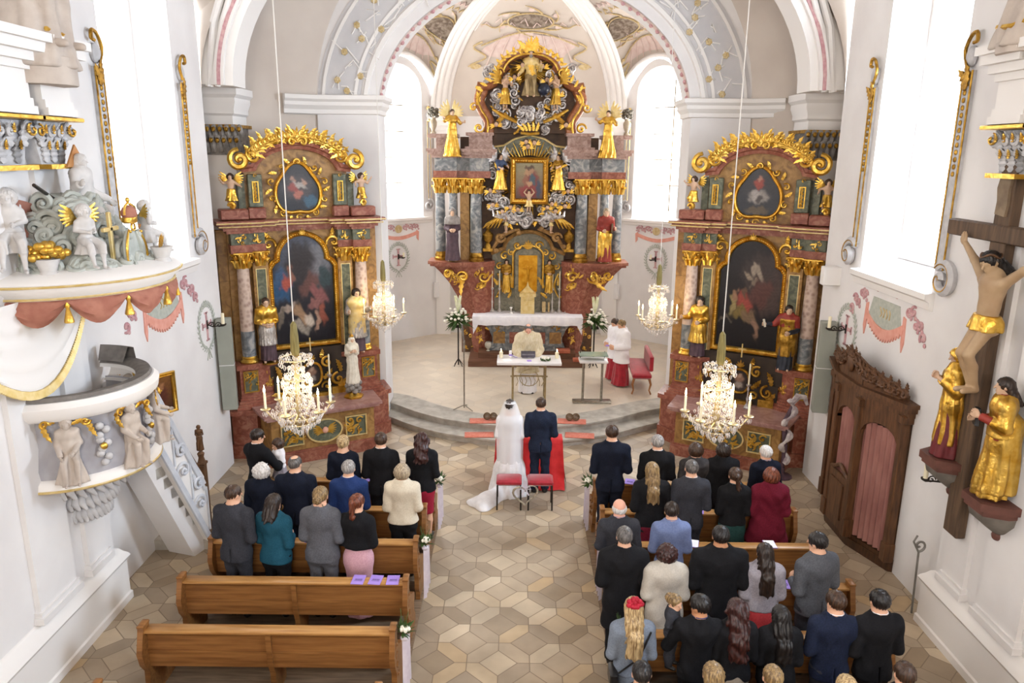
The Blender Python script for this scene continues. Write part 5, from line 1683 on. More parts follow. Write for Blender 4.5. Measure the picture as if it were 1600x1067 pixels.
# pedestals: tall curving consoles
for sg in (-1, 1):
 mb = MB()
 prof = [(1.5, .3), (1.55, .6), (1.62, 1.0), (1.72, 1.45), (1.86, 1.8), (2.0, 2.1), (2.2, 2.45), (2.45, 2.75), (2.62, 2.92)]
 rings = []
 for x, z in prof:
  k = (x - 1.5)/1.12
  rings.append([(sg * .95, -.05 - .05*k, z), (sg*1.2, -.32 - .1*k, z), (sg*(1.2 + (x - 1.2) * .45), -.36 - .14*k, z), (sg*x, -.16 - .1*k, z), (sg*x, .45, z), (sg * .95, .45, z)])
 mb.loft(rings, caps=True)
 p = hb(mb, 'pedestal', marble_red, None, 30)
 mb = MB(); top = [(sg * .92, .45), (sg * .92, -.16), (sg*1.22, -.48), (sg*1.95, -.56), (sg*2.72, -.32), (sg*2.72, .45)]
 mb.slab(top, 2.92, 2.98); mb.slab([(x*1.02, y - .03) for x, y in top], 2.98, 3.06); mb.build('pedestal_cornice', marble_red, p)
 g = MB()
 for cx, cz, w_, h_, yy, n_ in ((1.3, 1.1, .3, .5, -.38, 9), (1.68, .85, .2, .6, -.36, 8), (1.25, 2.55, .34, .55, -.44, 12), (2.0, 2.62, .5, .34, -.48, 12)):
  rocaille(g, sg*cx, cz, w_, h_, yy, int(cx*10 + cz*7), n_)
  if cz < 1.5: g.build('gilt_relief', gold, p); g = MB()
 leaf(g, (sg*1.75, 2.7), -PI/2 + sg * .5, .6, .08, -.5)
 scroll(g, (sg*1.22, 2.66), .16, 0, 1.3, sg, -.46); scroll(g, (sg*2.2, 2.72), .14, 0, 1.3, -sg, -.46); scroll(g, (sg*1.8, 2.66), .16, PI, 1.3, sg, -.5)
 g.build('gilt_relief', gold, p)
 # columns, pilaster, gilded capitals
 for x, y, r, m_, nm in ((1.44, -.22, .165, marble_grey, 'column'), (2.08, -.02, .13, marble_grey, 'column'), (2.44, .0, .14, marble_grey, 'column')):
  mb = MB(); mb.lathe([(r, 3.28), (r, 3.8), (r * .97, 4.3), (r * .86, 4.95)], 20, (sg*x, y, 0)); c = hb(mb, nm, m_, None, 60)
  mb = MB(); mb.lathe([(r*1.3, 3.06), (r*1.35, 3.12), (r*1.15, 3.16), (r*1.22, 3.2), (r*1.02, 3.26), (r*1.02, 3.3)], 20, (sg*x, y, 0)); mb.build('column_base', gold_dark, c)
  mb = MB(); capital(mb, sg*x, y, 4.9, r * .92, .38); mb.build('capital', gold, c)
 mb = MB(); mb.cbox((sg*1.76, .05, 4.0), (.26, .3, 1.9), b=.02); c = hb(mb, 'pilaster', marble_brown)
 mb = MB(); capital(mb, sg*1.76, .0, 4.92, .13, .36, 6); mb.build('capital', gold, c)
 # entablature blocks
 def ep(e):
  return [(sg*(1.02 - e), .45), (sg*(1.02 - e), -.45 - e), (sg*(1.66 + e), -.45 - e), (sg*(1.66 + e), -.15 - e), (sg*(1.95 - e * .2), -.15 - e), (sg*(1.95 - e * .2), -.28 - e), (sg*(2.62 + e), -.28 - e), (sg*(2.62 + e), .45)]
 mb = MB(); mb.slab(ep(-.02), 5.32, 5.5); a_ = hb(mb, 'architrave', marble_red)
 mb = MB(); mb.slab(ep(-.06), 5.5, 5.86); mb.build('frieze', marble_grey, a_)
 mb = MB()
 for z0, z1, e in ((5.84, 5.92, .02), (5.92, 6.0, .1), (6.0, 6.08, .14)): mb.slab(ep(e), z0, z1)
 mb.slab([(sg * .98, .4), (sg * .98, -.5), (sg*1.72, -.5), (sg*1.72, .4)], 6.08, 6.14)
 mb.slab([(sg*1.0, .4), (sg*1.0, -.4), (sg*1.62, -.4), (sg*1.62, .4)], 6.14, 6.42)
 mb.slab([(sg * .96, .4), (sg * .96, -.46), (sg*1.7, -.46), (sg*1.7, .4)], 6.42, 6.5)
 mb.slab([(sg*1.98, .4), (sg*1.98, -.3), (sg*2.5, -.3), (sg*2.5, .4)], 6.08, 6.36)
 mb.slab([(sg*1.92, .4), (sg*1.92, -.38), (sg*2.72, -.38), (sg*2.72, .4)], 6.36, 6.46)
 hb(mb, 'cornice', mat('pink_grey_marble', '#8d6d62', '#b59a90', scale=7, rough=.4, kind='marble'))
# back panel
mb = MB(); mb.box(-1.9, 1.9, .3, .5, .3, 6.4); mb.box(-1.05, 1.05, .3, .5, 6.4, 6.6); hb(mb, 'back_wall', mat('shadow_brown_marble', '#4e3626', '#6e4f36', scale=5, rough=.5))  # upper strip is a dark panel put in for the shaded voids there
# tabernacle storey: concave grey wall with arched niche and gold door
mb = MB()
mb.prism([(-1.0, 1.6), (1.0, 1.6), (1.0, 3.35), (.75, 3.42)] + arc(0, 3.38, .7, .5, R(8), R(172), 16) + [(-.75, 3.42), (-1.0, 3.35)], .02, .3)
tb = hb(mb, 'tabernacle_wall', mat('grey_green_marble', '#6f6c5c', '#97917c', scale=6, rough=.4, kind='marble'))
mb = MB()
mb.band([(0, .1), (0, -.1), (.06, -.14), (.10, -.1), (.10, .1)], [(1.05, 3.3), (.78, 3.42)] + arc(0, 3.38, .72, .54, R(6), R(174), 18) + [(-.78, 3.42), (-1.05, 3.3)])
mb.build('curved_moulding', marble_brown, tb)
mb = MB(); mb.prism([(-.36, 1.62), (.36, 1.62), (.36, 3.2)] + arc(0, 3.2, .36, .22, 0, PI, 12)[1:], -.12, .05); nb = mb.build('niche_frame', mat('grey_green_marble', '#6f6c5c'), tb)
door_gold = mat('bright_gold_door', '#c98a1e', '#e3ae3c', scale=7, rough=.3, metal=.85, bump=.2, bscale=14)
mb = MB(); mb.box(-.26, .26, -.16, -.1, 2.2, 3.22)
mb.box(-.012, .012, -.19, -.16, 2.45, 3.1); mb.box(-.14, .14, -.19, -.16, 2.85, 2.875)
mb.tube([(0, -.2, 2.5), (.01, -.21, 2.75), (0, -.2, 2.92)], .035, 6); mb.tube([(-.13, -.2, 2.88), (0, -.2, 2.84), (.13, -.2, 2.88)], .016, 6)
hb(mb, 'golden_door', door_gold)
mb = MB(); mb.box(-.19, .19, -.42, -.1, 1.6, 2.15); mb.box(-.23, .23, -.46, -.1, 2.1, 2.2); mb.prism([(-.2, 2.2), (.2, 2.2), (.04, 2.36), (0, 2.5), (-.04, 2.36)], -.3, -.2)
mb.box(-.13, -.02, -.44, -.42, 1.68, 2.0); mb.box(.02, .13, -.44, -.42, 1.68, 2.0)
hb(mb, 'tabernacle', gold_pale)
g = MB()
g.tube([(x, -.16, z) for x, z in [(-.42, 2.3), (-.42, 3.2)] + arc(0, 3.22, .42, .28, PI, 0, 14) + [(.42, 2.3)]], .03, 6)
palmette(g, (0, 3.4), .26, -.18, 7)
for sg in (-1, 1):
 scroll(g, (sg * .3, 3.5), .12, 0, 1.2, sg, -.18); scroll(g, (sg * .48, 3.3), .09, 2, 1.2, -sg, -.16); leaf(g, (sg * .45, 2.3), PI/2 + sg * .2, .4, .06, -.16)
 scroll(g, (sg * .62, 2.35), .1, 1, 1.2, sg, -.12); scroll(g, (sg * .8, 2.9), .1, 1, 1.2, -sg, -.06); scroll(g, (sg * .66, 3.2), .12, 1, 1.2, -sg, -.1)
 for k in range(4): leaf(g, (sg*(.55 + .1*k), 2.0 + .12*k), PI/2 + sg*(.6 - .3*k), .28, .05, -.08)
 ccurl(g, (sg * .9, 2.0), (sg * .86, 2.7), .12*sg, .03, -.06)
g.build('gilt_scrolls', gold, tb)
# the two relief saints beside the niche
for sg in (-1, 1):
 statue('relief_saint', '', (sg * .60, -.12, 1.85), 0, .95, [('robe', 'skirt', gold, dict(z0=.62, z1=.02, r1=.13, folds=9, h=.014)), ('mantle', 'top', gold_dark, dict(bottom=.5, t=.02, sleeves=.8, h=.014))], 'm', hair='bob', parent=HA, res=.014)
# picture with gold frame, rays, green segment above
pp = [(-.36, 4.79), (.36, 4.79), (.36, 5.72), (-.36, 5.72)]
painting('altar_picture', pp, -.30, [(.5, .9, .8, .16, 0, '#8c8260'), (.6, .45, .28, .42, 0, '#7a2f30'), (.5, .2, .45, .2, 0, '#8a3030'), (.62, .55, .12, .2, .3, '#3c5360'), (.42, .74, .11, .10, 0, '#b08763'), (.56, .77, .11, .11, 0, '#a67c5c'), (.36, .5, .12, .16, .3, '#8c5a44'), (.5, .42, .12, .08, 0, '#b98f6c'), (.85, .25, .1, .3, 0, '#3d4258'), (.42, .86, .1, .06, 0, '#5a3f2a'), (.58, .88, .12, .06, 0, '#4f3826')], ('#5c3a34', '#9c8f68'), HA, .016).location = (0, 0, -.3)
g = MB(); ornate_frame(g, pp[::-1], .16, -.2, True, .2); hb(g, 'picture_frame', gold)
mb = MB(); mb.prism([(-1.02, 5.95), (1.02, 5.95), (1.02, 6.12), (.7, 6.16), (.4, 6.34), (0, 6.44), (-.4, 6.34), (-.7, 6.16), (-1.02, 6.12)], -.12, .3); gs = hb(mb, 'green_segment', marble_green)
g = MB(); g.tube([(x, -.14, z) for x, z in [(-1.02, 6.13), (-.7, 6.17), (-.4, 6.35), (0, 6.45), (.4, 6.35), (.7, 6.17), (1.02, 6.13)]], .03, 6)
for k in range(16):
 x = -.98 + k * .13
 if abs(x) < .35: continue
 g.tube([(x - .06, -.2, 5.98), (x, -.2, 6.12), (x + .06, -.2, 5.98)], .014, 5)
g.build('gilt_fringe', gold_pale, gs)
g = MB()
for a in range(0, 360, 6):
 if 200 < a < 340 and a % 12: continue
 a_ = R(a + 2); r0, r1 = .62, (1.02 if a % 12 else .86)
 g.tube([(r0*math.cos(a_), -.12, 5.25 + r0*math.sin(a_)*1.1), (r1*math.cos(a_), -.18, 5.25 + r1*1.08*math.sin(a_))], [.04, .012], 5, flat=.5)
hb(g, 'sunburst', gold)
# cloud of silvered scrolls with cherub heads below and beside the picture
cl = MB(); sk = MB(); hr = MB(); wg = MB()
rn = random.Random(12)
for k in range(46):
 a = rn.uniform(PI * .98, PI*2.02); rr = rn.uniform(.62, 1.12)
 x = rr*math.cos(a)*1.08; z = 5.05 + rr*math.sin(a) * .95
 if abs(x) < .53 and z > 4.6: continue
 scroll(cl, (x, z), rn.uniform(.09, .19), rn.uniform(0, 6), 1.6, rn.choice((-1, 1)), -.12 - rn.uniform(0, .16), w=.034, bulge=.05, n=22)
for k in range(26):
 sg = rn.choice((-1, 1)); x = sg*rn.uniform(.72, 1.2); z = rn.uniform(4.9, 5.9)
 scroll(cl, (x, z), rn.uniform(.08, .14), rn.uniform(0, 6), 1.5, sg, -.1 - rn.uniform(0, .1), w=.028, bulge=.04, n=18)
for sg in (-1, 1):
 for k in range(5): cl.tube([(sg*(.12 + .1*k), -.34, 4.22 + .06*k), (sg*(.3 + .12*k), -.4, 4.2 + .02*k), (sg*(.46 + .12*k), -.36, 4.32), (sg*(.5 + .12*k), -.3, 4.46)], [.02, .05, .05, .02], 6)
cl_o = hb(cl, 'silver_clouds', silver)
for x, z in ((-.98, 4.62), (-.72, 4.44), (-.5, 4.56), (.98, 4.6), (.72, 4.46), (.5, 4.56), (-1.05, 5.0), (1.05, 5.0), (-.3, 4.5), (.62, 4.66), (-.1, 6.28), (.12, 6.26), (-.05, 6.16)):
 s1 = MB(); h1 = MB(); w1 = MB()
 cherub_head(s1, h1, w1, x, -.34, z, .075)
 c_ = hb(s1, 'cherub_head', pol_flesh, None, 60); h1.build('hair', HAIRM['brown'], c_, 60); w1.build('wings', gold, c_)
statue('seated_putto', '', (0, -.36, 4.12), 0, .62, [('drapery', 'skirt', gold_pale, dict(z0=.52, z1=.25, r1=.2, h=.012))], 'm', dict(wrL=(-.12, .05, 1.0), elL=(-.22, .02, .86), wrR=(.12, .05, 1.0), elR=(.22, .02, .86)), hair='short', parent=HA, child=True, res=.012)
g = MB()
for sg in (-1, 1):
 for k in range(5): g.tube([(sg*(.5 + .08*k), -.3, 4.46 - .04*k), (sg*(.75 + .1*k), -.36, 4.2 - .03*k), (sg*(.85 + .1*k), -.3, 3.98)], [.025, .04, .012], 5)
hb(g, 'gilt_rays', gold)
# two angels holding the picture
for sg in (-1, 1):
 def _w(root, b):
  g = MB(); wings(g, 0, -.08, b.J['chest'][2] + .05, .48, .5); g.build('wings', silver, root)
 statue('picture_angel', '', (sg * .78, -.34, 4.66), -sg * .5, 1.0, [('skirt', 'skirt', gold, dict(z0=.62, z1=.06, r1=.19, folds=9, amp=.016, h=.014)), ('scarf', 'top', mat('blue_scarf', '#3a4a6a', '#4c5c7c', scale=9) if sg < 0 else gold_dark, dict(bottom=.56, t=.012, sleeves=.2, neck=.055, h=.014))], 'f', dict(wrR=(.1, .26, .62), elR=(.13, .12, .66), wrL=(-.1, .26, .66), elL=(-.13, .12, .7)), hair='wavy', parent=HA, res=.014, extra=_w)
g = MB()
for k in range(70):
 a = rn.uniform(0, 2*PI); rr = rn.uniform(.72, 1.2); x = rr*math.cos(a); z = 5.15 + rr * .98*math.sin(a)
 if abs(x) < .6 and z > 4.5 or abs(x) > 1.22 or z > 6.0: continue
 leaf(g, (x, z), rn.uniform(0, 6.28), rn.uniform(.14, .26), .045, -.1 - rn.uniform(0, .12))
hb(g, 'gilt_foliage', gold)
# small busts on the ledges, arched cornice over the tabernacle
for sg in (-1, 1):
 mb = MB(); mb.lathe([(.1, 3.42), (.08, 3.5), (.05, 3.56), (.13, 3.66), (.15, 3.8), (.06, 3.9), (.045, 3.93)], 12, (sg*1.12, -.2, 0)); mb.ell((sg*1.12, -.2, 4.0), .07, .07, .085, 9, 7); mb.box(sg*1.12 - .13, sg*1.12 + .13, -.33, -.07, 3.34, 3.42)
 hb(mb, 'gilt_bust', gold_dark)
 mb = MB(); ccurl(mb, (sg*1.0, 3.36), (sg * .25, 3.95), -.14*sg, .06, -.2); scroll(mb, (sg * .78, 3.72), .14, 0, 1.3, sg, -.24, w=.04); hb(mb, 'curved_gable', marble_brown)
 statue('reclining_putto', '', (sg * .62, -.3, 3.56), sg * .9, .55, [('cloth', 'skirt', gold_pale, dict(z0=.55, z1=.35, r1=.14, h=.012))], 'm', dict(wrL=(-.22, .12, .8), elL=(-.2, .06, .7)), hair='short', parent=HA, child=True, res=.012, lean=.2)
# upper gable
rust = mat('rust_marble', '#8a4f33', '#b3764f', scale=6, rough=.4, kind='marble')
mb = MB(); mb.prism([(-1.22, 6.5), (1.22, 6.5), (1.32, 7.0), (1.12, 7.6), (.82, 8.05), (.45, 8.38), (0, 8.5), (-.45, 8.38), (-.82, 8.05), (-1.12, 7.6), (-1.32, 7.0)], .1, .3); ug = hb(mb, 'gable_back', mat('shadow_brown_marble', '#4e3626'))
for sg in (-1, 1):
 mb = MB()
 pth = [(sg*1.12, 6.5), (sg*1.1, 6.8), (sg*1.28, 7.1), (sg*1.36, 7.35), (sg*1.26, 7.6), (sg*1.42, 7.66)]
 P2 = smooth_path(pth, 5)
 mb.band([(-.14, .1), (-.14, -.2), (-.08, -.26), (.08, -.26), (.14, -.2), (.14, .1)], P2)
 v = mb.build('volute_pillar', rust, ug, 60)
 g = MB(); g.tube([(x + sg * .02, -.28, z) for x, z in P2], .03, 6); leaf(g, (sg*1.4, 7.2), PI/2 + sg * .3, .35, .08, -.26); scroll(g, (sg*1.5, 7.15), .12, 0, 1.3, -sg, -.2); scroll(g, (sg*1.36, 6.62), .14, 0, 1.3, sg, -.24); g.build('gilt_edge', gold, ug)
 mb = MB(); mb.band([(-.08, .1), (-.08, -.26), (.0, -.32), (.09, -.26), (.09, .1)], smooth_path([(sg*1.3, 7.62), (sg*1.0, 7.72), (sg * .8, 7.95), (sg * .62, 8.2)], 5)); mb.build('broken_pediment', rust, ug, 60)
 mb = MB(); mb.band([(-.06, .1), (-.06, -.28), (.03, -.34), (.09, -.28), (.09, .1)], smooth_path([(sg * .78, 8.02), (sg * .6, 8.3), (sg * .3, 8.44), (0, 8.48)], 5)); mb.build('upper_arch', rust, ug, 60)
g = MB()
for k in range(26):
 a = R(16 + 148*k/25); leaf(g, (.84*math.cos(a), 7.98 + .56*math.sin(a)), a + (.8 if k % 2 else -.8), .2, .05, -.34)
for sg in (-1, 1):
 scroll(g, (sg * .2, 8.56), .12, 0, 1.3, sg, -.36); scroll(g, (sg * .82, 8.02), .13, 0, 1.4, -sg, -.34)
 for k in range(4): leaf(g, (sg*(.9 + .12*k), 7.9 - .12*k), PI/2 - sg * .8, .22, .05, -.3)
 leaf(g, (sg * .1, 8.5), PI/2 - sg * .4, .4, .08, -.38); leaf(g, (sg * .05, 8.2), -PI/2 - sg * .3, .3, .06, -.4)
palmette(g, (0, 8.55), .36, -.38, 7, 2.2)
g.tube([(x, -.36, z) for x, z in arc(0, 7.98, .72, .5, R(10), R(170), 20)], .03, 6)
g.build('gilded_crest', gold, ug)
# clouds of the gable
cl = MB()
for k in range(70):
 a = rn.uniform(0, 2*PI); rr = math.sqrt(rn.uniform(.05, 1))
 x = rr*1.02*math.cos(a); z = 7.3 + rr * .82*math.sin(a)
 if abs(x) < .24 and z > 7.0: continue
 scroll(cl, (x, z), rn.uniform(.07, .16), rn.uniform(0, 6), 1.6, rn.choice((-1, 1)), -.12 - rn.uniform(0, .14), w=.03, bulge=.05, n=18)
for sg in (-1, 1):
 for k in range(9): scroll(cl, (sg*(1.05 + .13*rn.uniform(-1, 1)), 7.75 + .1*k * .5), rn.uniform(.08, .13), rn.uniform(0, 6), 1.6, sg, -.2, w=.026, bulge=.04, n=16)
for k in range(10): scroll(cl, (rn.uniform(-.28, .28), 6.98 + rn.uniform(-.12, .14)), .12, rn.uniform(0, 6), 1.6, 1, -.34, w=.032, bulge=.06)
hb(cl, 'silver_clouds', silver)
g = MB()
for k in range(60):
 a = rn.uniform(0, 2*PI); rr = math.sqrt(rn.uniform(.15, 1)); x = rr*1.0*math.cos(a); z = 7.3 + rr * .82*math.sin(a)
 leaf(g, (x, z), rn.uniform(0, 6.28), rn.uniform(.14, .24), .042, -.1 - rn.uniform(0, .1))
hb(g, 'gilt_foliage', gold_dark)
g = MB()
for a in range(0, 360, 9):
 a_ = R(a); r1 = .62 if a % 18 else .5
 g.tube([(.16*math.cos(a_), -.16, 8.1 + .16*math.sin(a_)), (r1*math.cos(a_), -.2, 8.06 + r1 * .6*math.sin(a_))], [.035, .01], 5, flat=.5)
for sg in (-1, 1):
 g.tube([(sg * .35, -.3, 6.78), (sg * .75, -.34, 6.95), (sg*1.0, -.3, 7.1)], [.05, .06, .03], 6); g.tube([(sg*1.12, -.2, 6.56), (sg * .62, -.34, 6.98)], .06, 6)
for k in range(5): leaf(g, (-.16 + .08*k, 6.55), PI/2 + (.3*(2 - k)), .24, .05, -.3)
g.tube([(-.24, -.3, 6.5), (0, -.36, 6.47), (.24, -.3, 6.5)], .04, 6)
hb(g, 'gilt_rays', gold)
def _beard(root, b):
 c = b.J['head']; u = .0695*b.h*b.hs
 mb = MB(); mb.ell((c[0], c[1] + u * .55, c[2] - u * .75), u * .45, u * .35, u * .6, 8, 6); mb.build('beard', HAIRM['grey'], root, 60)
statue('seated_god_figure', '', (0, -.3, 6.98), 0, 1.3, [('robe', 'skirt', mat('brown_gold_robe', '#8d7a58', '#b09a70', scale=9, rough=.5, metal=.2), dict(z0=.62, z1=.12, r1=.19, folds=8, amp=.016)), ('mantle', 'top', gold_pale, dict(bottom=.5, t=.022, sleeves=.9))], 'm', dict(wrR=(.24, .14, .52), elR=(.18, .04, .6), wrL=(-.2, .12, .72), elL=(-.19, .02, .62), knL=(-.07, .16, .40), knR=(.07, .16, .40), anL=(-.06, .14, .14), anR=(.06, .14, .14)), hair='long', hmat=HAIRM['darkgrey'], parent=HA, res=.016, extra=_beard)
mb = MB(); mb.ell((.34, -.46, 7.60), .16, .16, .16, 18, 12); gl_ = hb(mb, 'blue_globe', mat('globe_blue', '#151b2b', '#2a3348', scale=6, rough=.3), None, 180)
for sg in (-1, 1):
 def _w(root, b):
  g = MB(); wings(g, 0, -.08, b.J['chest'][2], .5, .7); g.build('wings', gold, root)
 statue('cloud_angel', '', (sg * .66, -.36, 6.78), -sg * .6, .92, [('skirt', 'skirt', gold, dict(z0=.6, z1=.15, r1=.17, folds=9, amp=.014, h=.014))], 'f', dict(wrR=(.12, .2, .8), elR=(.16, .1, .7), wrL=(-.1, .2, .72), elL=(-.14, .1, .66)), hair='short', parent=HA, res=.014, extra=_w)
for k, (x, z) in enumerate(((-.42, 7.9), (.42, 7.85), (-.22, 8.2), (.3, 8.18), (-.7, 7.5), (.72, 7.5), (-.9, 6.72), (.95, 6.72))):
 s1 = MB(); h1 = MB(); w1 = MB(); cherub_head(s1, h1, w1, x, -.36, z, .075)
 c_ = hb(s1, 'cherub_head', pol_flesh, None, 60); h1.build('hair', HAIRM['brown'], c_, 60); w1.build('wings', gold, c_)
# --- statues standing on the high altar
statue('saint_statue', 'carved nun-like saint in dark plum habit on the left shelf of the high altar', (AC - 2.08, 20.56, 3.09), .1, 1.42,
  [('habit', 'skirt', plum_robe, dict(z0=.62, z1=.01, r1=.145, folds=9, amp=.012)), ('bodice', 'top', plum_robe, dict(bottom=.54, t=.022)), ('veil', 'top', mat('grey_veil', '#7d7672', '#958e89', scale=9), dict(bottom=.70, t=.03, sleeves=.25, neck=.02))], 'f', hair='bob', hmat=mat('grey_veil', '#7d7672'))
statue('saint_statue', 'carved saint in red gown and gold mantle on the right shelf of the high altar', (AC + 2.1, 20.56, 3.09), -.1, 1.46,
  [('gown', 'skirt', red_robe, dict(z0=.62, z1=.01, r1=.13, folds=9, amp=.012)), ('bodice', 'top', red_robe, dict(bottom=.54, t=.02)), ('mantle', 'skirt', gold, dict(z0=.60, z1=.04, r1=.12, folds=8, amp=.018, t=.03, train=[((.08, .0, .8), (.12, .03, .25), .10, .09)]))], 'm', dict(wrL=(-.17, .14, .64)), hair='long', hmat=HAIRM['greyblonde'],
  extra=lambda root, b: MB().cbox((-.17, .2, .9), (.05, .2, .26), T((0, 0, 0), 0, R(10)), b=.01).build('book', purple and mat('old_book', '#5c4636', '#7d6a52'), root))
for sg, w_ in ((-1, 'left'), (1, 'right')):
 def _w(root, b):
  g = MB(); wings(g, 0, -.1, b.J['chest'][2] + .06, .5, .3); g.build('wings', gold_pale, root)
 statue('angel_statue', 'large gilded angel leaning out from the ' + w_ + ' cornice block of the high altar', (AC + sg*2.05, 20.5, 6.0), -sg * .4, 1.08,
   [('robe', 'skirt', gold, dict(z0=.64, z1=-.12, r1=.21, folds=9, amp=.028)), ('mantle', 'top', gold, dict(bottom=.52, t=.024, sleeves=.3, neck=.05))], 'f', dict(wrR=(.26, .12, .78), elR=(.2, .03, .72), wrL=(-.26, .12, .7), elL=(-.2, .0, .68)), hair='short', hmat=HAIRM['brown'], extra=_w)
 r_ = thing('flower_vase', 'small carved vase of dark flowers at the ' + w_ + ' end of the high altar cornice', 'vase', (AC + sg*2.58, 20.8, 6.46))
 mb = MB(); mb.lathe([(.07, 0), (.08, .03), (.04, .08), (.09, .2), (.1, .3), (.06, .38), (.08, .42)], 12); mb.build('vase', mat('ivory_vase', '#a89a86', '#c4b7a2', scale=9, rough=.4), r_)
 mb = MB()
 for k in range(16):
  a = k*2.4; mb.ell((.1*math.cos(a), .1*math.sin(a), .46 + .012*k), .06, .06, .05, 6, 4)
 mb.build('flowers', mat('dark_flowers', '#4a463f', '#8a8578', scale=20, rough=.6), r_)
# --- things on the high altar table
cl = MB()
n = 40
rows = [[], [], [], []]
for i in range(n + 1):
 x = -1.52 + 3.04*i/n
 rows[0].append((x, .0, 1.612)); rows[1].append((x, -.79, 1.612)); rows[2].append((x, -.805, 1.60)); rows[3].append((x, -.80 - .012*math.sin(i*1.7), 1.36 + .01*math.sin(i * .9)))
cl.loft(rows, closed=False)
for sg in (-1, 1):
 cl.loft([[(sg*1.5, -.80, 1.612), (sg*1.5, 0, 1.612)], [(sg*1.53, -.82, 1.6), (sg*1.53, 0, 1.6)], [(sg*1.50, -.84, 1.12), (sg*1.52, .0, 1.3)]], closed=False)
 cl.loft([[(sg*1.53, -.82, 1.6), (sg*1.3, -.82, 1.6)], [(sg*1.50, -.86, 1.12), (sg*1.38, -.84, 1.34)]], closed=False)
t_ = cl.build('altar_cloth', cloth_white, None, 60, (AC, 21.0, 0)); tag(t_, 'white linen cloth over the high altar table', 'tablecloth')
for k, x in enumerate((-1.2, -1.0, -.79, .70, .90, 1.11)):
 candlestick('candlestick', ('first', 'second', 'third', 'fourth', 'fifth', 'sixth')[k] + ' from the left of six tall candlesticks on the high altar', (AC + x, 20.86, 1.615), .68, .48, 'tall candlesticks on the high altar', mat('white_silver', '#b9b4b0', '#e0dcd8', scale=12, rough=.35, metal=.4))
r_ = thing('altar_bell', 'small white bell or jar on the high altar cloth beside the gold tabernacle', 'bell', (AC - .46, 20.6, 1.615)); mb = MB(); mb.lathe([(.06, 0), (.05, .03), (.015, .05), (.015, .12), (.04, .16), (.04, .18)], 10); mb.build('cup', stucco, r_)
mb = MB(); mb.cbox((0, 0, .15), (.1, .09, .3), T((0, 0, 0), 0, R(-14)), b=.01); o_ = mb.build('altar_book', mat('cream_book', '#b79b6a', '#cdb88c', scale=9), None, 40, (AC + .46, 20.72, 1.63)); tag(o_, 'tan upright book leaning on the high altar table', 'book')
o_ = MB().cbox((0, 0, .15), (.05, .09, .28), T((0, 0, 0), 0, R(-14)), b=.01).build('altar_book', mat('cream_book', '#b79b6a'), None, 40, (AC + .60, 20.72, 1.63)); tag(o_, 'thin tan book right of the leaning book on the high altar table', 'book')
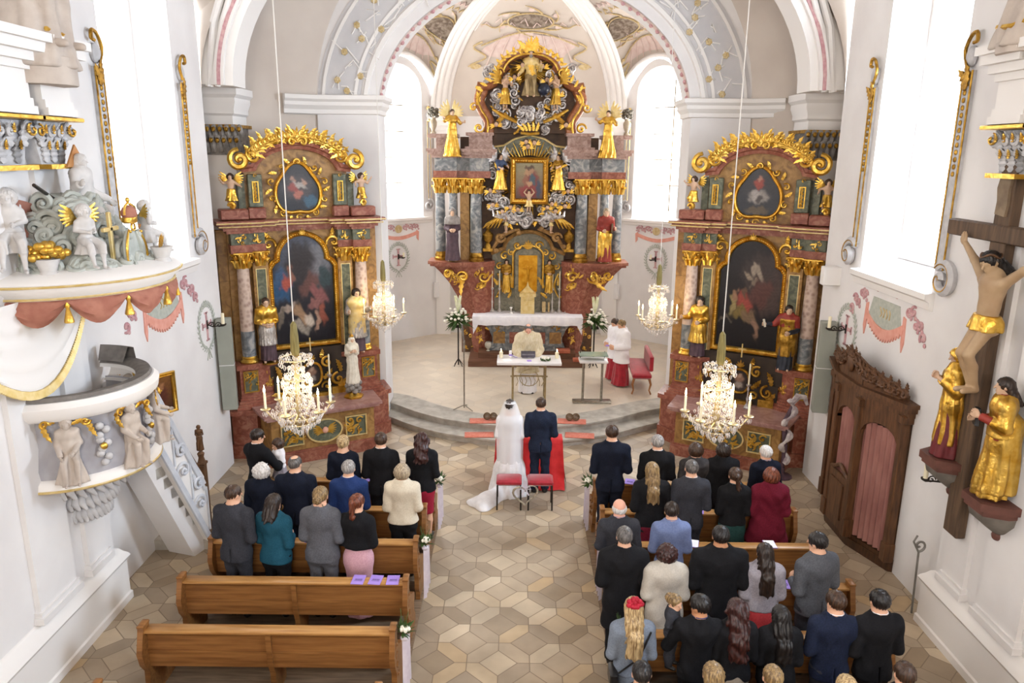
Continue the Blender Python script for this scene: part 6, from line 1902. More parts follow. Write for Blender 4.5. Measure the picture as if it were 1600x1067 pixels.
# ------------------------------------------------------------------ nave piers, window trims, painted wall ornaments
def face(x, sgn):
 """maps (a along +Y seen from inside, out from the wall, z): local x -> world y, local -y -> away from the wall"""
 # sgn=+1: left wall (normal +x); sgn=-1: right wall (normal -x)
 if sgn > 0: return Matrix(((0, -1, 0, x), (1, 0, 0, 0), (0, 0, 1, 0), (0, 0, 0, 1)))
 return Matrix(((0, 1, 0, x), (-1, 0, 0, 0), (0, 0, 1, 0), (0, 0, 0, 1)))
def addM(dst, src, M):
 dst.add(src.v, src.f, M); return dst
for sgn, xw, nm in ((1, LW, 'left'), (-1, RW, 'right')):
 ye = 9.15 if sgn > 0 else 8.82
 o = sgn
 # pier body above a moulded plinth
 mb = MB(); a, b = sorted((xw - .3*o, xw + .16*o)); mb.box(a, b, 4.3, ye - .1, 0, 11.2); struct('pier_' + nm, mb, plaster)['kind'] = 'structure'
 mb = MB(); path = [(xw + .02*o, ye), (xw + .26*o, ye), (xw + .26*o, 4.2), (xw + .02*o, 4.2)]
 if sgn < 0: path = path
 path = path[::-1] if sgn > 0 else path
 pr = [(-.3, 0), (.02, 0), (.02, .10), (0, .12), (0, .58), (.02, .60), (.04, .64), (.02, .68), (-.02, .72), (-.06, .78), (-.1, .80), (-.3, .82)]
 # sweep offset is to the right of the path
 mb.sweep([(d, z) for d, z in pr], path)
 struct('baseboard_' + nm, mb, stucco)
 # pilaster strips with bases, capitals and a block of entablature
 for k, (y0, y1) in enumerate(((ye - .75, ye - .32), (ye - 1.75, ye - 1.05))):
  mb = MB(); a, b = sorted((xw + .1*o, xw + .22*o)); mb.box(a, b, y0, y1, .8, 5.8)
  for z0, z1, e in ((.8, .88, .05), (.88, .94, .025)):
   mb.box(min(xw, xw + (.22 + e)*o), max(xw, xw + (.22 + e)*o), y0 - e, y1 + e, z0, z1)
  struct('trim_%d' % (20 + k + (0 if sgn > 0 else 4)), mb, plaster)
  c = MB(); gg = MB(); M = face(xw + .22*o, sgn)
  w_ = y1 - y0; cy = (y0 + y1)/2*(1 if sgn > 0 else -1)
  c.prism([(cy - w_/2, 5.8), (cy + w_/2, 5.8), (cy + w_/2 + .12, 6.28), (cy - w_/2 - .12, 6.28)], -.10, .1)
  n_ = 3
  for r_ in range(2):
   for i in range(n_ + 1):
    x_ = cy - w_/2 + w_*i/n_ + (0 if r_ else w_/n_/2*(1 if i < n_ else -1))
    leaf(c, (x_, 5.84 + .17*r_), PI/2, .26, .075, -.12 - .02*r_, curl=.9, bend=.1)
    leaf(gg, (x_, 5.98 + .17*r_), PI/2, .1, .03, -.17 - .03*r_, curl=.5, bend=.1)
  for sg in (-1, 1): scroll(c, (cy + sg*(w_/2 + .08), 6.18), .09, PI/2, 1.4, sg, -.14, w=.026); scroll(gg, (cy + sg*(w_/2 + .08), 6.18), .07, PI/2, 1.3, sg, -.18, w=.012)
  scroll(c, (cy - .07, 6.17), .06, PI/2, 1.3, 1, -.16, w=.02); scroll(c, (cy + .07, 6.17), .06, PI/2, 1.3, -1, -.16, w=.02)
  gg.cbox((cy, -.1, 5.80), (w_ + .08, .26, .05)); gg.cbox((cy, -.12, 6.31), (w_ + .36, .34, .05), b=.01)
  cc = MB(); addM(cc, c, M); co = struct('trim_%d' % (28 + k + (0 if sgn > 0 else 4)), cc, mat('grey_white_stucco', '#c9c8c9', '#b5b4b6', scale=9, rough=.8))
  g2 = MB(); addM(g2, gg, M); g2.build('gilt_edges', gold, co)
  mb = MB(); pr = MB()
  pr.cbox((cy, -.06, 6.56), (w_ + .1, .34, .46))
  for z0, z1, e in ((6.34, 6.42, .06), (6.42, 6.5, .03), (6.78, 6.86, .05), (6.86, 6.95, .12), (6.95, 7.05, .2), (7.05, 7.14, .26)): pr.cbox((cy, -.06, (z0 + z1)/2), (w_ + .08 + .75*e, .34 + 2*e, z1 - z0))
  addM(mb, pr, M); struct('trim_%d' % (36 + k + (0 if sgn > 0 else 4)), mb, stucco)
# gilded scroll frames beside the windows, sills
def window_trim(name, x, sgn, y, side, zt=7.45, zb=4.25, w=.19):
 """side: which way the bottom scroll turns along +Y (1) or -Y (-1)"""
 M = face(x, sgn); d = 1 if sgn > 0 else -1
 c = y*d; s = side*d
 mb = MB(); g = MB()
 p = [(c, zb + .25), (c, zt - .45)]
 mb.box(c - w/2, c + w/2, -.05, .02, zb + .3, zt - .42)
 sp = scroll_path((c + s * .14, zb + .17), .24, PI/2 + s * .9, 1.3, -s, 26, -.03, bulge=.06)
 mb.tube(sp, .065, 6)
 for q in (-1, 1): g.tube([(c + q*w/2, -.055, zb + .3), (c + q*w/2, -.055, zt - .42)], .013, 6)
 g.tube([(a, b - .05, e) for a, b, e in sp], .015, 6)
 for k in range(14): g.ell((c, -.06, zt - .5 - .09*k), .028, .02, .035, 6, 4)
 leaf(g, (c, zt - .65), PI/2 + .2, .3, .07, -.07); leaf(g, (c, zt - .62), PI/2 - .3, .3, .07, -.07)
 mb.ell((c, -.03, zt - .25), .1, .06, .13, 9, 7)
 g.tube([(a, -.07, e) for a, e in smooth_path([(c - s * .02, zt - .36), (c - s * .1, zt - .18), (c - s * .02, zt - .02), (c + s * .1, zt + .02), (c + s * .13, zt - .08), (c + s * .06, zt - .1)], 4)], .024, 6)
 r = MB(); addM(r, mb, M); o = struct(name, r, mat('grey_white_stucco', '#c9c8c9'))
 r = MB(); addM(r, g, M); r.build('gilt_scrolls', gold_dark, o)
window_trim('trim_50', LW, 1, 10.32, -1); window_trim('trim_51', LW, 1, 12.86, 1, w=.14)
window_trim('trim_52', RW, -1, 9.86, -1); window_trim('trim_53', RW, -1, 12.42, 1, w=.14)
for x, sgn, win, nm in ((LW, 1, WIN_L, 'trim_54'), (RW, -1, WIN_R, 'trim_55')):
 mb = MB(); pth = [(x, win[1] + .1), (x, win[0] - .1)]
 if sgn > 0: pth = pth[::-1]
 mb.sweep([(0, 3.96), (.05, 3.98), (.07, 4.08), (.13, 4.12), (.13, 4.2), (0, 4.22)], pth); struct(nm, mb, stucco)
for to, A0, sgn, nm in ((toL, lenL - .52, 1, 'trim_56'), (toR, .52, -1, 'trim_57')):
 mb = MB(); g = MB()
 P = lambda a, z, o=.03: (to(a, z)[0] - nL.x*o if sgn > 0 else to(a, z)[0] - nR.x*o, to(a, z)[1] - (nL.y if sgn > 0 else nR.y)*o, z)
 mb.tube([P(A0, 4.6), P(A0, 6.9)], .05, 6); mb.tube([P(A0 + q[0], q[2], .05) for q in scroll_path((sgn*-.02, 4.4), .2, PI/2, 1.4, -sgn, 20)], .045, 6); mb.ell(P(A0, 7.05), .08, .08, .1, 8, 6)
 g.tube([P(A0 + .05, 4.6, .07), P(A0 + .05, 6.9, .07)], .012, 5); g.tube([P(A0 - .05, 4.6, .07), P(A0 - .05, 6.9, .07)], .012, 5); g.ell(P(A0, 6.9, .1), .06, .06, .05, 7, 5); g.ell(P(A0, 7.25, .06), .06, .06, .07, 7, 5)
 o = struct(nm, mb, mat('grey_white_stucco', '#c9c8c9')); g.build('gilt_scrolls', gold_pale, o)
# painted ornaments: consecration cross in a wreath; draped cartouche
def wall_cross(M, parent, r=.27, sq=1.0):
 a = MB(); b = MB()
 a.cbox((0, -.006, 0), (.06, .012, r*1.7)); a.cbox((0, -.006, .03), (r*1.3, .012, .06))
 for q in (-1, 1):
  a.cbox((q*r * .62, -.006, .03), (.03, .012, .13)); a.cbox((0, -.006, q*r * .82), (.13, .012, .03))
 for k in range(30):
  t = 2*PI*k/30
  if abs(t - 1.5*PI) < .1: continue
  p = (r*1.15*math.cos(t)*sq, r*1.35*math.sin(t))
  for q in (-1, 1):
   aa = t + PI/2 + q * .6 if math.cos(t) > 0 else t - PI/2 + q * .6
   b.tube([(p[0], -.006, p[1]), (p[0] + .07*math.cos(aa), -.008, p[1] + .07*math.sin(aa)), (p[0] + .11*math.cos(aa), -.006, p[1] + .11*math.sin(aa))], [.008, .02, .004], 5, flat=.25, up=(0, 1, 0))
 b.tube([(r*1.15*math.cos(t)*sq, -.005, r*1.35*math.sin(t)) for t in [R(-85) + R(350)*k/40 for k in range(41)]], .008, 4)
 for q in (-1, 0, 1): b.tube([(0, -.006, -r*1.35), (q * .1, -.006, -r*1.35 - .2)], .01, 4)
 x = MB(); addM(x, a, M); x.build('painted_cross', paint_rose, parent, kind='structure')
 x = MB(); addM(x, b, M); x.build('painted_wreath', paint_sage, parent, kind='structure')
def wall_cartouche(M, parent, w=1.0, simple=False):
 a = MB(); b = MB(); c = MB(); d = MB()
 if not simple:
  a.prism([(-.34, .12), (.34, .12), (.42, -.12), (.26, -.2), (0, -.24), (-.26, -.2), (-.42, -.12)], -.012, 0)
  for k in range(4): d.tube([(-.12 + .08*k, -.014, .02), (-.06 + .07*k, -.016, -.06 + .05*(k % 2)), (-.1 + .08*k, -.014, -.1)], .01, 4)
  top = [(-.48 + .96*k/16, -.08 - .16*math.sin(PI*k/16)) for k in range(17)]
  bot = [(-.5 + 1.0*k/32, -.16 - .2*math.sin(PI*k/32) - .05*(k % 2)) for k in range(33)]
  b.prism(top + bot[::-1], -.018, 0)
  for q in (-1, 1): b.prism([(q * .46, .02), (q * .52, 0), (q * .54, -.3), (q * .5, -.42), (q * .47, -.3)], -.014, 0)
 else:
  top = [(-.6 + 1.2*k/16, .02 - .12*math.sin(PI*k/16)) for k in range(17)]
  b.prism(top + [(x, z - .1) for x, z in top][::-1], -.014, 0)
  for q in (-1, 1): b.prism([(q * .58, .05), (q * .66, 0), (q * .64, -.25), (q * .58, -.18)], -.014, 0)
  d.ell((0, -.01, .1), .12, .015, .11, 12, 8)
 for q in (-1, 1):
  for k in range(5):
   c0 = (q*(.58 + .09*k if not simple else .2 + .1*k), .12 - .06*k + (.06 if k % 2 else -.02) if not simple else .14 + .04*(k % 2))
   scroll(c, c0, .07, k, 1.2, q if k % 2 else -q, -.008, w=.018, bulge=.0, n=14)
   c.ell((c0[0] + .05, -.008, c0[1] - .07), .03, .012, .03, 6, 4)
  c.ell((q * .25, -.01, .24), .05, .012, .045, 7, 5)
 for m_, mm, n_ in ((a, paint_sage, 'painted_shield'), (b, paint_salmon, 'painted_drapery'), (c, paint_rose, 'painted_roses'), (d, paint_ochre, 'painted_emblem')):
  if m_.v:
   x = MB(); addM(x, m_, M @ Matrix.Scale(w, 4)); x.build(n_, mm, parent, kind='structure')
wall_cross(face(LW, 1) @ T((13.05, 0, 2.93)), wl, .30)
wall_cross(face(RW, -1) @ T((-12.44, 0, 3.12)), wr, .30)
wall_cartouche(face(LW, 1) @ T((11.5, 0, 3.72)), wl, 1.25)
wall_cartouche(face(RW, -1) @ T((-11.2, 0, 3.72)), wr, 1.2)
def apse_M(A, B, s_, z):
 d = (Vector(B) - Vector(A)).normalized()
 p = Vector(A) + d*s_
 return Matrix(((d.x, -d.y, 0, p.x), (d.y, d.x, 0, p.y), (0, 0, 1, z), (0, 0, 0, 1)))
wall_cross(apse_M(PTS[2], PTS[3], 1.12, 2.88) @ T((0, 0, 0)), wl_a, .3)
wall_cartouche(apse_M(PTS[2], PTS[3], 1.15, 3.62), wl_a, 1.1, True)
wall_cross(apse_M(PTS[4], PTS[5], lenR - 1.12, 2.88), wr_a, .3)
wall_cartouche(apse_M(PTS[4], PTS[5], lenR - 1.15, 3.62), wr_a, 1.1, True)
for A, B, s_, w_ in ((PTS[2], PTS[3], lenL - .33, 'left'), (PTS[4], PTS[5], .33, 'right')):
 M = apse_M(A, B, s_, 1.5); mb = MB(); mb.cbox((0, -.06, .25), (.14, .1, .5), M, b=.01)
 o = mb.build('wall_speaker', plaster, None); tag(o, 'slim white loudspeaker on the apse wall, ' + w_ + ' of the high altar', 'speaker', 'apse wall speakers')
# --- corner statues high on the piers
warm_stucco = mat('figure_stucco', '#c3b8ae', '#b3a79d', scale=5, rough=.8, spec=.2)
def _toes(g0):
 def f(root, b):
  mb = MB(); c = b.J['chest']; mb.cbox((.30, .12, c[2] - .35), (.5, .12, .14), T((0, 0, 0), 0, 0, R(-28)), b=.02); mb.build('long_book', warm_stucco, root)
  mb = MB(); mb.cbox((.32, .14, c[2] - .27), (.5, .13, .03), T((0, 0, 0), 0, 0, R(-28))); mb.build('gilt_edge', gold, root)
  mb = MB(); mb.tube([(-.30, .18, .34), (-.2, .26, .24), (0, .29, .21), (.22, .26, .24)], .025, 6); mb.build('gilt_hem', gold, root)
 return f
statue('pier_statue', 'large pale stucco saint with a gilt-edged book, seated above the left pier capital', (LW + .40, 8.45, 6.95), -PI/2 - PI + PI + .0, 2.2,
  [('robe', 'skirt', warm_stucco, dict(z0=.62, z1=-.06, r1=.2, folds=8, amp=.03, h=.03)), ('mantle', 'top', warm_stucco, dict(bottom=.46, t=.04, h=.026))], 'm', dict(knL=(-.07, .12, .33), knR=(.07, .12, .33), anL=(-.06, .10, .08), anR=(.06, .10, .08)), skin=warm_stucco, hair='curly', hmat=warm_stucco, res=.026, extra=_toes(gold), base=(.34, .3, warm_stucco))
statue('pier_statue', 'large pale stucco saint in draped robe above the right pier capital', (RW - .40, 8.1, 7.14), PI/2 + PI, 2.2,
  [('robe', 'skirt', warm_stucco, dict(z0=.62, z1=-.03, r1=.2, folds=7, amp=.03, h=.03)), ('mantle', 'top', warm_stucco, dict(bottom=.46, t=.04, h=.026))], 'm', skin=warm_stucco, hair='curly', hmat=warm_stucco, res=.026, base=(.34, .12, warm_stucco),
  extra=lambda root, b: MB().tube([(-.34, .2, .2), (-.1, .34, .12), (.2, .3, .15)], .03, 6).build('gilt_hem', gold, root))
for o in list(bpy.data.objects):
 if o.name.startswith('pier_statue') and o.type == 'EMPTY':
  o.rotation_euler.z = -PI/2 if o.location.x < 0 else PI/2
# ------------------------------------------------------------------ pulpit with stair
PC = (LW + .10, 8.62)
PU = thing('pulpit', 'white stucco pulpit with seated figures and a grey padded rim on the left pier', 'pulpit', (PC[0], PC[1], 1.3))
def pb(mb, name, m, parent=None, smooth=40):
 o = mb.build(name, m, parent or PU, smooth)
 if parent is None: o.location = (-PC[0], -PC[1], -1.3)
 return o
pr_ = .95
mb = MB(); mb.lathe([(pr_ * .93, 2.2), (pr_ * .96, 2.35), (pr_ * .90, 2.6), (pr_ * .9, 2.95)], 24, (PC[0], PC[1], 0), -PI/2, PI/2)
bd = pb(mb, 'body', mat('grey_niche', '#aaa9ae', '#9b9aa1', scale=4, rough=.8))
mb = MB(); mb.lathe([(pr_ * .8, 2.92), (pr_*1.0, 2.94), (pr_*1.06, 3.0), (pr_*1.08, 3.1), (pr_*1.02, 3.16), (pr_ * .84, 3.17), (pr_ * .8, 3.1)], 32, (PC[0], PC[1], 0), -PI/2, PI/2); pb(mb, 'upper_cornice', stucco)
mb = MB(); mb.lathe([(pr_ * .78, 2.1), (pr_ * .98, 2.1), (pr_*1.02, 2.14), (pr_*1.0, 2.2), (pr_ * .94, 2.24), (pr_ * .8, 2.24)], 32, (PC[0], PC[1], 0), -PI/2, PI/2); pb(mb, 'lower_cornice', stucco)
mb = MB(); mb.tube([(PC[0] + pr_*1.01*math.cos(a), PC[1] + pr_*1.01*math.sin(a), 2.12) for a in [R(-90 + 6*k) for k in range(31)]], .018, 6); pb(mb, 'gilt_edge', gold_pale)
mb = MB(); mb.lathe([(pr_ * .80, 3.15), (pr_ * .86, 3.2), (pr_ * .98, 3.21), (pr_*1.0, 3.17)], 28, (PC[0], PC[1], 0), -PI/2, PI/2)
pb(mb, 'padded_rim', grey_felt)
mb = MB(); mb.loft([[(PC[0] + r_*math.cos(a), PC[1] + r_*math.sin(a), z) for a in [R(60 + 5*k) for k in range(7)]] for r_, z in ((pr_ * .98, 3.19), (pr_ * .96, 3.36), (pr_ * .88, 3.38), (pr_ * .78, 3.19))], closed=False); pb(mb, 'padded_bookrest', grey_felt)
mb = MB(); mb.lathe([(pr_ * .8, 2.12), (pr_ * .62, 2.02), (pr_ * .42, 1.9), (pr_ * .34, 1.72), (pr_ * .26, 1.58), (pr_ * .12, 1.44), (.03, 1.36)], 20, (PC[0], PC[1], 0), -PI/2, PI/2)
for k in range(16):
 a = R(-80 + 10.6*k)
 for rr, z in ((.5, 1.96), (.34, 1.74), (.24, 1.54)):
  mb.tube([(PC[0] + pr_*rr*math.cos(a), PC[1] + pr_*rr*math.sin(a), z + .08), (PC[0] + pr_*(rr + .08)*math.cos(a), PC[1] + pr_*(rr + .08)*math.sin(a), z - .04), (PC[0] + pr_*(rr + .1)*math.cos(a + .1), PC[1] + pr_*(rr + .1)*math.sin(a + .1), z - .12)], [.03, .05, .02], 6)
pb(mb, 'carved_corbel', mat('grey_white_stucco', '#c9c8c9'), None, 60)
for k, a in enumerate((-62, -18, 30, 72)):
 ar = R(a); px_, py_ = PC[0] + pr_ * .98*math.cos(ar), PC[1] + pr_ * .96*math.sin(ar)
 r_ = statue('seated_evangelist', '', (px_ - PC[0], py_ - PC[1], 2.16 - 1.3), ar + PI/2, .80, [('robe', 'skirt', warm_stucco, dict(z0=.62, z1=.05, r1=.2, folds=7, amp=.02, h=.013)), ('mantle', 'top', warm_stucco, dict(bottom=.5, t=.022, h=.013))], 'm', dict(knL=(-.08, .15, .40), knR=(.08, .15, .40), anL=(-.07, .14, .1), anR=(.07, .14, .1), wrL=(-.06, .22, .55), wrR=(.1, .2, .5)), skin=warm_stucco, hair='bob', hmat=warm_stucco, parent=PU, res=.013)
 g = MB(); st = MB(); M = T((px_, py_, 0), ar + PI/2)
 q = MB(); leaf(q, (-.22, 2.92), -PI/2, .22, .035, -.02); leaf(q, (.22, 2.92), -PI/2, .22, .035, -.02); leaf(q, (-.2, 2.92), .1, .16, .03, -.02); leaf(q, (.2, 2.92), PI - .1, .16, .03, -.02); scroll(q, (-.2, 2.92), .05, 0, 1.2, 1, -.05, w=.014); scroll(q, (.2, 2.92), .05, 0, 1.2, -1, -.05, w=.014)
 addM(g, q, M); pb(g, 'gilt_garland', gold)
 M = T((PC[0] + pr_ * .92*math.cos(ar + .38), PC[1] + pr_ * .92*math.sin(ar + .38), 0), ar + .38 + PI/2)
 q = MB()
 for j in range(9): q.ell((.05*math.sin(j*2), -.05, 2.36 + .055*j), .05, .04, .045, 7, 5)
 addM(st, q, M); pb(st, 'fruit_garland', mat('grey_white_stucco', '#c9c8c9'), None, 60)
 q = MB(); q.ell((0, -.07, 2.56), .045, .04, .045, 7, 5); q2 = MB(); addM(q2, q, M); pb(q2, 'gilt_fruit', gold)
PU.location.z += .14
# stair wall with scroll panels going down to a wooden newel
A_, B_ = Vector((-4.96, 9.60)), Vector((-4.70, 10.46))
d_ = (B_ - A_); L_ = d_.length; d_ = d_.normalized()
M = Matrix(((d_.x, -d_.y, 0, A_.x), (d_.y, d_.x, 0, A_.y), (0, 0, 1, 0), (0, 0, 0, 1)))
mb = MB(); q = MB(); q.prism([(-.25, 2.25), (-.05, 2.2), (L_, .12), (L_, 1.22), (-.05, 3.02), (-.25, 3.05)], -.05, .05); addM(mb, q, M)
ST = thing('pulpit_stair', 'white carved stair parapet rising to the pulpit from a dark newel post', 'staircase', (B_.x, B_.y, 0))
def sb(mb, name, m, smooth=40):
 o = mb.build(name, m, ST, smooth); o.location = (-B_.x, -B_.y, 0); return o
sb(mb, 'parapet', stucco)
q = MB(); sl = (.12 - 2.2)/(L_ + .05)
for o0 in (.06, .16, .92, 1.02): q.tube([(-.05, -.06, 2.2 + o0 * .95), (L_ - .02, -.06, .12 + o0 * .98)], .03, 6)
for k in range(3):
 x0 = .06 + k * .29; z0 = 2.2 + sl*x0 + .5
 scroll(q, (x0 + .1, z0 - .12), .11, 0, 1.4, 1, -.07, w=.022); scroll(q, (x0 + .12, z0 - .42), .12, PI, 1.4, -1, -.07, w=.022); leaf(q, (x0 + .05, z0 - .1), PI/2, .2, .04, -.07); q.tube([(x0 + .27, -.06, z0 - .25), (x0 + .27, -.06, z0 - .95)], .018, 5)
mb = MB(); addM(mb, q, M); sb(mb, 'carved_panels', mat('bluish_stucco', '#cfd2d8', '#c2c6cf', scale=6, rough=.8))
q = MB(); q.tube([(-.05, -.0, 3.08), (L_ - .0, .0, 1.27)], .025, 8); mb = MB(); addM(mb, q, M); sb(mb, 'handrail', wood_dark)
q = MB(); q.prism([(-.2, 2.52), (L_, .55), (L_, -.0), (L_ - .25, .0), (-.2, 1.98)], .05, .52); mb = MB(); addM(mb, q, M); sb(mb, 'soffit', plaster)
for k in range(6):
 q = MB(); q.box(L_ - .1 - .12*(k + 1), L_ - .1 - .12*k + .05, .05, .5, .2*k + .5, .2*k + .66); mb = MB(); addM(mb, q, M); sb(mb, 'step', stone_step)
q = MB(); q.slab([(L_ + .02, -.1), (L_ + .55, -.1), (L_ + .5, .75), (L_ - .3, .8)], 0, .17); mb = MB(); addM(mb, q, M); sb(mb, 'bottom_step', stone_step)
mb = MB(); mb.cbox((B_.x, B_.y + .06, .72), (.1, .12, 1.4), b=.01); mb.cbox((B_.x, B_.y + .06, 1.4), (.13, .15, .05), b=.01); mb.lathe([(.06, 1.42), (.04, 1.5), (.055, 1.56), (.02, 1.6)], 10, (B_.x, B_.y + .06, 0)); sb(mb, 'newel_post', wood_dark)
statue('newel_figure', 'small dark carved figure standing on the wooden newel post of the pulpit stair', (B_.x, B_.y + .06, 1.61), .2, .40, [('robe', 'skirt', wood_dark, dict(z0=.62, z1=.0, r1=.12, h=.009))], 'm', skin=wood_dark, hair='bob', hmat=wood_dark, res=.009, group=None, cat='figurine')
# ------------------------------------------------------------------ sounding board above the pulpit
CC = (LW + .14, 8.8); CR = 1.21
CN = thing('sounding_board', 'round white pulpit canopy with rose swags, gold tassels and a cloud mountain on top', 'canopy', (CC[0], CC[1], 4.1))
def cb(mb, name, m, parent=None, smooth=40):
 o = mb.build(name, m, parent or CN, smooth)
 if parent is None: o.location = (-CC[0], -CC[1], -4.1)
 return o
mb = MB(); mb.lathe([(.02, 4.5), (CR * .88, 4.46), (CR * .92, 4.42), (CR * .98, 4.44), (CR*1.0, 4.5), (CR*1.05, 4.54), (CR*1.07, 4.62), (CR*1.0, 4.68), (CR * .6, 4.76), (.02, 4.8)], 40, (CC[0], CC[1], 0), -PI/2, PI/2); cb(mb, 'board', stucco)
mb = MB()
for rr, z in ((1.0, 4.46), (1.075, 4.60)): mb.tube([(CC[0] + CR*rr*math.cos(a), CC[1] + CR*rr*math.sin(a), z) for a in [R(-90 + 5*k) for k in range(37)]], .014, 6)
cb(mb, 'gilt_edge', gold_pale)
swag_m = mat('rose_swag', '#9a6353', '#ab7563', scale=8, rough=.85)
NS = 6
for k in range(NS):
 a0 = R(-88 + 176*k/NS); a1 = R(-88 + 176*(k + 1)/NS)
 mb = MB(); rows = []
 for j in range(7):
  t = j/6
  rows.append([(CC[0] + CR*(.96 + .05*math.sin(PI*t) - .012*math.cos(t*20 + i * .6))*math.cos(a0 + (a1 - a0)*i/12), CC[1] + CR*(.96 + .05*math.sin(PI*t) - .012*math.cos(t*20 + i * .6))*math.sin(a0 + (a1 - a0)*i/12), 4.45 - t*(.06 + .24*math.sin(PI*i/12))) for i in range(13)])
 mb.loft(rows, closed=False); cb(mb, 'swag', swag_m, None, 60)
 mb = MB(); mb.lathe([(.015, 4.42), (.03, 4.38), (.018, 4.35), (.05, 4.22), (.05, 4.2), (.0, 4.2)], 9, (CC[0] + CR*1.0*math.cos(a1), CC[1] + CR*1.0*math.sin(a1), 0)); cb(mb, 'tassel', gold, None, 60)
# fringed white drapery on the pier below the board
rows = []
for j in range(13):
 t = j/12
 rows.append([(LW + .2 + .05*math.sin(9*t*PI + .4) * .5 + .03 + .10*math.sin(PI*i/20), CC[1] - 2.2 + 2.45*i/20, 4.44 - t*(.08 + .95*math.sin(PI*i/20) ** .8)) for i in range(21)])
mb = MB(); mb.loft(rows, closed=False); dr = cb(mb, 'hanging_drapery', stucco, None, 60)
mb = MB(); e = rows[-1]
for i in range(20):
 a = Vector(e[i]); b = Vector(e[i + 1])
 for k in range(5):
  p = a.lerp(b, k/5); mb.tube([(p.x + .03, p.y, p.z + .03), (p.x + .04, p.y, p.z - .06)], .022, 5)
cb(mb, 'gold_fringe', gold_pale)
# rose drapery on the wall above the board
rows = []
for j in range(9):
 t = j/8
 rows.append([(LW + .2 + .04*math.sin(t*12 + i * .5), 7.9 + .85*i/12 + .0, 5.5 - .2*i/12 - t*(.75 - .2*i/12)) for i in range(13)])
mb = MB(); mb.loft(rows, closed=False); cb(mb, 'rose_drapery', swag_m, None, 60)
mb = MB(); mb.tube([(LW + .45, 8.0, 5.62), (LW + .25, 8.75, 5.38)], .02, 6); cb(mb, 'iron_rod', iron)
# cloud mountain with figures
grey_cloud = mat('sage_cloud', '#a7aba4', '#babdb6', scale=6, rough=.8)
mb = MB(); rn = random.Random(4)
mb.lathe([(.86, 4.66), (.72, 4.9), (.55, 5.14), (.40, 5.36), (.1, 5.5)], 18, (CC[0] + .05, CC[1] - .06, 0), -PI/2, PI/2)
for k in range(95):
 t = rn.random(); a = rn.uniform(-1.5, 1.4); rr = .88 - .50*t
 c = (CC[0] + .05 + rr*math.cos(a), CC[1] - .06 + rr*math.sin(a), 4.72 + .72*t)
 M = T(c, a + PI/2); q = MB(); scroll(q, (0, 0), rn.uniform(.08, .14), rn.uniform(0, 6), 1.7, rn.choice((-1, 1)), .02, w=.035, bulge=.05, n=20); addM(mb, q, M)
for k in range(24):
 a = rn.uniform(-1.5, 1.5); M = T((CC[0] + .95*math.cos(a), CC[1] + .95*math.sin(a), 4.73), a + PI/2, R(-60)); q = MB(); scroll(q, (0, 0), .1, rn.uniform(0, 6), 1.5, 1, 0, w=.03); addM(mb, q, M)
cb(mb, 'cloud_mountain', grey_cloud, None, 60)
def onc(a, r, z): return (CC[0] + r*math.cos(R(a)), CC[1] + r*math.sin(R(a)), z)
ww = mat('putto_stucco', '#cfccca', '#bfbcba', scale=6, rough=.8)
def _gw(s_=.26, up=.9):
 def f(root, b):
  g = MB(); wings(g, 0, -.08, b.J['chest'][2], s_, up); g.build('gilt_wings', gold, root)
 return f
sit = dict(knL=(-.09, .2, .42), knR=(.09, .2, .42), anL=(-.09, .2, .14), anR=(.1, .28, .18))
for nm, a, r, z, hh, lab, ex, ps, rz_ in (('putto_statue', -42, .92, 4.74, .80, 'white putto with gold wings sitting before the gold cross on the pulpit canopy', _gw(), sit, -28), ('putto_statue', 24, .94, 4.76, .76, 'white putto with gold wing holding a sprig, right of the crown on the canopy', _gw(.2), sit, 60), ('putto_statue', -84, .95, 4.74, .98, 'white putto lifting the rose drapery at the left edge of the pulpit canopy', None, dict(wrR=(.2, .1, .9), elR=(.26, .06, .72), **sit), -60)):
 statue(nm, lab, onc(a, r, z - .1), R(rz_) + PI/2, hh, [('cloth', 'skirt', ww, dict(z0=.52, z1=.3, r1=.17, h=.013))], 'm', ps, skin=ww, hair='curly', hmat=ww, child=True, res=.013, extra=ex)
statue('god_statue', 'grey-white bearded figure with a triangular gilt halo on top of the cloud mountain', onc(2, .36, 4.84), R(0) + PI/2, 1.1, [('robe', 'skirt', ww, dict(z0=.62, z1=.1, r1=.2, folds=7, amp=.02)), ('mantle', 'top', ww, dict(bottom=.5, t=.03))], 'm', dict(wrR=(.28, .14, .70), elR=(.2, .04, .66), wrL=(-.22, .16, .5), **{k_: v_ for k_, v_ in sit.items()}), skin=ww, hair='long', hmat=ww, res=.016,
  extra=lambda root, b: MB().prism([(-.2, .95), (.2, .95), (0, 1.2)], -.05, -.03).build('halo', mat('copper_halo', '#b07a48', '#c28d58', scale=6, rough=.5, metal=.3), root))
o = MB(); M = T(onc(-22, .86, -.12), PI/2 + .0); q = MB(); q.cbox((0, 0, 5.12), (.05, .04, .62), b=.008); q.cbox((0, 0, 5.24), (.32, .04, .05), b=.008); addM(o, q, M); o = o.build('gold_cross', gold_pale); tag(o, 'upright pale gold cross behind the sitting putto on the canopy', 'cross')
r_ = thing('crown_cartouche', 'grey scrolled cartouche topped by a rose and gold crown on the pulpit canopy', 'cartouche', onc(-6, .92, 4.66), R(0) + PI/2); r_.scale = (.82, .82, .82)
q = MB(); ccurl(q, (-.2, .1), (-.1, .52), .05, .045, 0); ccurl(q, (.25, .02), (.12, .5), -.05, .045, 0); q.prism([(-.2, .06), (.24, 0), (.14, .5), (-.1, .52)], .0, .05); q.build('shield', grey_cloud, r_)
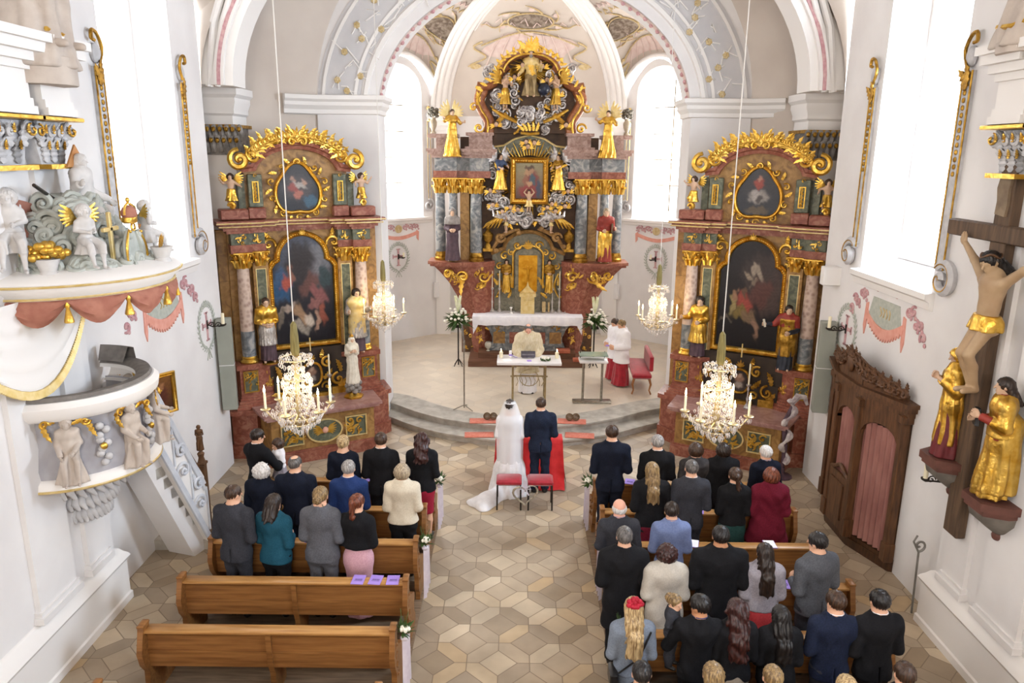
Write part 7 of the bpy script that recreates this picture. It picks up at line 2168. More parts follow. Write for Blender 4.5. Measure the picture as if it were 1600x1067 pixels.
q = MB(); ccurl(q, (-.24, .08), (-.13, .54), .06, .018, -.04); ccurl(q, (.3, .0), (.16, .5), -.06, .018, -.04); scroll(q, (.36, .06), .09, 0, 1.4, 1, -.03); scroll(q, (.0, .56), .07, 0, 1.4, 1, -.03); q.build('gilt_scrolls', gold, r_)
q = MB(); q.ell((0, 0, .76), .13, .1, .11, 12, 8); q.build('crown_cap', swag_m, r_)
q = MB(); q.lathe([(.1, .62), (.12, .64), (.12, .70), (.1, .71)], 14, sy=.8); q.tube([(-.13, 0, .74), (-.09, 0, .86), (0, 0, .9), (.09, 0, .86), (.13, 0, .74)], .018, 6); q.ell((0, 0, .94), .03, .03, .04, 7, 5); q.build('crown_band', gold, r_)
for k, (a, r, lab) in enumerate(((-66, 1.0, 'white basket of gilded flowers at the front edge of the pulpit canopy'), (12, 1.12, 'small white pedestal with a gilt spray beside the crown cartouche'), (60, 1.1, 'white tub with a brown quill at the right end of the pulpit canopy'))):
 r_ = thing('canopy_vase', lab, 'vase', onc(a, r, 4.68), R(a) + PI/2)
 mb = MB(); mb.lathe([(.1, 0), (.1, .02), (.08, .05), (.12, .16), (.13, .18)], 12); mb.build('basket', ww, r_)
 mb = MB()
 if k == 0:
  for j in range(26): mb.ell((.16*math.cos(j*2.4)*(j/26) ** .5*1.3, .09*math.sin(j*2.4), .2 + .05*(j % 4) * .8), .05, .045, .045, 7, 5)
 elif k == 1:
  for j in range(5): leaf(mb, (0, .18), PI/2 + (j - 2) * .5, .16, .035, 0)
 else: mb.tube([(0, 0, .16), (.05, 0, .3), (.12, 0, .5)], [.012, .035, .01], 6)
 mb.build('gilt_flowers' if k < 2 else 'quill', gold if k < 2 else mat('copper_halo', '#b07a48'), r_)
# framed icon on the left wall
r_ = thing('framed_icon', 'small gold-framed brown icon on the wall behind the pulpit stair', 'picture', (-5.3, 10.75, 2.12), 0)
Mi = Matrix.Rotation(R(58), 4, 'Z')
q = MB(); ornate_frame(q, [(-.16, .04), (.16, .04), (.16, .56), (-.16, .56)][::-1], .06, 0, True, .05, egg=False); q2 = MB(); addM(q2, q, Mi); q2.build('frame', gold, r_)
pt = painting('icon_panel', [(-.16, .04), (.16, .04), (.16, .56), (-.16, .56)], -.01, [(.5, .45, .3, .36, 0, '#5a2f22'), (.5, .72, .14, .12, 0, '#a0704a'), (.3, .6, .12, .1, 0, '#a0704a')], ('#4a2a1c', '#7d5228'), r_, .02); pt.rotation_euler.z = R(58)
# ------------------------------------------------------------------ crucifix group on the right pier
CX = RW - .16
r_ = thing('crucifix', 'tall dark wooden crucifix with a carved Christ in gilded loincloth on the right pier', 'crucifix', (CX - .1, 8.30, 1.55))
mb = MB(); mb.cbox((-.02, 0, 2.2), (.12, .27, 4.4), b=.015); mb.build('upright_beam', wood_cross, r_)
mb = MB(); mb.cbox((-.05, 0, 3.63), (.12, 1.9, .19), b=.015); mb.build('cross_arm', wood_cross, r_)
q = MB(); q.loft([[(x, y, z) for x in (0, .02)] for y, z in ((0, 0), (0, 0))], closed=False)
q = MB(); q.prism([(-.09, 3.84), (.08, 3.82), (.10, 3.95), (.09, 4.1), (.11, 4.22), (.02, 4.28), (-.08, 4.24), (-.11, 4.12), (-.08, 3.98)], 0, .03); q2 = MB(); addM(q2, q, face(-.11, -1)); q2.build('title_board', mat('worn_board', '#6b5a48', '#8a7862', scale=6, rough=.7), r_)
body = Body(1.62, 'm', pose=dict(shL=(-.12, 0, .80), shR=(.12, 0, .80), elL=(-.26, -.01, .90), elR=(.26, -.01, .90), wrL=(-.42, -.02, 1.0), wrR=(.42, -.02, 1.0), knL=(-.03, .11, .29), knR=(.035, .12, .29), anL=(-.015, .02, .06), anR=(.02, .035, .06), head=(.0, .045, .92), hipL=(-.045, .0, .505), pelvis=(.02, 0, .515)), head=(.25, .45, .1))
fig = bpy.data.objects.new('christ_figure', None); col.objects.link(fig); fig.parent = r_; fig.location = (-.20, -.24, 1.86); fig.rotation_euler.z = PI/2; KIDS.setdefault(r_, []).append(fig)
cf = mat('christ_flesh', '#a08465', '#b29878', scale=4, rough=.5)
mesh_of('body', [body.skin(.012), body.hand('L', (-.8, 0, .6), .4), body.hand('R', (.8, 0, .6), .4)], cf, fig)
mesh_of('hair', [body.hair('long', length=.22)], HAIRM['black'], fig)
mesh_of('loincloth', [body.skirt(z0=.565, z1=.455, r1=.10, t=.02, folds=6, amp=.016, h=.012)], gold, fig)
mb = MB(); c_ = body.J['head']; mb.tube([(c_[0] + .085*math.cos(a), c_[1] - .0 + .1*math.sin(a), c_[2] + .07 + .02*math.sin(3*a)) for a in [2*PI*k/20 for k in range(21)]], .014, 5); mb.build('thorn_crown', wood_dark, fig)
def bracket(name, lab, y, z):
 b = thing(name, lab, 'bracket', (CX, y, z - .45))
 mb = MB()
 for z0, z1, e in ((.36, .45, .0), (.30, .36, -.04)): mb.slab([(0, -.3 - e), (-.16, -.32 - e), (-.42 - e, -.18), (-.42 - e, .18), (-.16, .32 + e), (0, .3 + e)], z0, z1)
 mb.build('shelf', mat('rust_grey_bracket', '#5c3a32', '#6e463c', scale=9, rough=.6), b)
 mb = MB(); mb.loft([[(0, -w, z), (-.5*w*1.3, -w, z), (-w*1.4, -w * .5, z), (-w*1.4, w * .5, z), (-.5*w*1.3, w, z), (0, w, z)] for w, z in ((.26, .30), (.24, .2), (.12, .06), (.05, .0))], caps=True); mb.build('corbel', mat('grey_bracket', '#6b665f', '#7d776f', scale=8, rough=.6), b)
 mb = MB(); mb.ell((-.06, 0, -.02), .06, .06, .06, 8, 6); mb.build('pendant', mat('rust_grey_bracket', '#5c3a32'), b)
bracket('wall_bracket', 'grey and rust wall bracket under the gilded mourning woman', 8.58, 2.46)
bracket('wall_bracket', 'grey and rust wall bracket under the gilded man with a book', 7.64, 2.36)
plum = mat('dark_red_gown', '#5e2226', '#6f2a2e', scale=9, rough=.6)
statue('mourning_woman_statue', 'carved woman in a gilded hooded mantle over a dark red gown, left of the cross', (CX - .22, 8.58, 2.47), 0, 1.34,
  [('gown', 'skirt', plum, dict(z0=.6, z1=.0, r1=.14, folds=7, amp=.012)), ('mantle', 'skirt', gold, dict(z0=.80, z1=.12, r1=.13, folds=9, amp=.016, t=.03, train=[((.02, -.08, .75), (.03, -.08, .12), .12, .13)])), ('bodice', 'top', gold, dict(bottom=.5, t=.03))], 'f', dict(wrL=(-.02, .14, .72), wrR=(.02, .14, .72)), hair='bob', hmat=gold, head=(.2, .3, 0))
statue('disciple_statue', 'carved dark-haired man in gilded cloak and red shirt with a dark book, beside the cross', (CX - .24, 7.64, 2.37), 0, 1.36,
  [('gown', 'skirt', gold, dict(z0=.60, z1=.02, r1=.15, folds=8, amp=.02)), ('shirt', 'top', red_robe, dict(bottom=.5, t=.018)), ('cloak_shoulders', 'top', gold, dict(bottom=.52, t=.034, sleeves=.42, neck=.05)), ('cloak', 'skirt', gold, dict(z0=.80, z1=.06, r1=.15, folds=8, amp=.018, t=.01, train=[((-.02, -.09, .85), (-.02, -.10, .12), .13, .14)]))], 'm', dict(wrL=(-.06, .16, .68), wrR=(.06, .17, .63)), hair='long', hmat=HAIRM['darkbrown'],
  extra=lambda root, b: MB().cbox((0, .21, .86), (.2, .05, .2), T((0, 0, 0), 0, 0, R(10)), b=.008).build('book', mat('black_book', '#17171b', None, rough=.5), root))
for o in bpy.data.objects:
 if o.type == 'EMPTY' and (o.name.startswith('mourning') or o.name.startswith('disciple')): o.rotation_euler.z = PI/2 - .45
def sconce(lab, M, s_=1.0, lit=False, arms=1, candle=.2):
 r_ = thing('wall_sconce', lab, 'sconce', M.translation, M.to_euler().z, 'wrought iron wall sconces')
 q = MB(); q.cbox((0, -.01, 0), (.05, .02, .16), b=.004)
 q.tube([(0, -.02, 0), (0, -.1, -.03), (0, -.2, -.02), (0, -.3, -.02)], .012, 6)
 for c in ((-.1, -.0), (-.22, .0)):
  sp = scroll_path((c[0], c[1]), .055, 0, 1.4, 1, 18); q.tube([(0, a, z) for a, _, z in sp], .009, 5)
 q.lathe([(.02, -.02), (.05, .0), (.055, .02)], 10, (0, -.3, 0)); q.build('iron_arm', iron, r_)
 c = MB(); c.lathe([(.028, .0), (.028, candle), (.004, candle + .01)], 10, (0, -.3, .01)); c.build('candle', wax, r_)
 return r_
def Mw(x, y, z, rz): return T((x, y, z), rz)
sconce('wrought iron candle sconce on the painted cross of the left wall', Mw(LW, 13.05, 2.96, PI/2))
sconce('wrought iron candle sconce on the painted cross of the right wall', Mw(RW, 12.44, 3.14, -PI/2))
sconce('wrought iron sconce with a tall candle below the gilded mourning woman', Mw(CX + .1, 8.92, 1.98, -PI/2), candle=.34)
for A, B, s_, w_ in ((PTS[2], PTS[3], 1.12, 'left'), (PTS[4], PTS[5], lenR - 1.12, 'right')):
 M = apse_M(A, B, s_, 2.9); sconce('wrought iron sconce on the painted cross of the ' + w_ + ' apse wall', T(M.translation, math.atan2(M[1][0], M[0][0])), candle=.14)
# tall grey-green boxes against the walls, white box
for x, y, z0, z1, rz, lab in ((LW + .16, 13.42, 1.25, 3.0, .25, 'tall narrow grey-green box on the left wall beside the altar'), (RW - .18, 12.75, 1.55, 3.2, -.25, 'tall narrow grey-green box on the right wall beside the altar')):
 r_ = thing('grey_box', lab, 'panel', (x, y, z0), rz)
 mb = MB(); mb.cbox((0, 0, (z1 - z0)/2), (.26, .2, z1 - z0), b=.012); mb.build('housing', grey_panel, r_)
 mb = MB(); mb.cbox((0, -.003, (z1 - z0) * .5), (.265, .205, .012)); mb.build('joint', plaster, r_)
mb = MB(); mb.cbox((0, 0, .16), (.36, .2, .32), b=.01); o = mb.build('white_box', stucco, None, 40, (RW - .1, 13.0, 3.80), -.1); tag(o, 'plain white box fixed high on the right wall beside the side altar', 'box')
# ------------------------------------------------------------------ confessional
CF = thing('confessional', 'carved dark oak confessional with rose curtains and a scrolled crest on the right wall', 'confessional', (RW, 11.2, 0))
oak = mat('carved_oak', '#452c1b', '#67452b', scale=4, rough=.5, stretch=(6, 6, .8), detail=6, bump=.08)
oak_d = mat('carved_oak_dark', '#352012', '#4e321d', scale=5, rough=.5, stretch=(6, 6, .8), detail=6)
curt = mat('rose_curtain', '#8d5f58', '#a3746b', scale=6, rough=.9, stretch=(1, 1, .3))
def fb(mb, name, m, parent=None, smooth=40):
 o = mb.build(name, m, parent or CF, smooth)
 if parent is None: o.location = (-RW, -11.2, 0)
 return o
plan_ = [(RW, 10.0), (RW - .06, 10.02), (RW - .36, 10.82), (RW - .36, 11.62), (RW - .08, 12.42), (RW, 12.42)]
mb = MB(); mb.slab(plan_, 0, .14); mb.slab([(x + .03 if x < RW else x, y) for x, y in plan_], .14, .2); fb(mb, 'plinth', oak_d)
mb = MB(); mb.slab([(RW, 10.02), (RW - .03, 10.04), (RW - .03, 12.38), (RW, 12.38)], .1, 2.5); fb(mb, 'back', oak_d)
mb = MB()
for z0, z1, e in ((2.42, 2.5, .02), (2.5, 2.58, .06), (2.58, 2.64, .1)):
 mb.slab([(RW, 10.0 - e), (RW - .08 - e, 10.0 - e), (RW - .36 - e, 10.80), (RW - .36 - e, 11.64), (RW - .1 - e, 12.42 + e), (RW, 12.42 + e)], z0, z1)
fb(mb, 'cornice', oak)
for x, y in ((RW - .08, 10.07), (RW - .36, 10.83), (RW - .36, 11.6), (RW - .1, 12.36)):
 mb = MB(); mb.cbox((x, y, 1.3), (.12, .12, 2.3), b=.02); mb.cbox((x, y, .3), (.15, .15, .3), b=.01); mb.cbox((x, y, 2.38), (.16, .16, .12), b=.01); fb(mb, 'post', oak)
for k, (A, B, dr_) in enumerate((((RW - .08, 10.07), (RW - .36, 10.83), 0), ((RW - .36, 10.83), (RW - .36, 11.6), 1), ((RW - .36, 11.6), (RW - .1, 12.36), 0))):
 A = Vector(A); B = Vector(B); d = B - A; L = d.length; d.normalize()
 M = Matrix(((-d.x, d.y, 0, B.x), (-d.y, -d.x, 0, B.y), (0, 0, 1, 0), (0, 0, 0, 1)))
 q = MB(); aw = [(.06, 1.95)] + arc(L/2, 1.95, L/2 - .08, .22, PI, 0, 12)[1:-1] + [(L - .06, 1.95)]
 q.prism([(0, 1.9), (.06, 1.9)] + aw + [(L - .06, 1.9), (L, 1.9), (L, 2.5), (0, 2.5)], -.03, .08)
 q2 = MB(); addM(q2, q, M); hd = fb(q2, 'arched_panel', oak)
 q = MB(); n = 40; rows = [[], []]
 for i in range(n + 1):
  x = .05 + (L - .1)*i/n
  rows[0].append((x, .04 + .025*math.sin(i*1.1), .22)); rows[1].append((x, .04 + .02*math.sin(i*1.1 + .3), 2.12))
 q.loft(rows, closed=False); q2 = MB(); addM(q2, q, M); fb(q2, 'curtain', curt, None, 60)
 if dr_:
  q = MB(); q.cbox((L/2, -.02, .6), (L - .1, .05, .9), b=.01); q.cbox((L/2, -.05, .62), (L - .3, .04, .62), b=.015); q.tube([(x, -.02, z) for x, z in smooth_path([(.05, 1.05), (.2, 1.1), (L/2, 1.18), (L - .2, 1.1), (L - .05, 1.05)], 4)], .035, 6); q2 = MB(); addM(q2, q, M); fb(q2, 'half_door', oak)
 # scrolled crest
 q = MB(); rn = random.Random(k)
 hh = (.30, .52, .30)[k]
 q.prism([(0, 2.62), (L, 2.62)] + ([(L, 2.98), (L * .5, 3.06), (0, 2.98)] if k == 1 else [(L, 2.98 if k == 0 and False else 2.72), (L * .5, 2.86), (0, 2.98)] if k == 0 else [(L, 2.98), (L * .5, 2.86), (0, 2.72)]), -.03, .02)
 for i in range(11):
  x = L*(i + .5)/11; zz = 2.7 + hh*(.3 + .3*math.sin(PI*i/10) if k == 1 else .32*(1 - i/11 if k == 0 else i/11) + .1)
  scroll(q, (x, zz), .08 + .02*(i % 2), i, 1.4, 1 if i % 2 else -1, -.05, w=.024); leaf(q, (x, zz + .02), PI/2 + (.5 if i % 2 else -.5), .17, .04, -.05)
 if k == 1:
  palmette(q, (L/2, 2.9), .28, -.06, 7); q.ell((L/2, -.06, 2.88), .09, .05, .14, 9, 7)
 q2 = MB(); addM(q2, q, M); fb(q2, 'carved_crest', oak, None, 50)
# iron hook tool leaning on the right plinth
r_ = thing('iron_snuffer', 'grey scrolled iron candle snuffer leaning by the right plinth', 'snuffer', (5.42, 8.98, 0)); mb = MB(); mb.tube([(0, 0, 0), (-.02, .02, .9)], .014, 6)
sp = scroll_path((0, 1.0), .09, -PI/2, 1.1, 1, 16); mb.tube([(a - .02, .02, z) for a, _, z in sp], .016, 6); mb.tube([(-.02, .02, .9), (-.1, .03, 1.05), (-.06, .03, 1.14)], .014, 6); mb.build('rod', mat('grey_iron', '#77746f', '#8a8782', scale=9, rough=.5, metal=.5), r_)
# ------------------------------------------------------------------ chandeliers
sleeve_m = mat('olive_sleeve', '#6d6238', '#8b7f4d', scale=8, rough=.7, stretch=(6, 6, .5))
brass = mat('pale_brass', '#b7a57c', '#d2c39c', scale=10, rough=.35, metal=.8)
def chandelier(lab, loc, R0, hang, s_seed, sleeve=.34):
 """loc: centre of the candle ring"""
 r_ = thing('crystal_chandelier', lab, 'chandelier', loc, s_seed * .4, 'crystal chandeliers')
 k = R0 / .43
 mb = MB(); mb.tube([(0, 0, 1.05*k), (0, 0, hang - loc[2])], .007*max(1, k), 6); mb.build('rope', mat('white_rope', '#d6d2cc', None, rough=.8), r_)
 mb = MB(); mb.lathe([(.045, .72), (.06, .78), (.055, .80 + sleeve * .5), (.04, .80 + sleeve), (.012, .84 + sleeve)], 10);
 mb.v = [(x*k, y*k, z*k) for x, y, z in mb.v]; mb.build('cloth_sleeve', sleeve_m, r_, 60)
 mb = MB(); mb.lathe([(.03, -.28), (.05, -.22), (.03, -.1), (.06, 0), (.035, .1), (.03, .7)], 10)
 for R_, z in ((.20, .68), (.17, .40), (.14, .22), (.27, -.12), (.16, -.24)): mb.tube([(R_*math.cos(a), R_*math.sin(a), z) for a in [2*PI*j/24 for j in range(25)]], .01, 5)
 N = 6
 for j in range(N):
  a = 2*PI*j/N; c, s = math.cos(a), math.sin(a)
  mb.tube([(.04*c, .04*s, -.12), (.2*c, .2*s, -.2), (.34*c, .34*s, -.14), (.43*c, .43*s, -.02)], .012, 6)
 mb.v = [(x*k, y*k, z*k) for x, y, z in mb.v]; mb.build('brass_frame', brass, r_, 60)
 for j in range(N):
  a = 2*PI*j/N; c, s = math.cos(a) * .43*k, math.sin(a) * .43*k
  mb = MB(); mb.lathe([(.01, -.02), (.05, -.005), (.065, .01), (.06, .014), (.015, .012)], 12, (c, s, 0)); p = mb.build('drip_pan', brass, r_, 60)
  mb = MB(); mb.lathe([(.016, .0), (.016, .2), (.004, .205)], 8, (c, s, .01)); q = mb.build('candle', wax, p, 60)
  mb = MB(); mb.lathe([(.001, .205), (.012, .225), (.014, .245), (.007, .28), (.001, .31)], 8, (c, s, .01)); mb.build('flame', flame, p, 60)
 # crystals
 mb = MB(); rn = random.Random(s_seed)
 def drop(x, y, z, r, l):
  mb.lathe([(.001, 0), (r, -l * .35), (r * .8, -l * .7), (.001, -l)], 6, (x, y, z))
 def ring(R_, z, n, r, l, jit=.02):
  for j in range(n):
   a = 2*PI*j/n + rn.uniform(-.1, .1); drop(R_*math.cos(a), R_*math.sin(a), z + rn.uniform(-jit, jit), r*rn.uniform(.8, 1.2), l*rn.uniform(.8, 1.2))
 ring(.20, .72, 18, .022, .07); ring(.21, .64, 16, .022, .08); ring(.12, .74, 10, .02, .06); ring(.10, .56, 12, .022, .07)
 for z, R_ in ((.46, .15), (.40, .19), (.33, .19), (.26, .17), (.19, .17), (.12, .19), (.05, .20), (-.03, .21)): ring(R_, z, 19, .023, .065)
 for z, R_ in ((.3, .09), (.1, .1), (-.06, .11)): ring(R_, z, 8, .02, .06)
 ring(.31, -.08, 26, .022, .08); ring(.36, -.03, 20, .02, .07); ring(.26, -.17, 24, .022, .085); ring(.19, -.24, 16, .02, .08); ring(.1, -.3, 10, .02, .08); drop(0, 0, -.34, .035, .1)
 for j in range(N):
  a = 2*PI*j/N
  for q in range(4): drop((.43 + .03*math.cos(q*1.6))*math.cos(a) - .03*math.sin(q*1.6)*math.sin(a), (.43 + .03*math.cos(q*1.6))*math.sin(a) + .03*math.sin(q*1.6)*math.cos(a), -.02, .016, .08)
  for q in range(5): t = q/5; drop((.2 + .2*t)*math.cos(a), (.2 + .2*t)*math.sin(a), .02 - .14*math.sin(PI*t), .015, .05)
 mb.v = [(x*k, y*k, z*k) for x, y, z in mb.v]
 mb.build('crystal_drops', crystal, r_, 0, kind='stuff')
 d = bpy.data.lights.new('candle_light', 'POINT'); d.energy = 22*k; d.color = (1, .78, .48); d.shadow_soft_size = .3
 o = bpy.data.objects.new('candle_light', d); col.objects.link(o); o.parent = r_; o.location = (0, 0, .3*k)
 return r_
chandelier('lit crystal chandelier over the left pews, before the crowded altar painting', (-2.72, 9.0, 2.86), .40, 10.6, 1)
chandelier('lit crystal chandelier over the right pews, before the right side altar', (2.63, 9.2, 2.74), .40, 10.6, 2)
chandelier('smaller-looking lit chandelier hanging right of the left side altar', (-2.66, 15.0, 2.78), .40, 10.3, 3)
chandelier('smaller-looking lit chandelier hanging left of the right side altar, by the altar boys', (2.92, 15.0, 2.75), .40, 10.3, 4)
# ------------------------------------------------------------------ pews on low boarded platforms
for x0, x1, nm in ((-4.15, -1.22, 'left'), (1.2, 4.25, 'right')):
 mb = MB(); mb.box(x0, x1, 4.2, 11.55, 0, .05)
 o = mb.build('pew_platform', wood_floor, None); tag(o, 'low worn wooden platform under the ' + nm + ' block of pews', 'platform');
PF = .05
def end_profile():
 """curved side panel, (y, z); y = 0 at the back rail"""
 p = [(.02, 0), (.02, .12), (-.06, .2), (-.05, .38), (-.13, .5), (-.17, .66), (-.12, .82), (-.10, .88), (-.09, .93), (.0, .955), (.05, .93), (.05, .86), (.02, .78), (.08, .66), (.24, .56), (.38, .5), (.46, .44), (.46, .38), (.40, .32), (.42, .2), (.5, .12), (.5, 0)]
 return p
def make_pew(x0, x1):
 r_ = thing('pew', '', 'pew', ((x0 + x1)/2, 0, PF), 0)
 w_ = (x1 - x0)/2
 Mx = Matrix(((0, 1, 0, 0), (1, 0, 0, 0), (0, 0, 1, 0), (0, 0, 0, 1)))
 for s in (-1, 1):
  mb = MB(); q = MB(); q.prism(end_profile(), s*w_ - .03, s*w_ + .03); addM(mb, q, Mx)
  for k in range(4):
   t = k/3
   q = MB(); scroll(q, (-.05 + .1*t, .7 - .12*k), .05, k, 1.2, 1, 0, w=.012, n=12); q2 = MB(); addM(q2, q, Mx)
   mb.add([(x + s*(w_ + .035), y, z) for x, y, z in q2.v], q2.f)
  mb.cbox((s*w_, -.02, .945), (.075, .15, .035), b=.008)
  mb.build('end_panel', wood_pew, r_)
 mb = MB(); mb.box(-w_, w_, -.02, .015, .42, .86); mb.box(-w_, w_, -.035, .02, .60, .625); mb.build('backrest', wood_pew, r_)
 mb = MB(); mb.cbox((0, .0, .875), (2*w_ - .05, .15, .035), b=.008); mb.build('top_rail', mat('pew_rail', '#9a6c3a', '#b88a52', scale=3.0, rough=.35, stretch=(.6, 9, 9), detail=6), r_)
 mb = MB(); mb.cbox((0, .24, .42), (2*w_ - .05, .42, .035), b=.008); mb.build('seat', wood_pew, r_)
 mb = MB(); mb.cbox((0, -.35, .14), (2*w_ - .05, .17, .03), b=.008); mb.build('kneeler', wood_pew, r_)
 mb = MB(); q = MB(); q.prism([(.0, 0), (.02, .3), (-.05, .5), (-.06, .84), (.02, .86), (.02, .44), (.4, .4), (.36, 0)], -.03, .03); addM(mb, q, Mx); mb.build('middle_support', wood_pew, r_)
 return r_
PEWY = [4.3, 5.25, 6.2, 7.15, 8.12, 9.07, 10.03, 11.0]
names = ['eighth', 'seventh', 'sixth', 'fifth', 'fourth', 'third', 'second', 'front']
pew_l = make_pew(-4.0, -1.28); pew_r = make_pew(1.31, 4.1)
for proto, xs, side in ((pew_l, (-4.0, -1.28), 'left'), (pew_r, (1.31, 4.1), 'right')):
 for k, y in enumerate(PEWY):
  if k < (2 if side == 'left' else 1): continue
  o = proto if k == (2 if side == 'left' else 1) else copy_tree(proto)
  o.location = ((xs[0] + xs[1])/2 + (.0 if side == 'left' else 0), y, PF)
  o['label'] = 'honey-brown wooden pew with scrolled ends, ' + names[k] + ' row on the ' + side + ' of the aisle'
  o['group'] = 'pews on the ' + side
def booklet(x, y, z, rz, lab, op=False):
 r_ = thing('mass_booklet', lab, 'booklet', (x, y, z), rz, 'purple wedding booklets')
 mb = MB(); mb.cbox((0, 0, .004), (.15, .2, .008)); c = mb.build('cover', purple, r_)
 if op:
  mb = MB(); mb.cbox((0, 0, .0095), (.14, .19, .003)); mb.build('pages', paper, r_)
 else:
  mb = MB()
  for k in range(5): mb.tube([(-.04 + .018*k, -.01, .009), (-.03 + .018*k, .012, .009), (-.025 + .018*k, -.012, .009)], .003, 4)
  mb.tube([(-.045, -.03, .009), (.05, -.03, .009)], .002, 4); mb.build('script_title', ink, r_)
ZB = PF + .895
for x, l in ((-1.86, 'left of three'), (-1.65, 'middle of three'), (-1.44, 'right of three')):
 booklet(x, PEWY[4] + .0, ZB, random.uniform(-.12, .12), 'purple booklet lying on the empty left pew rail, ' + l)
for x, k, side, l in ((-2.66, 5, 'left', 'between the teal blouse and the grey suit'), (-1.34, 6, 'left', 'beside the cream jacket'), (-2.25, 7, 'left', 'before the dark suited man'), (1.86, 7, 'right', 'beside the tall dark suited man'), (2.05, 6, 'right', 'by the bald old man'), (2.42, 5, 'right', 'between the pale blue jacket and the black coat'), (3.45, 5, 'right', 'in front of the grey checked jacket'), (3.30, 4, 'right', 'in front of the red pleated skirt'), (2.72, 6, 'right', 'by the grey suit')):
 booklet(x, PEWY[k] + .01, ZB, random.uniform(-.3, .3), 'purple booklet on a ' + side + ' pew rail ' + l, op=(k == 5 and x > 0))
def pew_posy(x, y, lab, sgn):
 r_ = thing('pew_bouquet', lab, 'bouquet', (x, y, .72), 0, 'white rose posies tied to the pew ends')
 rn = random.Random(int(y*100 + x*10))
 mb = MB()
 for k in range(46):
  a = rn.uniform(0, 6.28); b_ = rn.uniform(-.3, 1.2); L = rn.uniform(.09, .19)
  d = Vector((math.cos(a)*math.cos(b_) * .7 + sgn * .2, math.sin(a)*math.cos(b_) * .7, math.sin(b_)*1.1))
  p = Vector((sgn * .03, 0, .2)); mb.tube([tuple(p), tuple(p + d*L * .6), tuple(p + d*L)], [.006, .022, .003], 5, flat=.3)
 for k in range(5):
  a = rn.uniform(0, 6.28); mb.tube([(sgn * .03, 0, .2), (sgn * .05 + .06*math.cos(a), .06*math.sin(a), .38 + .05*k * .4)], .004, 4)
 mb.build('leaves', leaf_m, r_)
 mb = MB()
 for q in range(3):
  for k in range(5):
   a = k*1.256 + q * .6; mb.ell((sgn * .06 + (.016 + .012*q)*math.cos(a), -.03 + (.016 + .012*q)*math.sin(a), .285 - .012*q), .024, .024, .026, 6, 5)
 mb.ell((sgn * .06, -.03, .29), .022, .022, .025, 7, 5); mb.build('white_rose', petal, r_)
 mb = MB()
 for k in range(4):
  x_ = sgn*(.045 + .012*k); mb.loft([[(x_ - .018, -.04 + .03*k, .14), (x_ + .018, -.03 + .03*k, .14)], [(x_ - .02 + .01*math.sin(k*2), -.05 + .03*k, -.2), (x_ + .022 + .01*math.sin(k*2), -.035 + .03*k, -.2)], [(x_ - .024, -.045 + .035*k, -.62 + .05*k), (x_ + .02, -.03 + .035*k, -.60 + .05*k)]], closed=False)
 mb.ell((sgn * .05, -.02, .14), .05, .04, .035, 8, 5); mb.build('ribbon', ribbon, r_)
for k, n_ in ((7, 'front'), (5, 'third'), (3, 'fifth')):
 pew_posy(-1.21, PEWY[k], 'white rose posy with long ribbons on the ' + n_ + ' left pew end', 1)
 pew_posy(1.25, PEWY[k], 'white rose posy with long ribbons on the ' + n_ + ' right pew end', -1)
# ------------------------------------------------------------------ people
C = {}
for n_, a, b_ in (('black', '#17171a', '#1d1d20'), ('navy', '#1c2233', '#222940'), ('darknavy', '#161a26', '#1b2030'), ('charcoal', '#33343a', '#3c3d44'), ('grey', '#55565c', '#62636a'), ('teal', '#1d4a5c', '#245468'), ('pinkskirt', '#c294a0', '#cfa4af'), ('cream', '#cdc2ad', '#d9cfbc'), ('blue', '#20325f', '#283c6c'), ('lightblue', '#6b7aa3', '#7886ae'), ('redskirt', '#8e1f35', '#a0283e'), ('burgundy', '#5c1526', '#6b1b2e'), ('green', '#23403f', '#2c4c4a'), ('lgrey', '#8f8a92', '#a39ea6'), ('offwhite', '#bcb5aa', '#c9c2b7'), ('coral', '#b83a3f', '#c6474b'), ('denim', '#6d7684', '#7b8492'), ('beige', '#9b8d7c', '#a99b89'), ('white', '#e6e4e8', '#efedf0'), ('suitnavy', '#1e2536', '#262e42'), ('brownblack', '#2a2422', '#332b29')):
 C[n_] = cloth(n_, a, b_, 60)
C['check'] = mat('cloth_check', '#4f5157', '#5d5f65', scale=60, rough=.85, spec=.15)
C['sheer'] = mat('cloth_sheer', '#2c2a2c', '#4a4646', scale=8, rough=.7, spec=.2)
pair = mat('black_leather', '#141213', '#1c1a1b', scale=8, rough=.4)
trouser_m = C
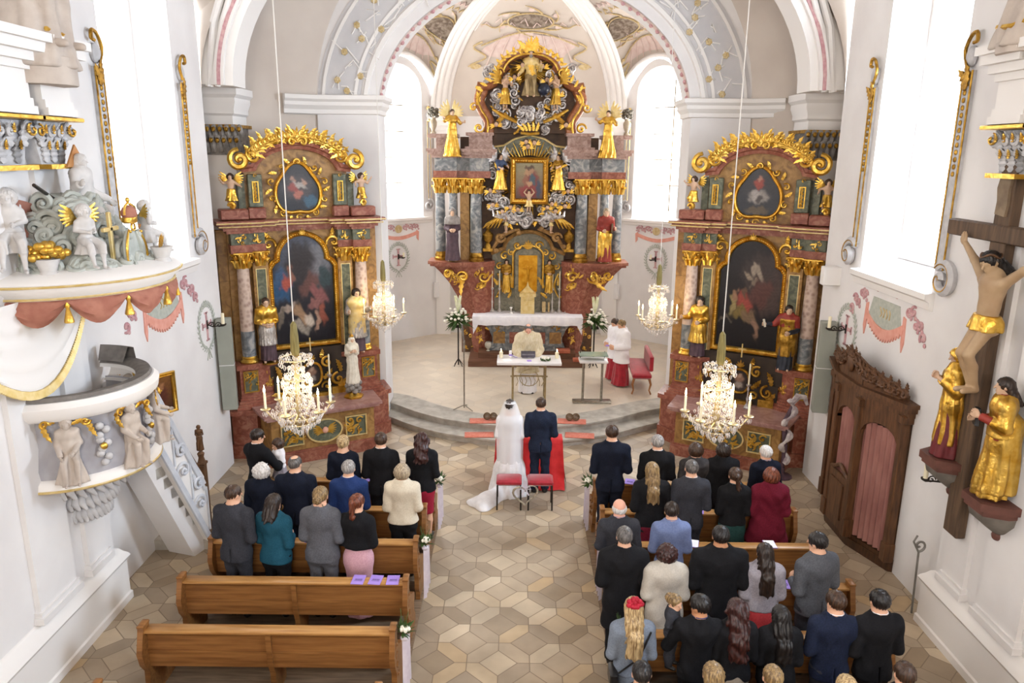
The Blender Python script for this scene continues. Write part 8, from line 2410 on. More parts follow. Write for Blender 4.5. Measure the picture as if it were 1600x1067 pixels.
def person(lab, x, y, h, sex='m', top=('navy', {}), bottom=('navy', 'trousers', {}), hair=('short', 'brown'), skin='light_skin', z=PF, collar=None, rz=0.0, pose=None, wide=1.0, head=(0, 0, 0), lean=0.0, book=True, child=False, res=.014, extra=None, fine=False, seed=None, group=None, hairlen=.4, shoes=True, parentless=True):
 r_ = thing('person', lab, 'person', (x, y, z), rz, group)
 seed = seed if seed is not None else int(abs(x*131 + y*17)) % 97
 b = Body(h, sex, child, wide, pose, lean, head, book)
 mesh_of('body', [b.skin(.009 if fine else .013), b.hand('L', curl=.5), b.hand('R', curl=.5)], SKIN[skin], r_)
 if hair: mesh_of('hair', [b.hair(hair[0], seed=seed, length=hairlen)], HAIRM[hair[1]], r_)
 if top:
  kw = dict(bottom=.47, seed=seed, h=res); kw.update(top[1])
  mesh_of(kw.pop('name', 'jacket'), [b.top(**kw)], C[top[0]], r_)
 if bottom:
  kw = dict(seed=seed, h=res)
  if bottom[1] == 'skirt' and top: kw['z0'] = min(.60, top[1].get('bottom', .47) + .05); kw['t'] = .010
  kw.update(bottom[2])
  mesh_of(bottom[1] if bottom[1] == 'trousers' else 'skirt', [getattr(b, bottom[1])(**kw)], C[bottom[0]], r_)
 if shoes: mesh_of('shoes', [b.shoes()], pair, r_)
 if collar: mesh_of('shirt_collar', [b.collar()], C[collar], r_)
 if extra: extra(r_, b)
 return r_
SUIT = dict(slit=True, bottom=.455)
W_ = dict(bottom=.50, folds=.004)
tight = dict(z1=.26, r1=.085, folds=5, amp=.004)
longs = dict(z1=.03, mid=(.2, .075), r1=.115, folds=7, amp=.008)
Y1, Y2, Y3 = 10.72, 9.72, 8.72
# left side, front row
def _child(root, b): pass
def eyes(r_, b):
 u = .0695*b.h*b.hs; mb = MB()
 for x in (-1, 1):
  p = b.HR @ (np.array((x * .29, .80, .0), np.float32)*u) + b.J['head']; mb.ell(tuple(p), .05*u*1.6, .03*u, .045*u*1.4, 7, 5)
 mb.build('eyes', mat('dark_eyes', '#241a16', None, rough=.3), r_, 60)
 mb = MB(); pts = [b.HR @ (np.array((x, .84 - abs(x) * .3, -.54 - .06*(1 - abs(x) / .2)), np.float32)*u) + b.J['head'] for x in (-.2, -.1, 0, .1, .2)]
 mb.tube([tuple(p) for p in pts], .028*u, 5); mb.build('lips', mat('lip_tone', '#a8695c', None, rough=.5), r_, 60)
person('dark suited man at the left end of the front left pew holding a small child', -4.0, 10.95, 1.74, 'm', ('black', SUIT), ('black', 'trousers', {}), ('short', 'darkbrown'), collar='white', rz=-.5, pose=dict(wrR=(.10, .2, .70), elR=(.16, .08, .64), wrL=(-.02, .22, .64), elL=(-.15, .06, .62)), head=(-.3, .15, 0))
person('small child in white blouse and lilac skirt carried by the dark suited man', -3.72, 11.12, 1.0, 'f', ('white', dict(bottom=.5, name='blouse')), ('purple', 'skirt', dict(z1=.3, r1=.16)) if 'purple' in C else ('lgrey', 'skirt', dict(z1=.3, r1=.16)), ('bob', 'brown'), 'child_skin', .60, rz=2.2, child=True, shoes=True, head=(.2, .2, 0), res=.011)
person('woman in dark navy dress with pinned-up blonde hair in the front left row', -2.60, Y1, 1.74, 'f', ('darknavy', dict(bottom=.52, neck=.045, name='dress_top')), ('darknavy', 'skirt', tight), ('updo', 'blonde'))
person('man in black suit with short brown hair in the front left row', -2.02, Y1, 1.79, 'm', ('black', SUIT), ('black', 'trousers', {}), ('short', 'brown'), collar='white', wide=1.03)
person('woman with dark wavy hair, black jacket and red skirt in the front left row', -1.40, Y1 + .05, 1.78, 'f', ('black', dict(bottom=.475, flare=.02, name='jacket')), ('redskirt', 'skirt', tight), ('wavy', 'auburn'), hairlen=.32)
# second row
person('white-haired elderly woman in dark navy jacket in the second left row', -3.56, Y2 + .1, 1.66, 'f', ('darknavy', dict(bottom=.46, t=.022, name='jacket')), ('black', 'trousers', {}), ('white_curl', 'white'), wide=1.12, rz=-.15)
r_ = thing('small_bouquet', 'pink flower bunch held in front of the white-haired woman', 'bouquet', (-3.16, Y2 + .34, 1.06)); mb = MB()
for k in range(22): mb.ell((.09*math.cos(k*2.4)*(k/22) ** .5, .07*math.sin(k*2.4), .05 + .02*(k % 3)), .03, .03, .03, 6, 5)
mb.build('blossoms', mat('pink_petals', '#cf86ac', '#e3aecb', scale=20, rough=.7), r_); mb = MB(); mb.lathe([(.01, -.12), (.07, .04)], 8); mb.build('stems', leaf_m, r_)
person('balding grey man in dark navy suit in the second left row', -3.06, Y2 + .05, 1.80, 'm', ('darknavy', SUIT), ('darknavy', 'trousers', {}), ('thin', 'darkgrey'), wide=1.12, head=(-.25, .1, 0), collar='white', hairlen=.3)
person('grey-haired man in bright blue suit in the second left row', -2.30, Y2, 1.76, 'm', ('blue', SUIT), ('blue', 'trousers', {}), ('short', 'grey'), collar='white', wide=1.02)
person('woman in cream knitted jacket with short fair hair in the second left row', -1.55, Y2, 1.72, 'f', ('cream', dict(bottom=.50, t=.02, folds=.005, name='jacket')), ('black', 'trousers', {}), ('bob', 'greyblonde'), wide=1.1)
# third row
person('man in charcoal suit at the left end of the third left row', -3.55, Y3 + .0, 1.84, 'm', ('charcoal', SUIT), ('charcoal', 'trousers', {}), ('crop', 'brown'), rz=-.25, wide=1.02, head=(-.35, .1, 0))
person('dark-haired woman in teal blouse and black trousers in the third left row', -3.05, Y3 + .02, 1.71, 'f', ('teal', dict(bottom=.47, t=.018, name='blouse')), ('black', 'trousers', {}), ('half', 'darkbrown'), wide=1.12, rz=-.3, hairlen=.2)
person('person in grey suit with fair hair in a low bun in the third left row', -2.44, Y3, 1.83, 'f', ('grey', dict(bottom=.46, slit=False, name='jacket')), ('grey', 'trousers', {}), ('bun', 'darkblonde'), wide=1.1, rz=-.1)
person('woman in short black cardigan and long pink skirt in the third left row', -1.98, Y3, 1.73, 'f', ('black', dict(bottom=.59, name='cardigan')), ('pinkskirt', 'skirt', longs), ('ponytail', 'red'), hairlen=.22, rz=-.15, wide=1.04, head=(-.25, .1, 0))
# right side, front row
person('tall brown-haired man in black suit at the aisle in the front right row', 1.52, Y1 + .1, 1.92, 'm', ('darknavy', SUIT), ('darknavy', 'trousers', {}), ('short', 'brown'), collar='white', wide=1.04)
person('silver-haired man in black suit in the front right row', 2.22, Y1 + .05, 1.78, 'm', ('black', SUIT), ('black', 'trousers', {}), ('short', 'grey'), collar='white')
person('brown-haired woman in sheer dark top in the front right row', 2.80, Y1, 1.68, 'f', ('sheer', W_), ('black', 'skirt', tight), ('bob', 'brown'), wide=1.08)
person('person in a black coat hidden behind the chandelier in the front right row', 3.22, Y1, 1.68, 'f', ('black', dict(bottom=.42, t=.03, name='coat')), ('black', 'skirt', tight), ('bob', 'darkbrown'), wide=1.12)
person('white-haired elderly man in dark jacket and pale blue collar in the front right row', 3.88, Y1, 1.64, 'm', ('darknavy', SUIT), ('charcoal', 'trousers', {}), ('short', 'white'), collar='lightblue', rz=.2)
# second row right
person('woman with long blonde streaked hair and black top in the second right row', 1.95, Y2, 1.78, 'f', ('black', dict(bottom=.44, t=.02, name='cardigan')), ('burgundy', 'skirt', dict(z1=.1, r1=.15)), ('half', 'darkblonde'), hairlen=.42, wide=1.1)
person('man with shaved dark hair in charcoal suit in the second right row', 2.50, Y2, 1.82, 'm', ('charcoal', SUIT), ('charcoal', 'trousers', {}), ('crop', 'darkgrey'), collar='white')
person('woman with tied brown hair, black jacket and teal scarf collar in the second right row', 3.12, Y2, 1.71, 'f', ('black', dict(bottom=.52, name='jacket')), ('green', 'skirt', dict(z1=.12, r1=.14)), ('ponytail', 'brown'), collar='teal', hairlen=.3)
person('short red-haired woman in wide burgundy poncho in the second right row', 3.62, Y2, 1.72, 'f', ('burgundy', dict(bottom=.36, t=.03, flare=.06, folds=.014, sleeves=.75, name='poncho')), ('green', 'skirt', dict(z1=.1, r1=.14)), ('bob', 'red'), collar='teal', wide=1.15)
# third row right
person('bald elderly man with white hair fringe in dark jacket in the third right row', 1.37, Y3 + .05, 1.67, 'm', ('charcoal', SUIT), ('charcoal', 'trousers', {}), ('bald', 'white'), 'pink_skin', collar='lightblue', wide=1.1)
person('dark-haired man in pale blue jacket in the third right row', 2.03, Y3, 1.66, 'm', ('lightblue', SUIT), ('denim', 'trousers', {}), ('short', 'darkbrown'), collar='lightblue', head=(-.15, .15, 0))
# fourth row right
Y4, Y5, Y6 = 7.74, 6.66, 5.70
person('grey-haired man in long black coat at the aisle in the fourth right row', 1.30, Y4 + .1, 1.78, 'm', ('black', dict(bottom=.30, t=.03, flare=.03, name='coat')), ('black', 'trousers', {}), ('short', 'darkgrey'), wide=1.08)
person('woman with frizzy brown hair in long oatmeal cardigan in the fourth right row', 1.78, Y4, 1.62, 'f', ('offwhite', dict(bottom=.30, t=.035, flare=.03, name='cardigan')), ('beige', 'skirt', tight), ('curly', 'auburn'), wide=1.12)
person('broad dark-haired man in black coat in the fourth right row', 2.38, Y4, 1.86, 'm', ('black', dict(bottom=.38, t=.03, flare=.02, name='coat')), ('black', 'trousers', {}), ('short', 'black'), 'tan_skin', wide=1.18)
person('woman with long dark hair, grey sweater and red pleated skirt in the fourth right row', 2.90, Y4, 1.64, 'f', ('lgrey', dict(bottom=.52, t=.026, folds=.007, name='sweater')), ('coral', 'skirt', dict(z1=.08, r1=.17, folds=26, amp=.012)), ('half', 'darkbrown'), hairlen=.45, wide=1.08)
person('dark-haired man in grey checked jacket at the right end of the fourth right row', 3.50, Y4, 1.79, 'm', ('check', SUIT), ('charcoal', 'trousers', {}), ('short', 'black'), wide=1.1, rz=.35, head=(.35, .1, 0))
# fifth row right
def _flower(r_, b):
 u = .0695*b.h*b.hs; c = b.J['head']; mb = MB()
 for k in range(14):
  a = k*2.4; mb.ell((c[0] + .06*math.cos(a)*(k/14) ** .5*1.2, c[1] - u * .62 + .02*math.sin(a), c[2] + u * .92 + .035*math.sin(a)), .03, .028, .028, 6, 5)
 mb.build('red_hair_flowers', mat('crimson_petals', '#8f0f22', '#b81c35', scale=20, rough=.7), r_)
 mb = MB(); mb.tube([(.17, -.10, b.J['shR'][2] + .02), (.05, -.16, 1.05), (-.14, -.13, .86)], .010, 6); mb.tube([(.16, -.08, b.J['shR'][2] + .02), (.17, .02, b.J['shR'][2] + .03)], .01, 6); mb.build('bag_strap', pair, r_)
 mb = MB(); mb.cbox((-.19, -.08, .80), (.08, .22, .17), b=.02); mb.build('shoulder_bag', pair, r_)
person('blonde long-haired woman with red flowers in her hair, grey dress and shoulder bag', 1.23, Y5, 1.62, 'f', ('denim', dict(bottom=.5, name='dress_top')), ('denim', 'skirt', dict(z1=.2, r1=.14)), ('long', 'blonde'), hairlen=.46, extra=_flower, wide=1.05)
person('black-haired man in black jacket and bright blue collar carrying a toddler', 1.90, Y5 + .0, 1.66, 'm', ('black', SUIT), ('black', 'trousers', {}), ('short', 'black'), 'tan_skin', collar='blue', head=(.75, .1, 0), pose=dict(wrL=(-.12, .17, .64), elL=(-.17, .06, .62), wrR=(-.02, .2, .60), elR=(.14, .1, .60)), extra=lambda r, b: eyes(r, b))
person('toddler in dark grey top carried by the black-haired man', 1.66, Y5 + .14, .86, 'm', ('charcoal', dict(bottom=.44, name='sweater')), ('charcoal', 'trousers', {}), ('updo', 'darkblonde'), 'child_skin', .80, rz=-2.0, child=True, fine=True, head=(-.4, .1, 0), res=.010, extra=lambda r, b: eyes(r, b))
person('woman with long dark red curls and black top in the fifth right row', 2.27, Y5, 1.62, 'f', ('black', dict(bottom=.47, t=.02, name='jacket')), ('beige', 'skirt', tight), ('wavy', 'auburn'), hairlen=.48)
person('woman with very long straight black hair and black jacket in the fifth right row', 2.72, Y5, 1.54, 'f', ('black', dict(bottom=.45, t=.024, name='jacket')), ('black', 'skirt', tight), ('long', 'black'), hairlen=.42, wide=1.1)
person('young brown-haired man in navy jacket in the fifth right row', 3.26, Y5, 1.72, 'm', ('navy', dict(bottom=.45, slit=True)), ('charcoal', 'trousers', {}), ('short', 'brown'), collar='white', head=(.3, .15, 0))
person('dark-haired man in black jacket at the right end of the fifth right row', 3.70, Y5, 1.74, 'm', ('black', SUIT), ('brownblack', 'trousers', {}), ('short', 'black'), collar='white', rz=.1)
# sixth row right, only heads and shoulders in the frame
person('cropped dark-haired man in grey jacket nearest the aisle at the bottom edge', 1.16, Y6, 1.60, 'm', ('charcoal', SUIT), ('charcoal', 'trousers', {}), ('crop', 'black'), head=(0, .1, 0))
person('woman with straight light brown hair at the bottom edge of the right pews', 1.79, Y6, 1.60, 'f', ('black', W_), ('beige', 'skirt', tight), ('long', 'darkblonde'), hairlen=.40)
person('man with short brown-grey hair and white collar at the bottom edge of the right pews', 2.32, Y6, 1.58, 'm', ('black', SUIT), ('black', 'trousers', {}), ('crop', 'darkblonde'), collar='white')
person('woman with blonde hair, only the top of her head showing at the bottom edge', 2.98, Y6, 1.48, 'f', ('navy', W_), ('navy', 'skirt', tight), ('long', 'blonde'), hairlen=.3)
person('cropped brown-haired man in dark jacket at the lower right corner pew end', 3.48, Y6, 1.63, 'm', ('black', SUIT), ('black', 'trousers', {}), ('crop', 'brown'), wide=1.1)
# ------------------------------------------------------------------ bride and groom
person('groom in a dark navy suit with shaved hair standing before the altar steps', .49, 12.62, 1.80, 'm', ('suitnavy', SUIT), ('suitnavy', 'trousers', {}), ('crop', 'brown'), z=0, collar='white', wide=1.04)
white_gown = mat('white_gown', '#e9e7e8', '#dddbdd', scale=14, rough=.75, sheen=.3, bump=.08, bscale=20)
def m_veil():
 m, n, b = nt('sheer_veil')
 N, L = n.nodes, n.links
 b.inputs['Base Color'].default_value = (.88, .88, .9, 1); b.inputs['Roughness'].default_value = .9
 tr = N.new('ShaderNodeBsdfTransparent'); mx = N.new('ShaderNodeMixShader'); mx.inputs['Fac'].default_value = .55
 L.new(tr.outputs['BSDF'], mx.inputs[1]); L.new(b.outputs['BSDF'], mx.inputs[2]); L.new(mx.outputs['Shader'], N['Material Output'].inputs['Surface'])
 return m
veil_m = m_veil()
def bride_extra(r_, b):
 mesh_of('gown', [b.skirt(z0=.60, z1=.0, mid=(.26, .155), r1=.215, folds=9, amp=.022, t=.014, h=.016, seed=3, train=[((-.1, -.15, .06), (-.42, -.46, -.06), .16, .20), ((-.42, -.46, -.06), (-.62, -.50, -.06), .20, .16), ((-.42, -.46, -.06), (-.44, -.66, -.05), .20, .15)])], white_gown, r_)
 c = b.J['head']; u = .0695*b.h*b.hs
 rows = []
 for k in range(17):
  t = k/16
  z = c[2] + u * .95 - t*(c[2] + u * .95 - .62)
  w_ = .08 + .16*min(1, t*2.6) ** .8 - .02*max(0, t - .6); d = .095 + .075*min(1, t*3) + .05*t
  row = []
  for i in range(25):
   a = -PI * .56 + PI*1.12*i/24
   f = 1 + .05*math.sin(a*9)*t + .03*math.sin(a*17 + 1)*t
   row.append((c[0] + w_*math.sin(a)*f, c[1] - .02 - d*math.cos(a)*f + (.03 if abs(a) > 1.6 else 0), z))
  rows.append(row)
 mb = MB(); mb.loft(rows, closed=False); mb.build('veil', veil_m, r_, 80)
 mb = MB(); mb.tube([(c[0] + .095*math.sin(a), c[1] - .05 - .085*math.cos(a), c[2] + .085) for a in [-1.2 + .2*k for k in range(13)]], .012, 6); mb.build('hair_comb', C['white'], r_)
person('bride in a long white gown with veil and train standing beside the groom', -.06, 12.60, 1.76, 'f', ('white', dict(bottom=.58, t=.012, name='bodice', neck=.05)), None, ('updo', 'darkbrown'), z=0, head=(-.15, .15, 0), extra=bride_extra, shoes=False)
# two red kneeling stools with a willow heart between them
for k, (x, lab) in enumerate(((-.06, 'left red upholstered stool on dark metal legs behind the bride'), (.48, 'right red upholstered stool on dark metal legs behind the groom'))):
 r_ = thing('red_stool', lab, 'stool', (x, 12.02, 0), 0, 'red stools behind the couple')
 mb = MB(); mb.cbox((0, 0, .50), (.44, .34, .1), b=.03); mb.build('seat', cloth_red, r_)
 for sx in (-1, 1):
  for sy in (-1, 1):
   mb = MB(); mb.tube([(sx * .20, sy * .15, .46), (sx * .205, sy * .155, 0)], .014, 8); mb.build('leg', iron, r_)
r_ = thing('heart_wreath', 'pale willow heart wreath with a bow leaning between the two red stools', 'wreath', (.22, 11.80, .05))
mb = MB(); hp = []
for k in range(49):
 t = 2*PI*k/48; hp.append((.013*16*math.sin(t) ** 3, .02 + .04*math.sin(t), .27 + .0125*(13*math.cos(t) - 5*math.cos(2*t) - 2*math.cos(3*t) - math.cos(4*t))))
for q in range(4): mb.tube([(x + .012*math.cos(q*1.6 + k * .7), y + .012*math.sin(q*1.6 + k * .5), z) for k, (x, y, z) in enumerate(hp)], .009, 5)
mb.build('willow_heart', mat('pale_willow', '#8d8272', '#b3a894', scale=20, rough=.8), r_)
mb = MB(); mb.loft([[(-.04, -.02, .9 - .5), (.04, -.02, .9 - .5)], [(-.035, -.03, .55), (.035, -.03, .55)]], closed=False)
for s in (-1, 1): mb.tube([(0, -.03, .4), (s * .07, -.04, .45), (s * .09, -.04, .39), (0, -.03, .4), (s * .06, -.04, .28)], [.012, .02, .02, .012, .012], 6, flat=.4)
mb.build('bow', ribbon, r_)
# red carpet cloth over the kneeler in front of the couple
r_ = thing('red_kneeler', 'scarlet draped kneeling bench in front of the bride and groom', 'kneeler', (.30, 13.05, 0))
rows = []
for j, (y, z) in enumerate(((-.42, .02), (-.30, .02), (-.12, .25), (-.1, .80), (-.05, .86), (.25, .86), (.3, .6), (.32, .02))):
 rows.append([((-.62 + 1.24*i/24)*(1 + .06*(z < .3)), y + .02*math.sin(i*1.5)*(1 if z < .8 else 0), z) for i in range(25)])
mb = MB(); mb.loft(rows, closed=False); mb.build('scarlet_cloth', cloth_scarlet, r_, 60)
for s in (-1, 1):
 mb = MB(); mb.loft([[(s * .62, -.1, .86), (s * .62, .27, .86)], [(s * .64, -.14, .4), (s * .64, .3, .4)], [(s * .70, -.3, .02), (s * .68, .32, .02)]], closed=False); mb.build('side_drape', cloth_scarlet, r_, 60)
# mats and wicker balls on the steps
for k, (x, y, z, rz, lab) in enumerate(((-.64, 15.45, .30, .05, 'salmon mat on the upper step left of the bride'), (-.72, 15.0, .15, .05, 'salmon mat on the lower step left of the bride'), (1.28, 15.47, .30, -.08, 'salmon mat on the upper step right of the groom'), (1.42, 15.02, .15, -.1, 'salmon mat on the lower step right of the groom'))):
 mb = MB(); mb.cbox((0, 0, .012), (.62, .30, .02), b=.006); o = mb.build('step_mat', cloth_mat, None, 40, (x, y, z), rz); tag(o, lab, 'mat', 'mats on the altar steps')
for x, lab in ((-.50, 'pair of wicker balls on the upper mat left of the bride'), (1.30, 'pair of wicker balls on the upper mat right of the groom')):
 r_ = thing('wicker_ball', lab, 'ball', (x, 15.5, .322), 0, 'wicker balls on the mats')
 for dx in (-.07, .07):
  mb = MB()
  for q in range(9):
   M = Matrix.Translation((dx, 0, .08)) @ Matrix.Rotation(q * .9, 4, 'X') @ Matrix.Rotation(q*1.7, 4, 'Z')
   mb.tube([tuple(M @ Vector((.078*math.cos(a), .078*math.sin(a), 0))) for a in [2*PI*k/18 for k in range(19)]], .007, 5)
  mb.build('wicker', mat('brown_wicker', '#5e4a34', '#7d6547', scale=20, rough=.8), r_)
# ------------------------------------------------------------------ sanctuary: priest, altar boys, table, lectern
CHZ = .30
def priest_x(r_, b):
 mesh_of('alb', [b.skirt(z0=.62, z1=.01, r1=.13, folds=9, amp=.008, h=.015)], C['white'], r_)
 ch = mat('cream_chasuble', '#d9cdb4', '#c7b893', scale=7, rough=.75, stretch=(5, 5, 1))
 mesh_of('chasuble', [b.top(bottom=.30, t=.045, flare=.05, sleeves=.78, puff=.02, folds=.016, h=.015)], ch, r_)
 mb = MB();
 for s in (-1, 1): mb.tube([(s * .055, .10, 1.44), (s * .06, .165, 1.25), (s * .06, .175, 1.0), (s * .06, .185, .75)], .028, 6, flat=.3, up=(0, 1, 0))
 mb.build('stole', C['white'], r_)
 eyes(r_, b)
person('priest in cream chasuble and white alb bowing over the altar table', .34, 17.55, 1.74, 'm', None, None, ('thin', 'darkgrey'), 'pink_skin', CHZ, rz=PI, head=(0, .5, 0), lean=.14, pose=dict(wrL=(-.085, .17, .56), wrR=(.085, .17, .56), elL=(-.16, .02, .62), elR=(.16, .02, .62)), extra=priest_x, fine=True, wide=1.08)
def boy_x(r_, b):
 mesh_of('red_cassock', [b.skirt(z0=.60, z1=.02, r1=.15, folds=10, amp=.012, h=.014)], C['coral'] if False else cloth_red, r_)
 mesh_of('surplice', [b.top(bottom=.36, t=.035, flare=.05, sleeves=.85, puff=.012, folds=.009, h=.014)], C['white'], r_)
 mesh_of('red_collar', [b.collar(.042, .016)], cloth_red, r_)
 eyes(r_, b)
person('altar boy in white surplice and red cassock, nearer one beside the red bench', 2.70, 18.2, 1.70, 'm', None, None, ('short', 'darkblonde'), 'light_skin', CHZ, rz=PI * .62, head=(.1, .35, 0), extra=boy_x, fine=True)
person('altar boy in white surplice half hidden behind the nearer altar boy', 2.60, 18.72, 1.62, 'm', None, None, ('short', 'brown'), 'light_skin', CHZ, rz=PI * .66, head=(.1, .4, 0), extra=boy_x, fine=True)
booklet(2.42, 18.36, 1.28, 1.2, 'purple booklet held up by the altar boys', False)
# altar table of stone on bronze posts
bronze = mat('bronze_posts', '#8a7a5a', '#a69670', scale=12, rough=.4, metal=.7)
TB = thing('altar_table', 'white stone altar table on slender bronze posts in front of the priest', 'table', (.36, 17.05, CHZ))
mb = MB(); mb.cbox((0, 0, .95), (1.50, .72, .07), b=.012); mb.build('table_top', mat('pale_stone_top', '#d9d6d6', '#e4e1e0', scale=3, rough=.35), TB)
for sx in (-1, 1):
 for sy in (-1, 1):
  mb = MB(); mb.cbox((sx * .38, sy * .2, .46), (.05, .05, .92), b=.006); mb.build('leg', bronze, TB)
 mb = MB(); mb.cbox((sx * .38, 0, .88), (.06, .5, .05)); mb.cbox((sx * .38, -.22, .62), (.11, .03, .03)); mb.build('bracket', bronze, TB)
mb = MB(); mb.cbox((0, -.2, .62), (.76, .03, .03)); mb.cbox((0, -.2, .86), (.76, .03, .03))
for k in range(7): mb.tube([(-.3 + .1*k, -.2, .62), (-.25 + .1*k, -.22, .5), (-.3 + .1*k + .05*(k % 2), -.2, .38)], .008, 5)
mb.tube([(.22*math.cos(a), -.21, .58 + .2*math.sin(a)) for a in [2*PI*k/20 for k in range(21)]], .01, 5); mb.build('bronze_tracery', bronze, TB)
TZ = CHZ + .987
for x, l in ((-.30, 'left'), (1.02, 'right')):
 r_ = thing('pillar_candle', 'thick pale yellow candle with a flame at the ' + l + ' end of the altar table', 'candle', (x, 17.12, TZ), 0, 'pillar candles on the altar table')
 mb = MB(); mb.lathe([(.045, 0), (.045, .14), (.02, .155)], 12); mb.build('wax', wax, r_); mb = MB(); mb.lathe([(.001, .155), (.012, .175), (.008, .2), (.001, .225)], 8); mb.build('flame', flame, r_)
r_ = thing('missal_stand', 'dark open missal on a small stand in the middle of the altar table', 'book', (.34, 17.2, TZ)); mb = MB(); mb.prism([(-.1, 0), (.1, 0), (.1, .03), (-.1, .1)], -.15, .15, T((0, 0, 0), PI/2)); mb.build('stand', mat('grey_stand', '#6e6a70', '#8a868c', scale=9), r_)
mb = MB(); mb.cbox((0, .0, .085), (.34, .22, .025), T((0, 0, 0), 0, R(18))); mb.build('missal', mat('dark_cover', '#4a4650', '#5a5660', scale=9), r_)
r_ = thing('table_posy', 'white rose posy with dark leaves lying on the altar table', 'bouquet', (.74, 16.88, TZ)); mb = MB()
for k in range(30): a = k*2.4; mb.tube([(0, 0, .02), (.12*math.cos(a), .09*math.sin(a), .02 + .02*(k % 3))], [.004, .02], 5, flat=.4)
mb.build('leaves', leaf_m, r_); mb = MB()
for k in range(9): mb.ell((.07*math.cos(k*2.4), .06*math.sin(k*2.4), .06 + .01*(k % 2)), .03, .03, .03, 7, 5)
mb.build('white_roses', petal, r_)
r_ = thing('wedding_candle', 'short white candle with a violet ribbon left of the missal', 'candle', (-.08, 17.16, TZ)); mb = MB(); mb.lathe([(.035, 0), (.035, .16), (.005, .165)], 12); mb.build('wax', paper, r_); mb = MB(); mb.lathe([(.038, .04), (.038, .08)], 12); mb.tube([(.03, -.03, .06), (.1, -.06, .02), (.16, -.02, .005)], .015, 6, flat=.4); mb.build('ribbon', purple, r_)
o = MB().cbox((0, 0, .003), (.2, .26, .006)).build('white_sheet', paper, None, 40, (-.16, 16.9, TZ), .3); tag(o, 'white paper sheet lying on the left half of the altar table', 'paper')
o = MB().cbox((0, 0, .003), (.1, .12, .006)).build('small_card', purple, None, 40, (.36, 16.86, TZ), .1); tag(o, 'small violet card at the front middle of the altar table', 'card')
# lectern with glass plate
LC = thing('lectern', 'slim steel lectern with a pale top and glass plate right of the altar table', 'lectern', (1.85, 16.85, CHZ))
mb = MB(); mb.cbox((0, 0, .015), (.9, .3, .03), b=.006); mb.build('base', steel, LC)
for sx in (-1, 1): mb = MB(); mb.tube([(sx * .22, 0, .03), (sx * .22, 0, 1.0)], .03, 10); mb.build('post', steel, LC)
mb = MB(); mb.cbox((0, 0, 1.02), (.66, .42, .05), b=.01); mb.build('top', mat('pale_stone_top', '#d9d6d6'), LC)
mb = MB(); mb.cbox((0, .02, 1.16), (.66, .40, .015), T((0, 0, 0), 0, 0)); mb.build('glass_plate', mat('green_glass_plate', '#7e9488', '#90a69a', scale=4, rough=.1, spec=.8), LC)
for sx in (-1, 1): mb = MB(); mb.tube([(sx * .28, .15, 1.04), (sx * .28, .15, 1.2)], .012, 6); mb.build('glass_holder', steel, LC)
mb = MB(); mb.tube([(-.3, .1, 1.05), (-.3, .08, 1.3), (-.27, .0, 1.42)], .008, 6); mb.ell((-.265, -.01, 1.43), .016, .016, .02, 6, 5); mb.build('microphone', iron, LC)
# microphone stand
MS = thing('microphone_stand', 'thin grey microphone stand on the left edge of the altar steps', 'stand', (-1.12, 16.25, CHZ))
mb = MB(); mb.tube([(0, 0, .03), (0, 0, 1.56)], .016, 8); mb.build('pole', steel, MS); mb = MB(); mb.tube([(0, 0, 1.36), (0, 0, 1.62)], .026, 8); mb.build('clamp', steel, MS)
for a in (-.7, 1.4, 3.5): mb = MB(); mb.tube([(0, 0, .1), (.26*math.cos(a), .26*math.sin(a), .01)], .011, 6); mb.build('foot', steel, MS)
mb = MB(); mb.tube([(0, 0, 1.56), (-.04, -.05, 2.0)], .02, 8); mb.build('microphone', mat('grey_iron', '#77746f'), MS)
# flower arrangements on stands beside the high altar
for k, (x, y, w_) in enumerate(((-1.52, 19.85, 'left'), (2.18, 19.85, 'right'))):
 r_ = thing('flower_arrangement', 'white lily and hydrangea arrangement on a dark stand, ' + w_ + ' of the high altar table', 'flowers', (x, y, CHZ), 0, 'flower arrangements by the high altar')
 mb = MB(); mb.tube([(0, 0, .02), (0, 0, 1.1)], .02, 8)
 for a in range(4): mb.tube([(.0, 0, .2), (.16*math.cos(a*PI/2 + .78), .16*math.sin(a*PI/2 + .78), 0)], .012, 6)
 mb.cbox((0, 0, 1.1), (.22, .22, .04)); mb.build('stand', iron, r_)
 rn = random.Random(k); mb = MB()
 for q in range(80):
  a = rn.uniform(0, 6.28); e = rn.uniform(-.5, .9); L = rn.uniform(.25, .48)
  d = Vector((math.cos(a)*math.cos(e), math.sin(a)*math.cos(e) * .8, math.sin(e))); p = Vector((0, 0, 1.25))
  mb.tube([tuple(p), tuple(p + d*L * .6), tuple(p + d*L + Vector((0, 0, -.06)))], [.008, .04, .004], 5, flat=.3)
 mb.build('leaves', leaf_m, r_)
 mb = MB()
 for q in range(38):
  a = rn.uniform(0, 6.28); e = rn.uniform(-.3, 1.2); rr = rn.uniform(.16, .36)
  mb.ell((rr*math.cos(a)*math.cos(e), rr*math.sin(a)*math.cos(e) - .06, 1.3 + rr*math.sin(e)), .04, .04, .035, 7, 5)
 mb.build('white_blossoms', petal, r_)
 mb = MB()
 for q in range(6):
  a = q*1.05; mb.tube([(0, 0, 1.5), (.04*math.cos(a), .04*math.sin(a), 1.7), (.09*math.cos(a), .09*math.sin(a), 1.95)], [.01, .035, .012], 6)
 mb.build('lilies', mat('pale_green_lilies', '#c8cf9c', '#e8e8cc', scale=9, rough=.6), r_)
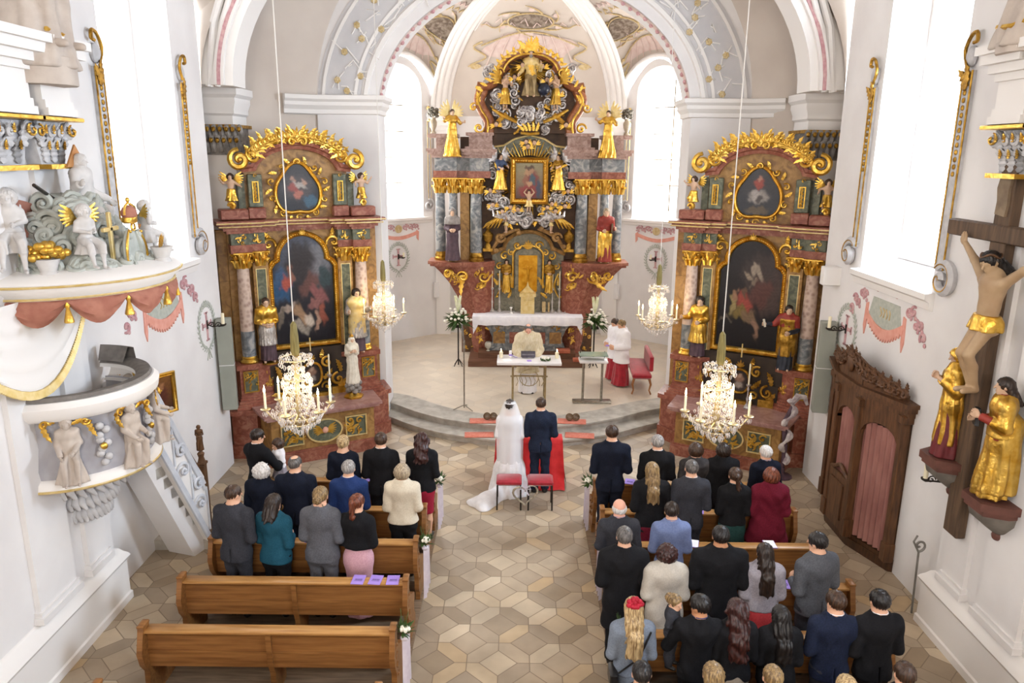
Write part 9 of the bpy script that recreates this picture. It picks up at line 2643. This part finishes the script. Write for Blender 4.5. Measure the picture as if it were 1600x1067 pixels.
# red upholstered bench
BN = thing('red_bench', 'red velvet bench with backrest and curved wooden legs beside the altar boys', 'bench', (3.15, 18.15, CHZ), -.05)
mb = MB(); mb.cbox((0, 0, .46), (.46, 1.5, .14), b=.04); mb.build('seat', cloth_red, BN); mb = MB(); mb.cbox((.26, .2, .68), (.10, 1.2, .40), b=.03); mb.build('backrest', cloth_red, BN)
for sx in (-1, 1):
 for sy in (-1, 1): mb = MB(); mb.tube([(sx * .18, sy * .66, .4), (sx * .22, sy * .69, .25), (sx * .19, sy * .67, .1), (sx * .23, sy * .70, 0)], [.035, .028, .02, .022], 8); mb.build('leg', mat('warm_chair_wood', '#8a5a32', '#a06e40', scale=5, rough=.4), BN)
# small things on the step of the high altar
r_ = thing('glass_bowl', 'glass bowl on the left end of the brown altar step', 'bowl', (-.72, 20.3, .605)); mb = MB(); mb.lathe([(.05, 0), (.06, .01), (.02, .04), (.09, .12), (.1, .2), (.07, .26)], 14); mb.build('bowl', mat('milky_glass', '#b9b4a6', '#cfcabd', scale=9, rough=.2), r_)
o = MB().cbox((0, 0, .05), (.36, .28, .1), b=.01).build('red_cushion', mat('rust_cushion', '#a85a42', '#b56a50', scale=9, rough=.9), None, 40, (1.38, 20.2, .605)); tag(o, 'rust red flat cushion on the right end of the altar step', 'cushion')
o = MB().cbox((0, 0, .04), (.2, .2, .08), b=.01).build('red_cushion', mat('rust_cushion', '#a85a42'), None, 40, (1.72, 19.85, .455)); tag(o, 'small rust red pad on the lowest altar step', 'cushion')
# carved floral figure with white ribbons at the right altar corner
r_ = thing('ribbon_figure', 'dark carved post wound with white and plum ribbon leaning by the right side altar', 'ornament', (5.16, 13.38, 0))
mb = MB(); mb.lathe([(.2, 0), (.2, .03), (.06, .06), (.05, .2)], 12); mb.tube([(0, 0, .1), (.02, 0, .6), (-.04, 0, 1.1), (.1, 0, 1.5)], [.03, .05, .05, .03], 8); mb.build('post', mat('plum_wood', '#43303a', '#584450', scale=9, rough=.6), r_)
mb = MB(); n_ = 40; mb.tube([(.07*math.sin(k * .42) + .16*max(0, k/n_ - .55), -.05 - .04*math.cos(k * .42), .3 + 1.25*k/n_) for k in range(n_ + 1)], [.045 + .02*math.sin(k * .8) for k in range(n_ + 1)], 8); mb.tube([(.05, -.04, 1.5), (.16, 0, 1.62), (.3, .02, 1.6), (.36, .02, 1.45)], [.05, .07, .05, .03], 8); mb.build('ribbon_wrap', mat('grey_white_ribbon', '#8b7c80', '#cfc9c6', scale=7, rough=.7), r_)
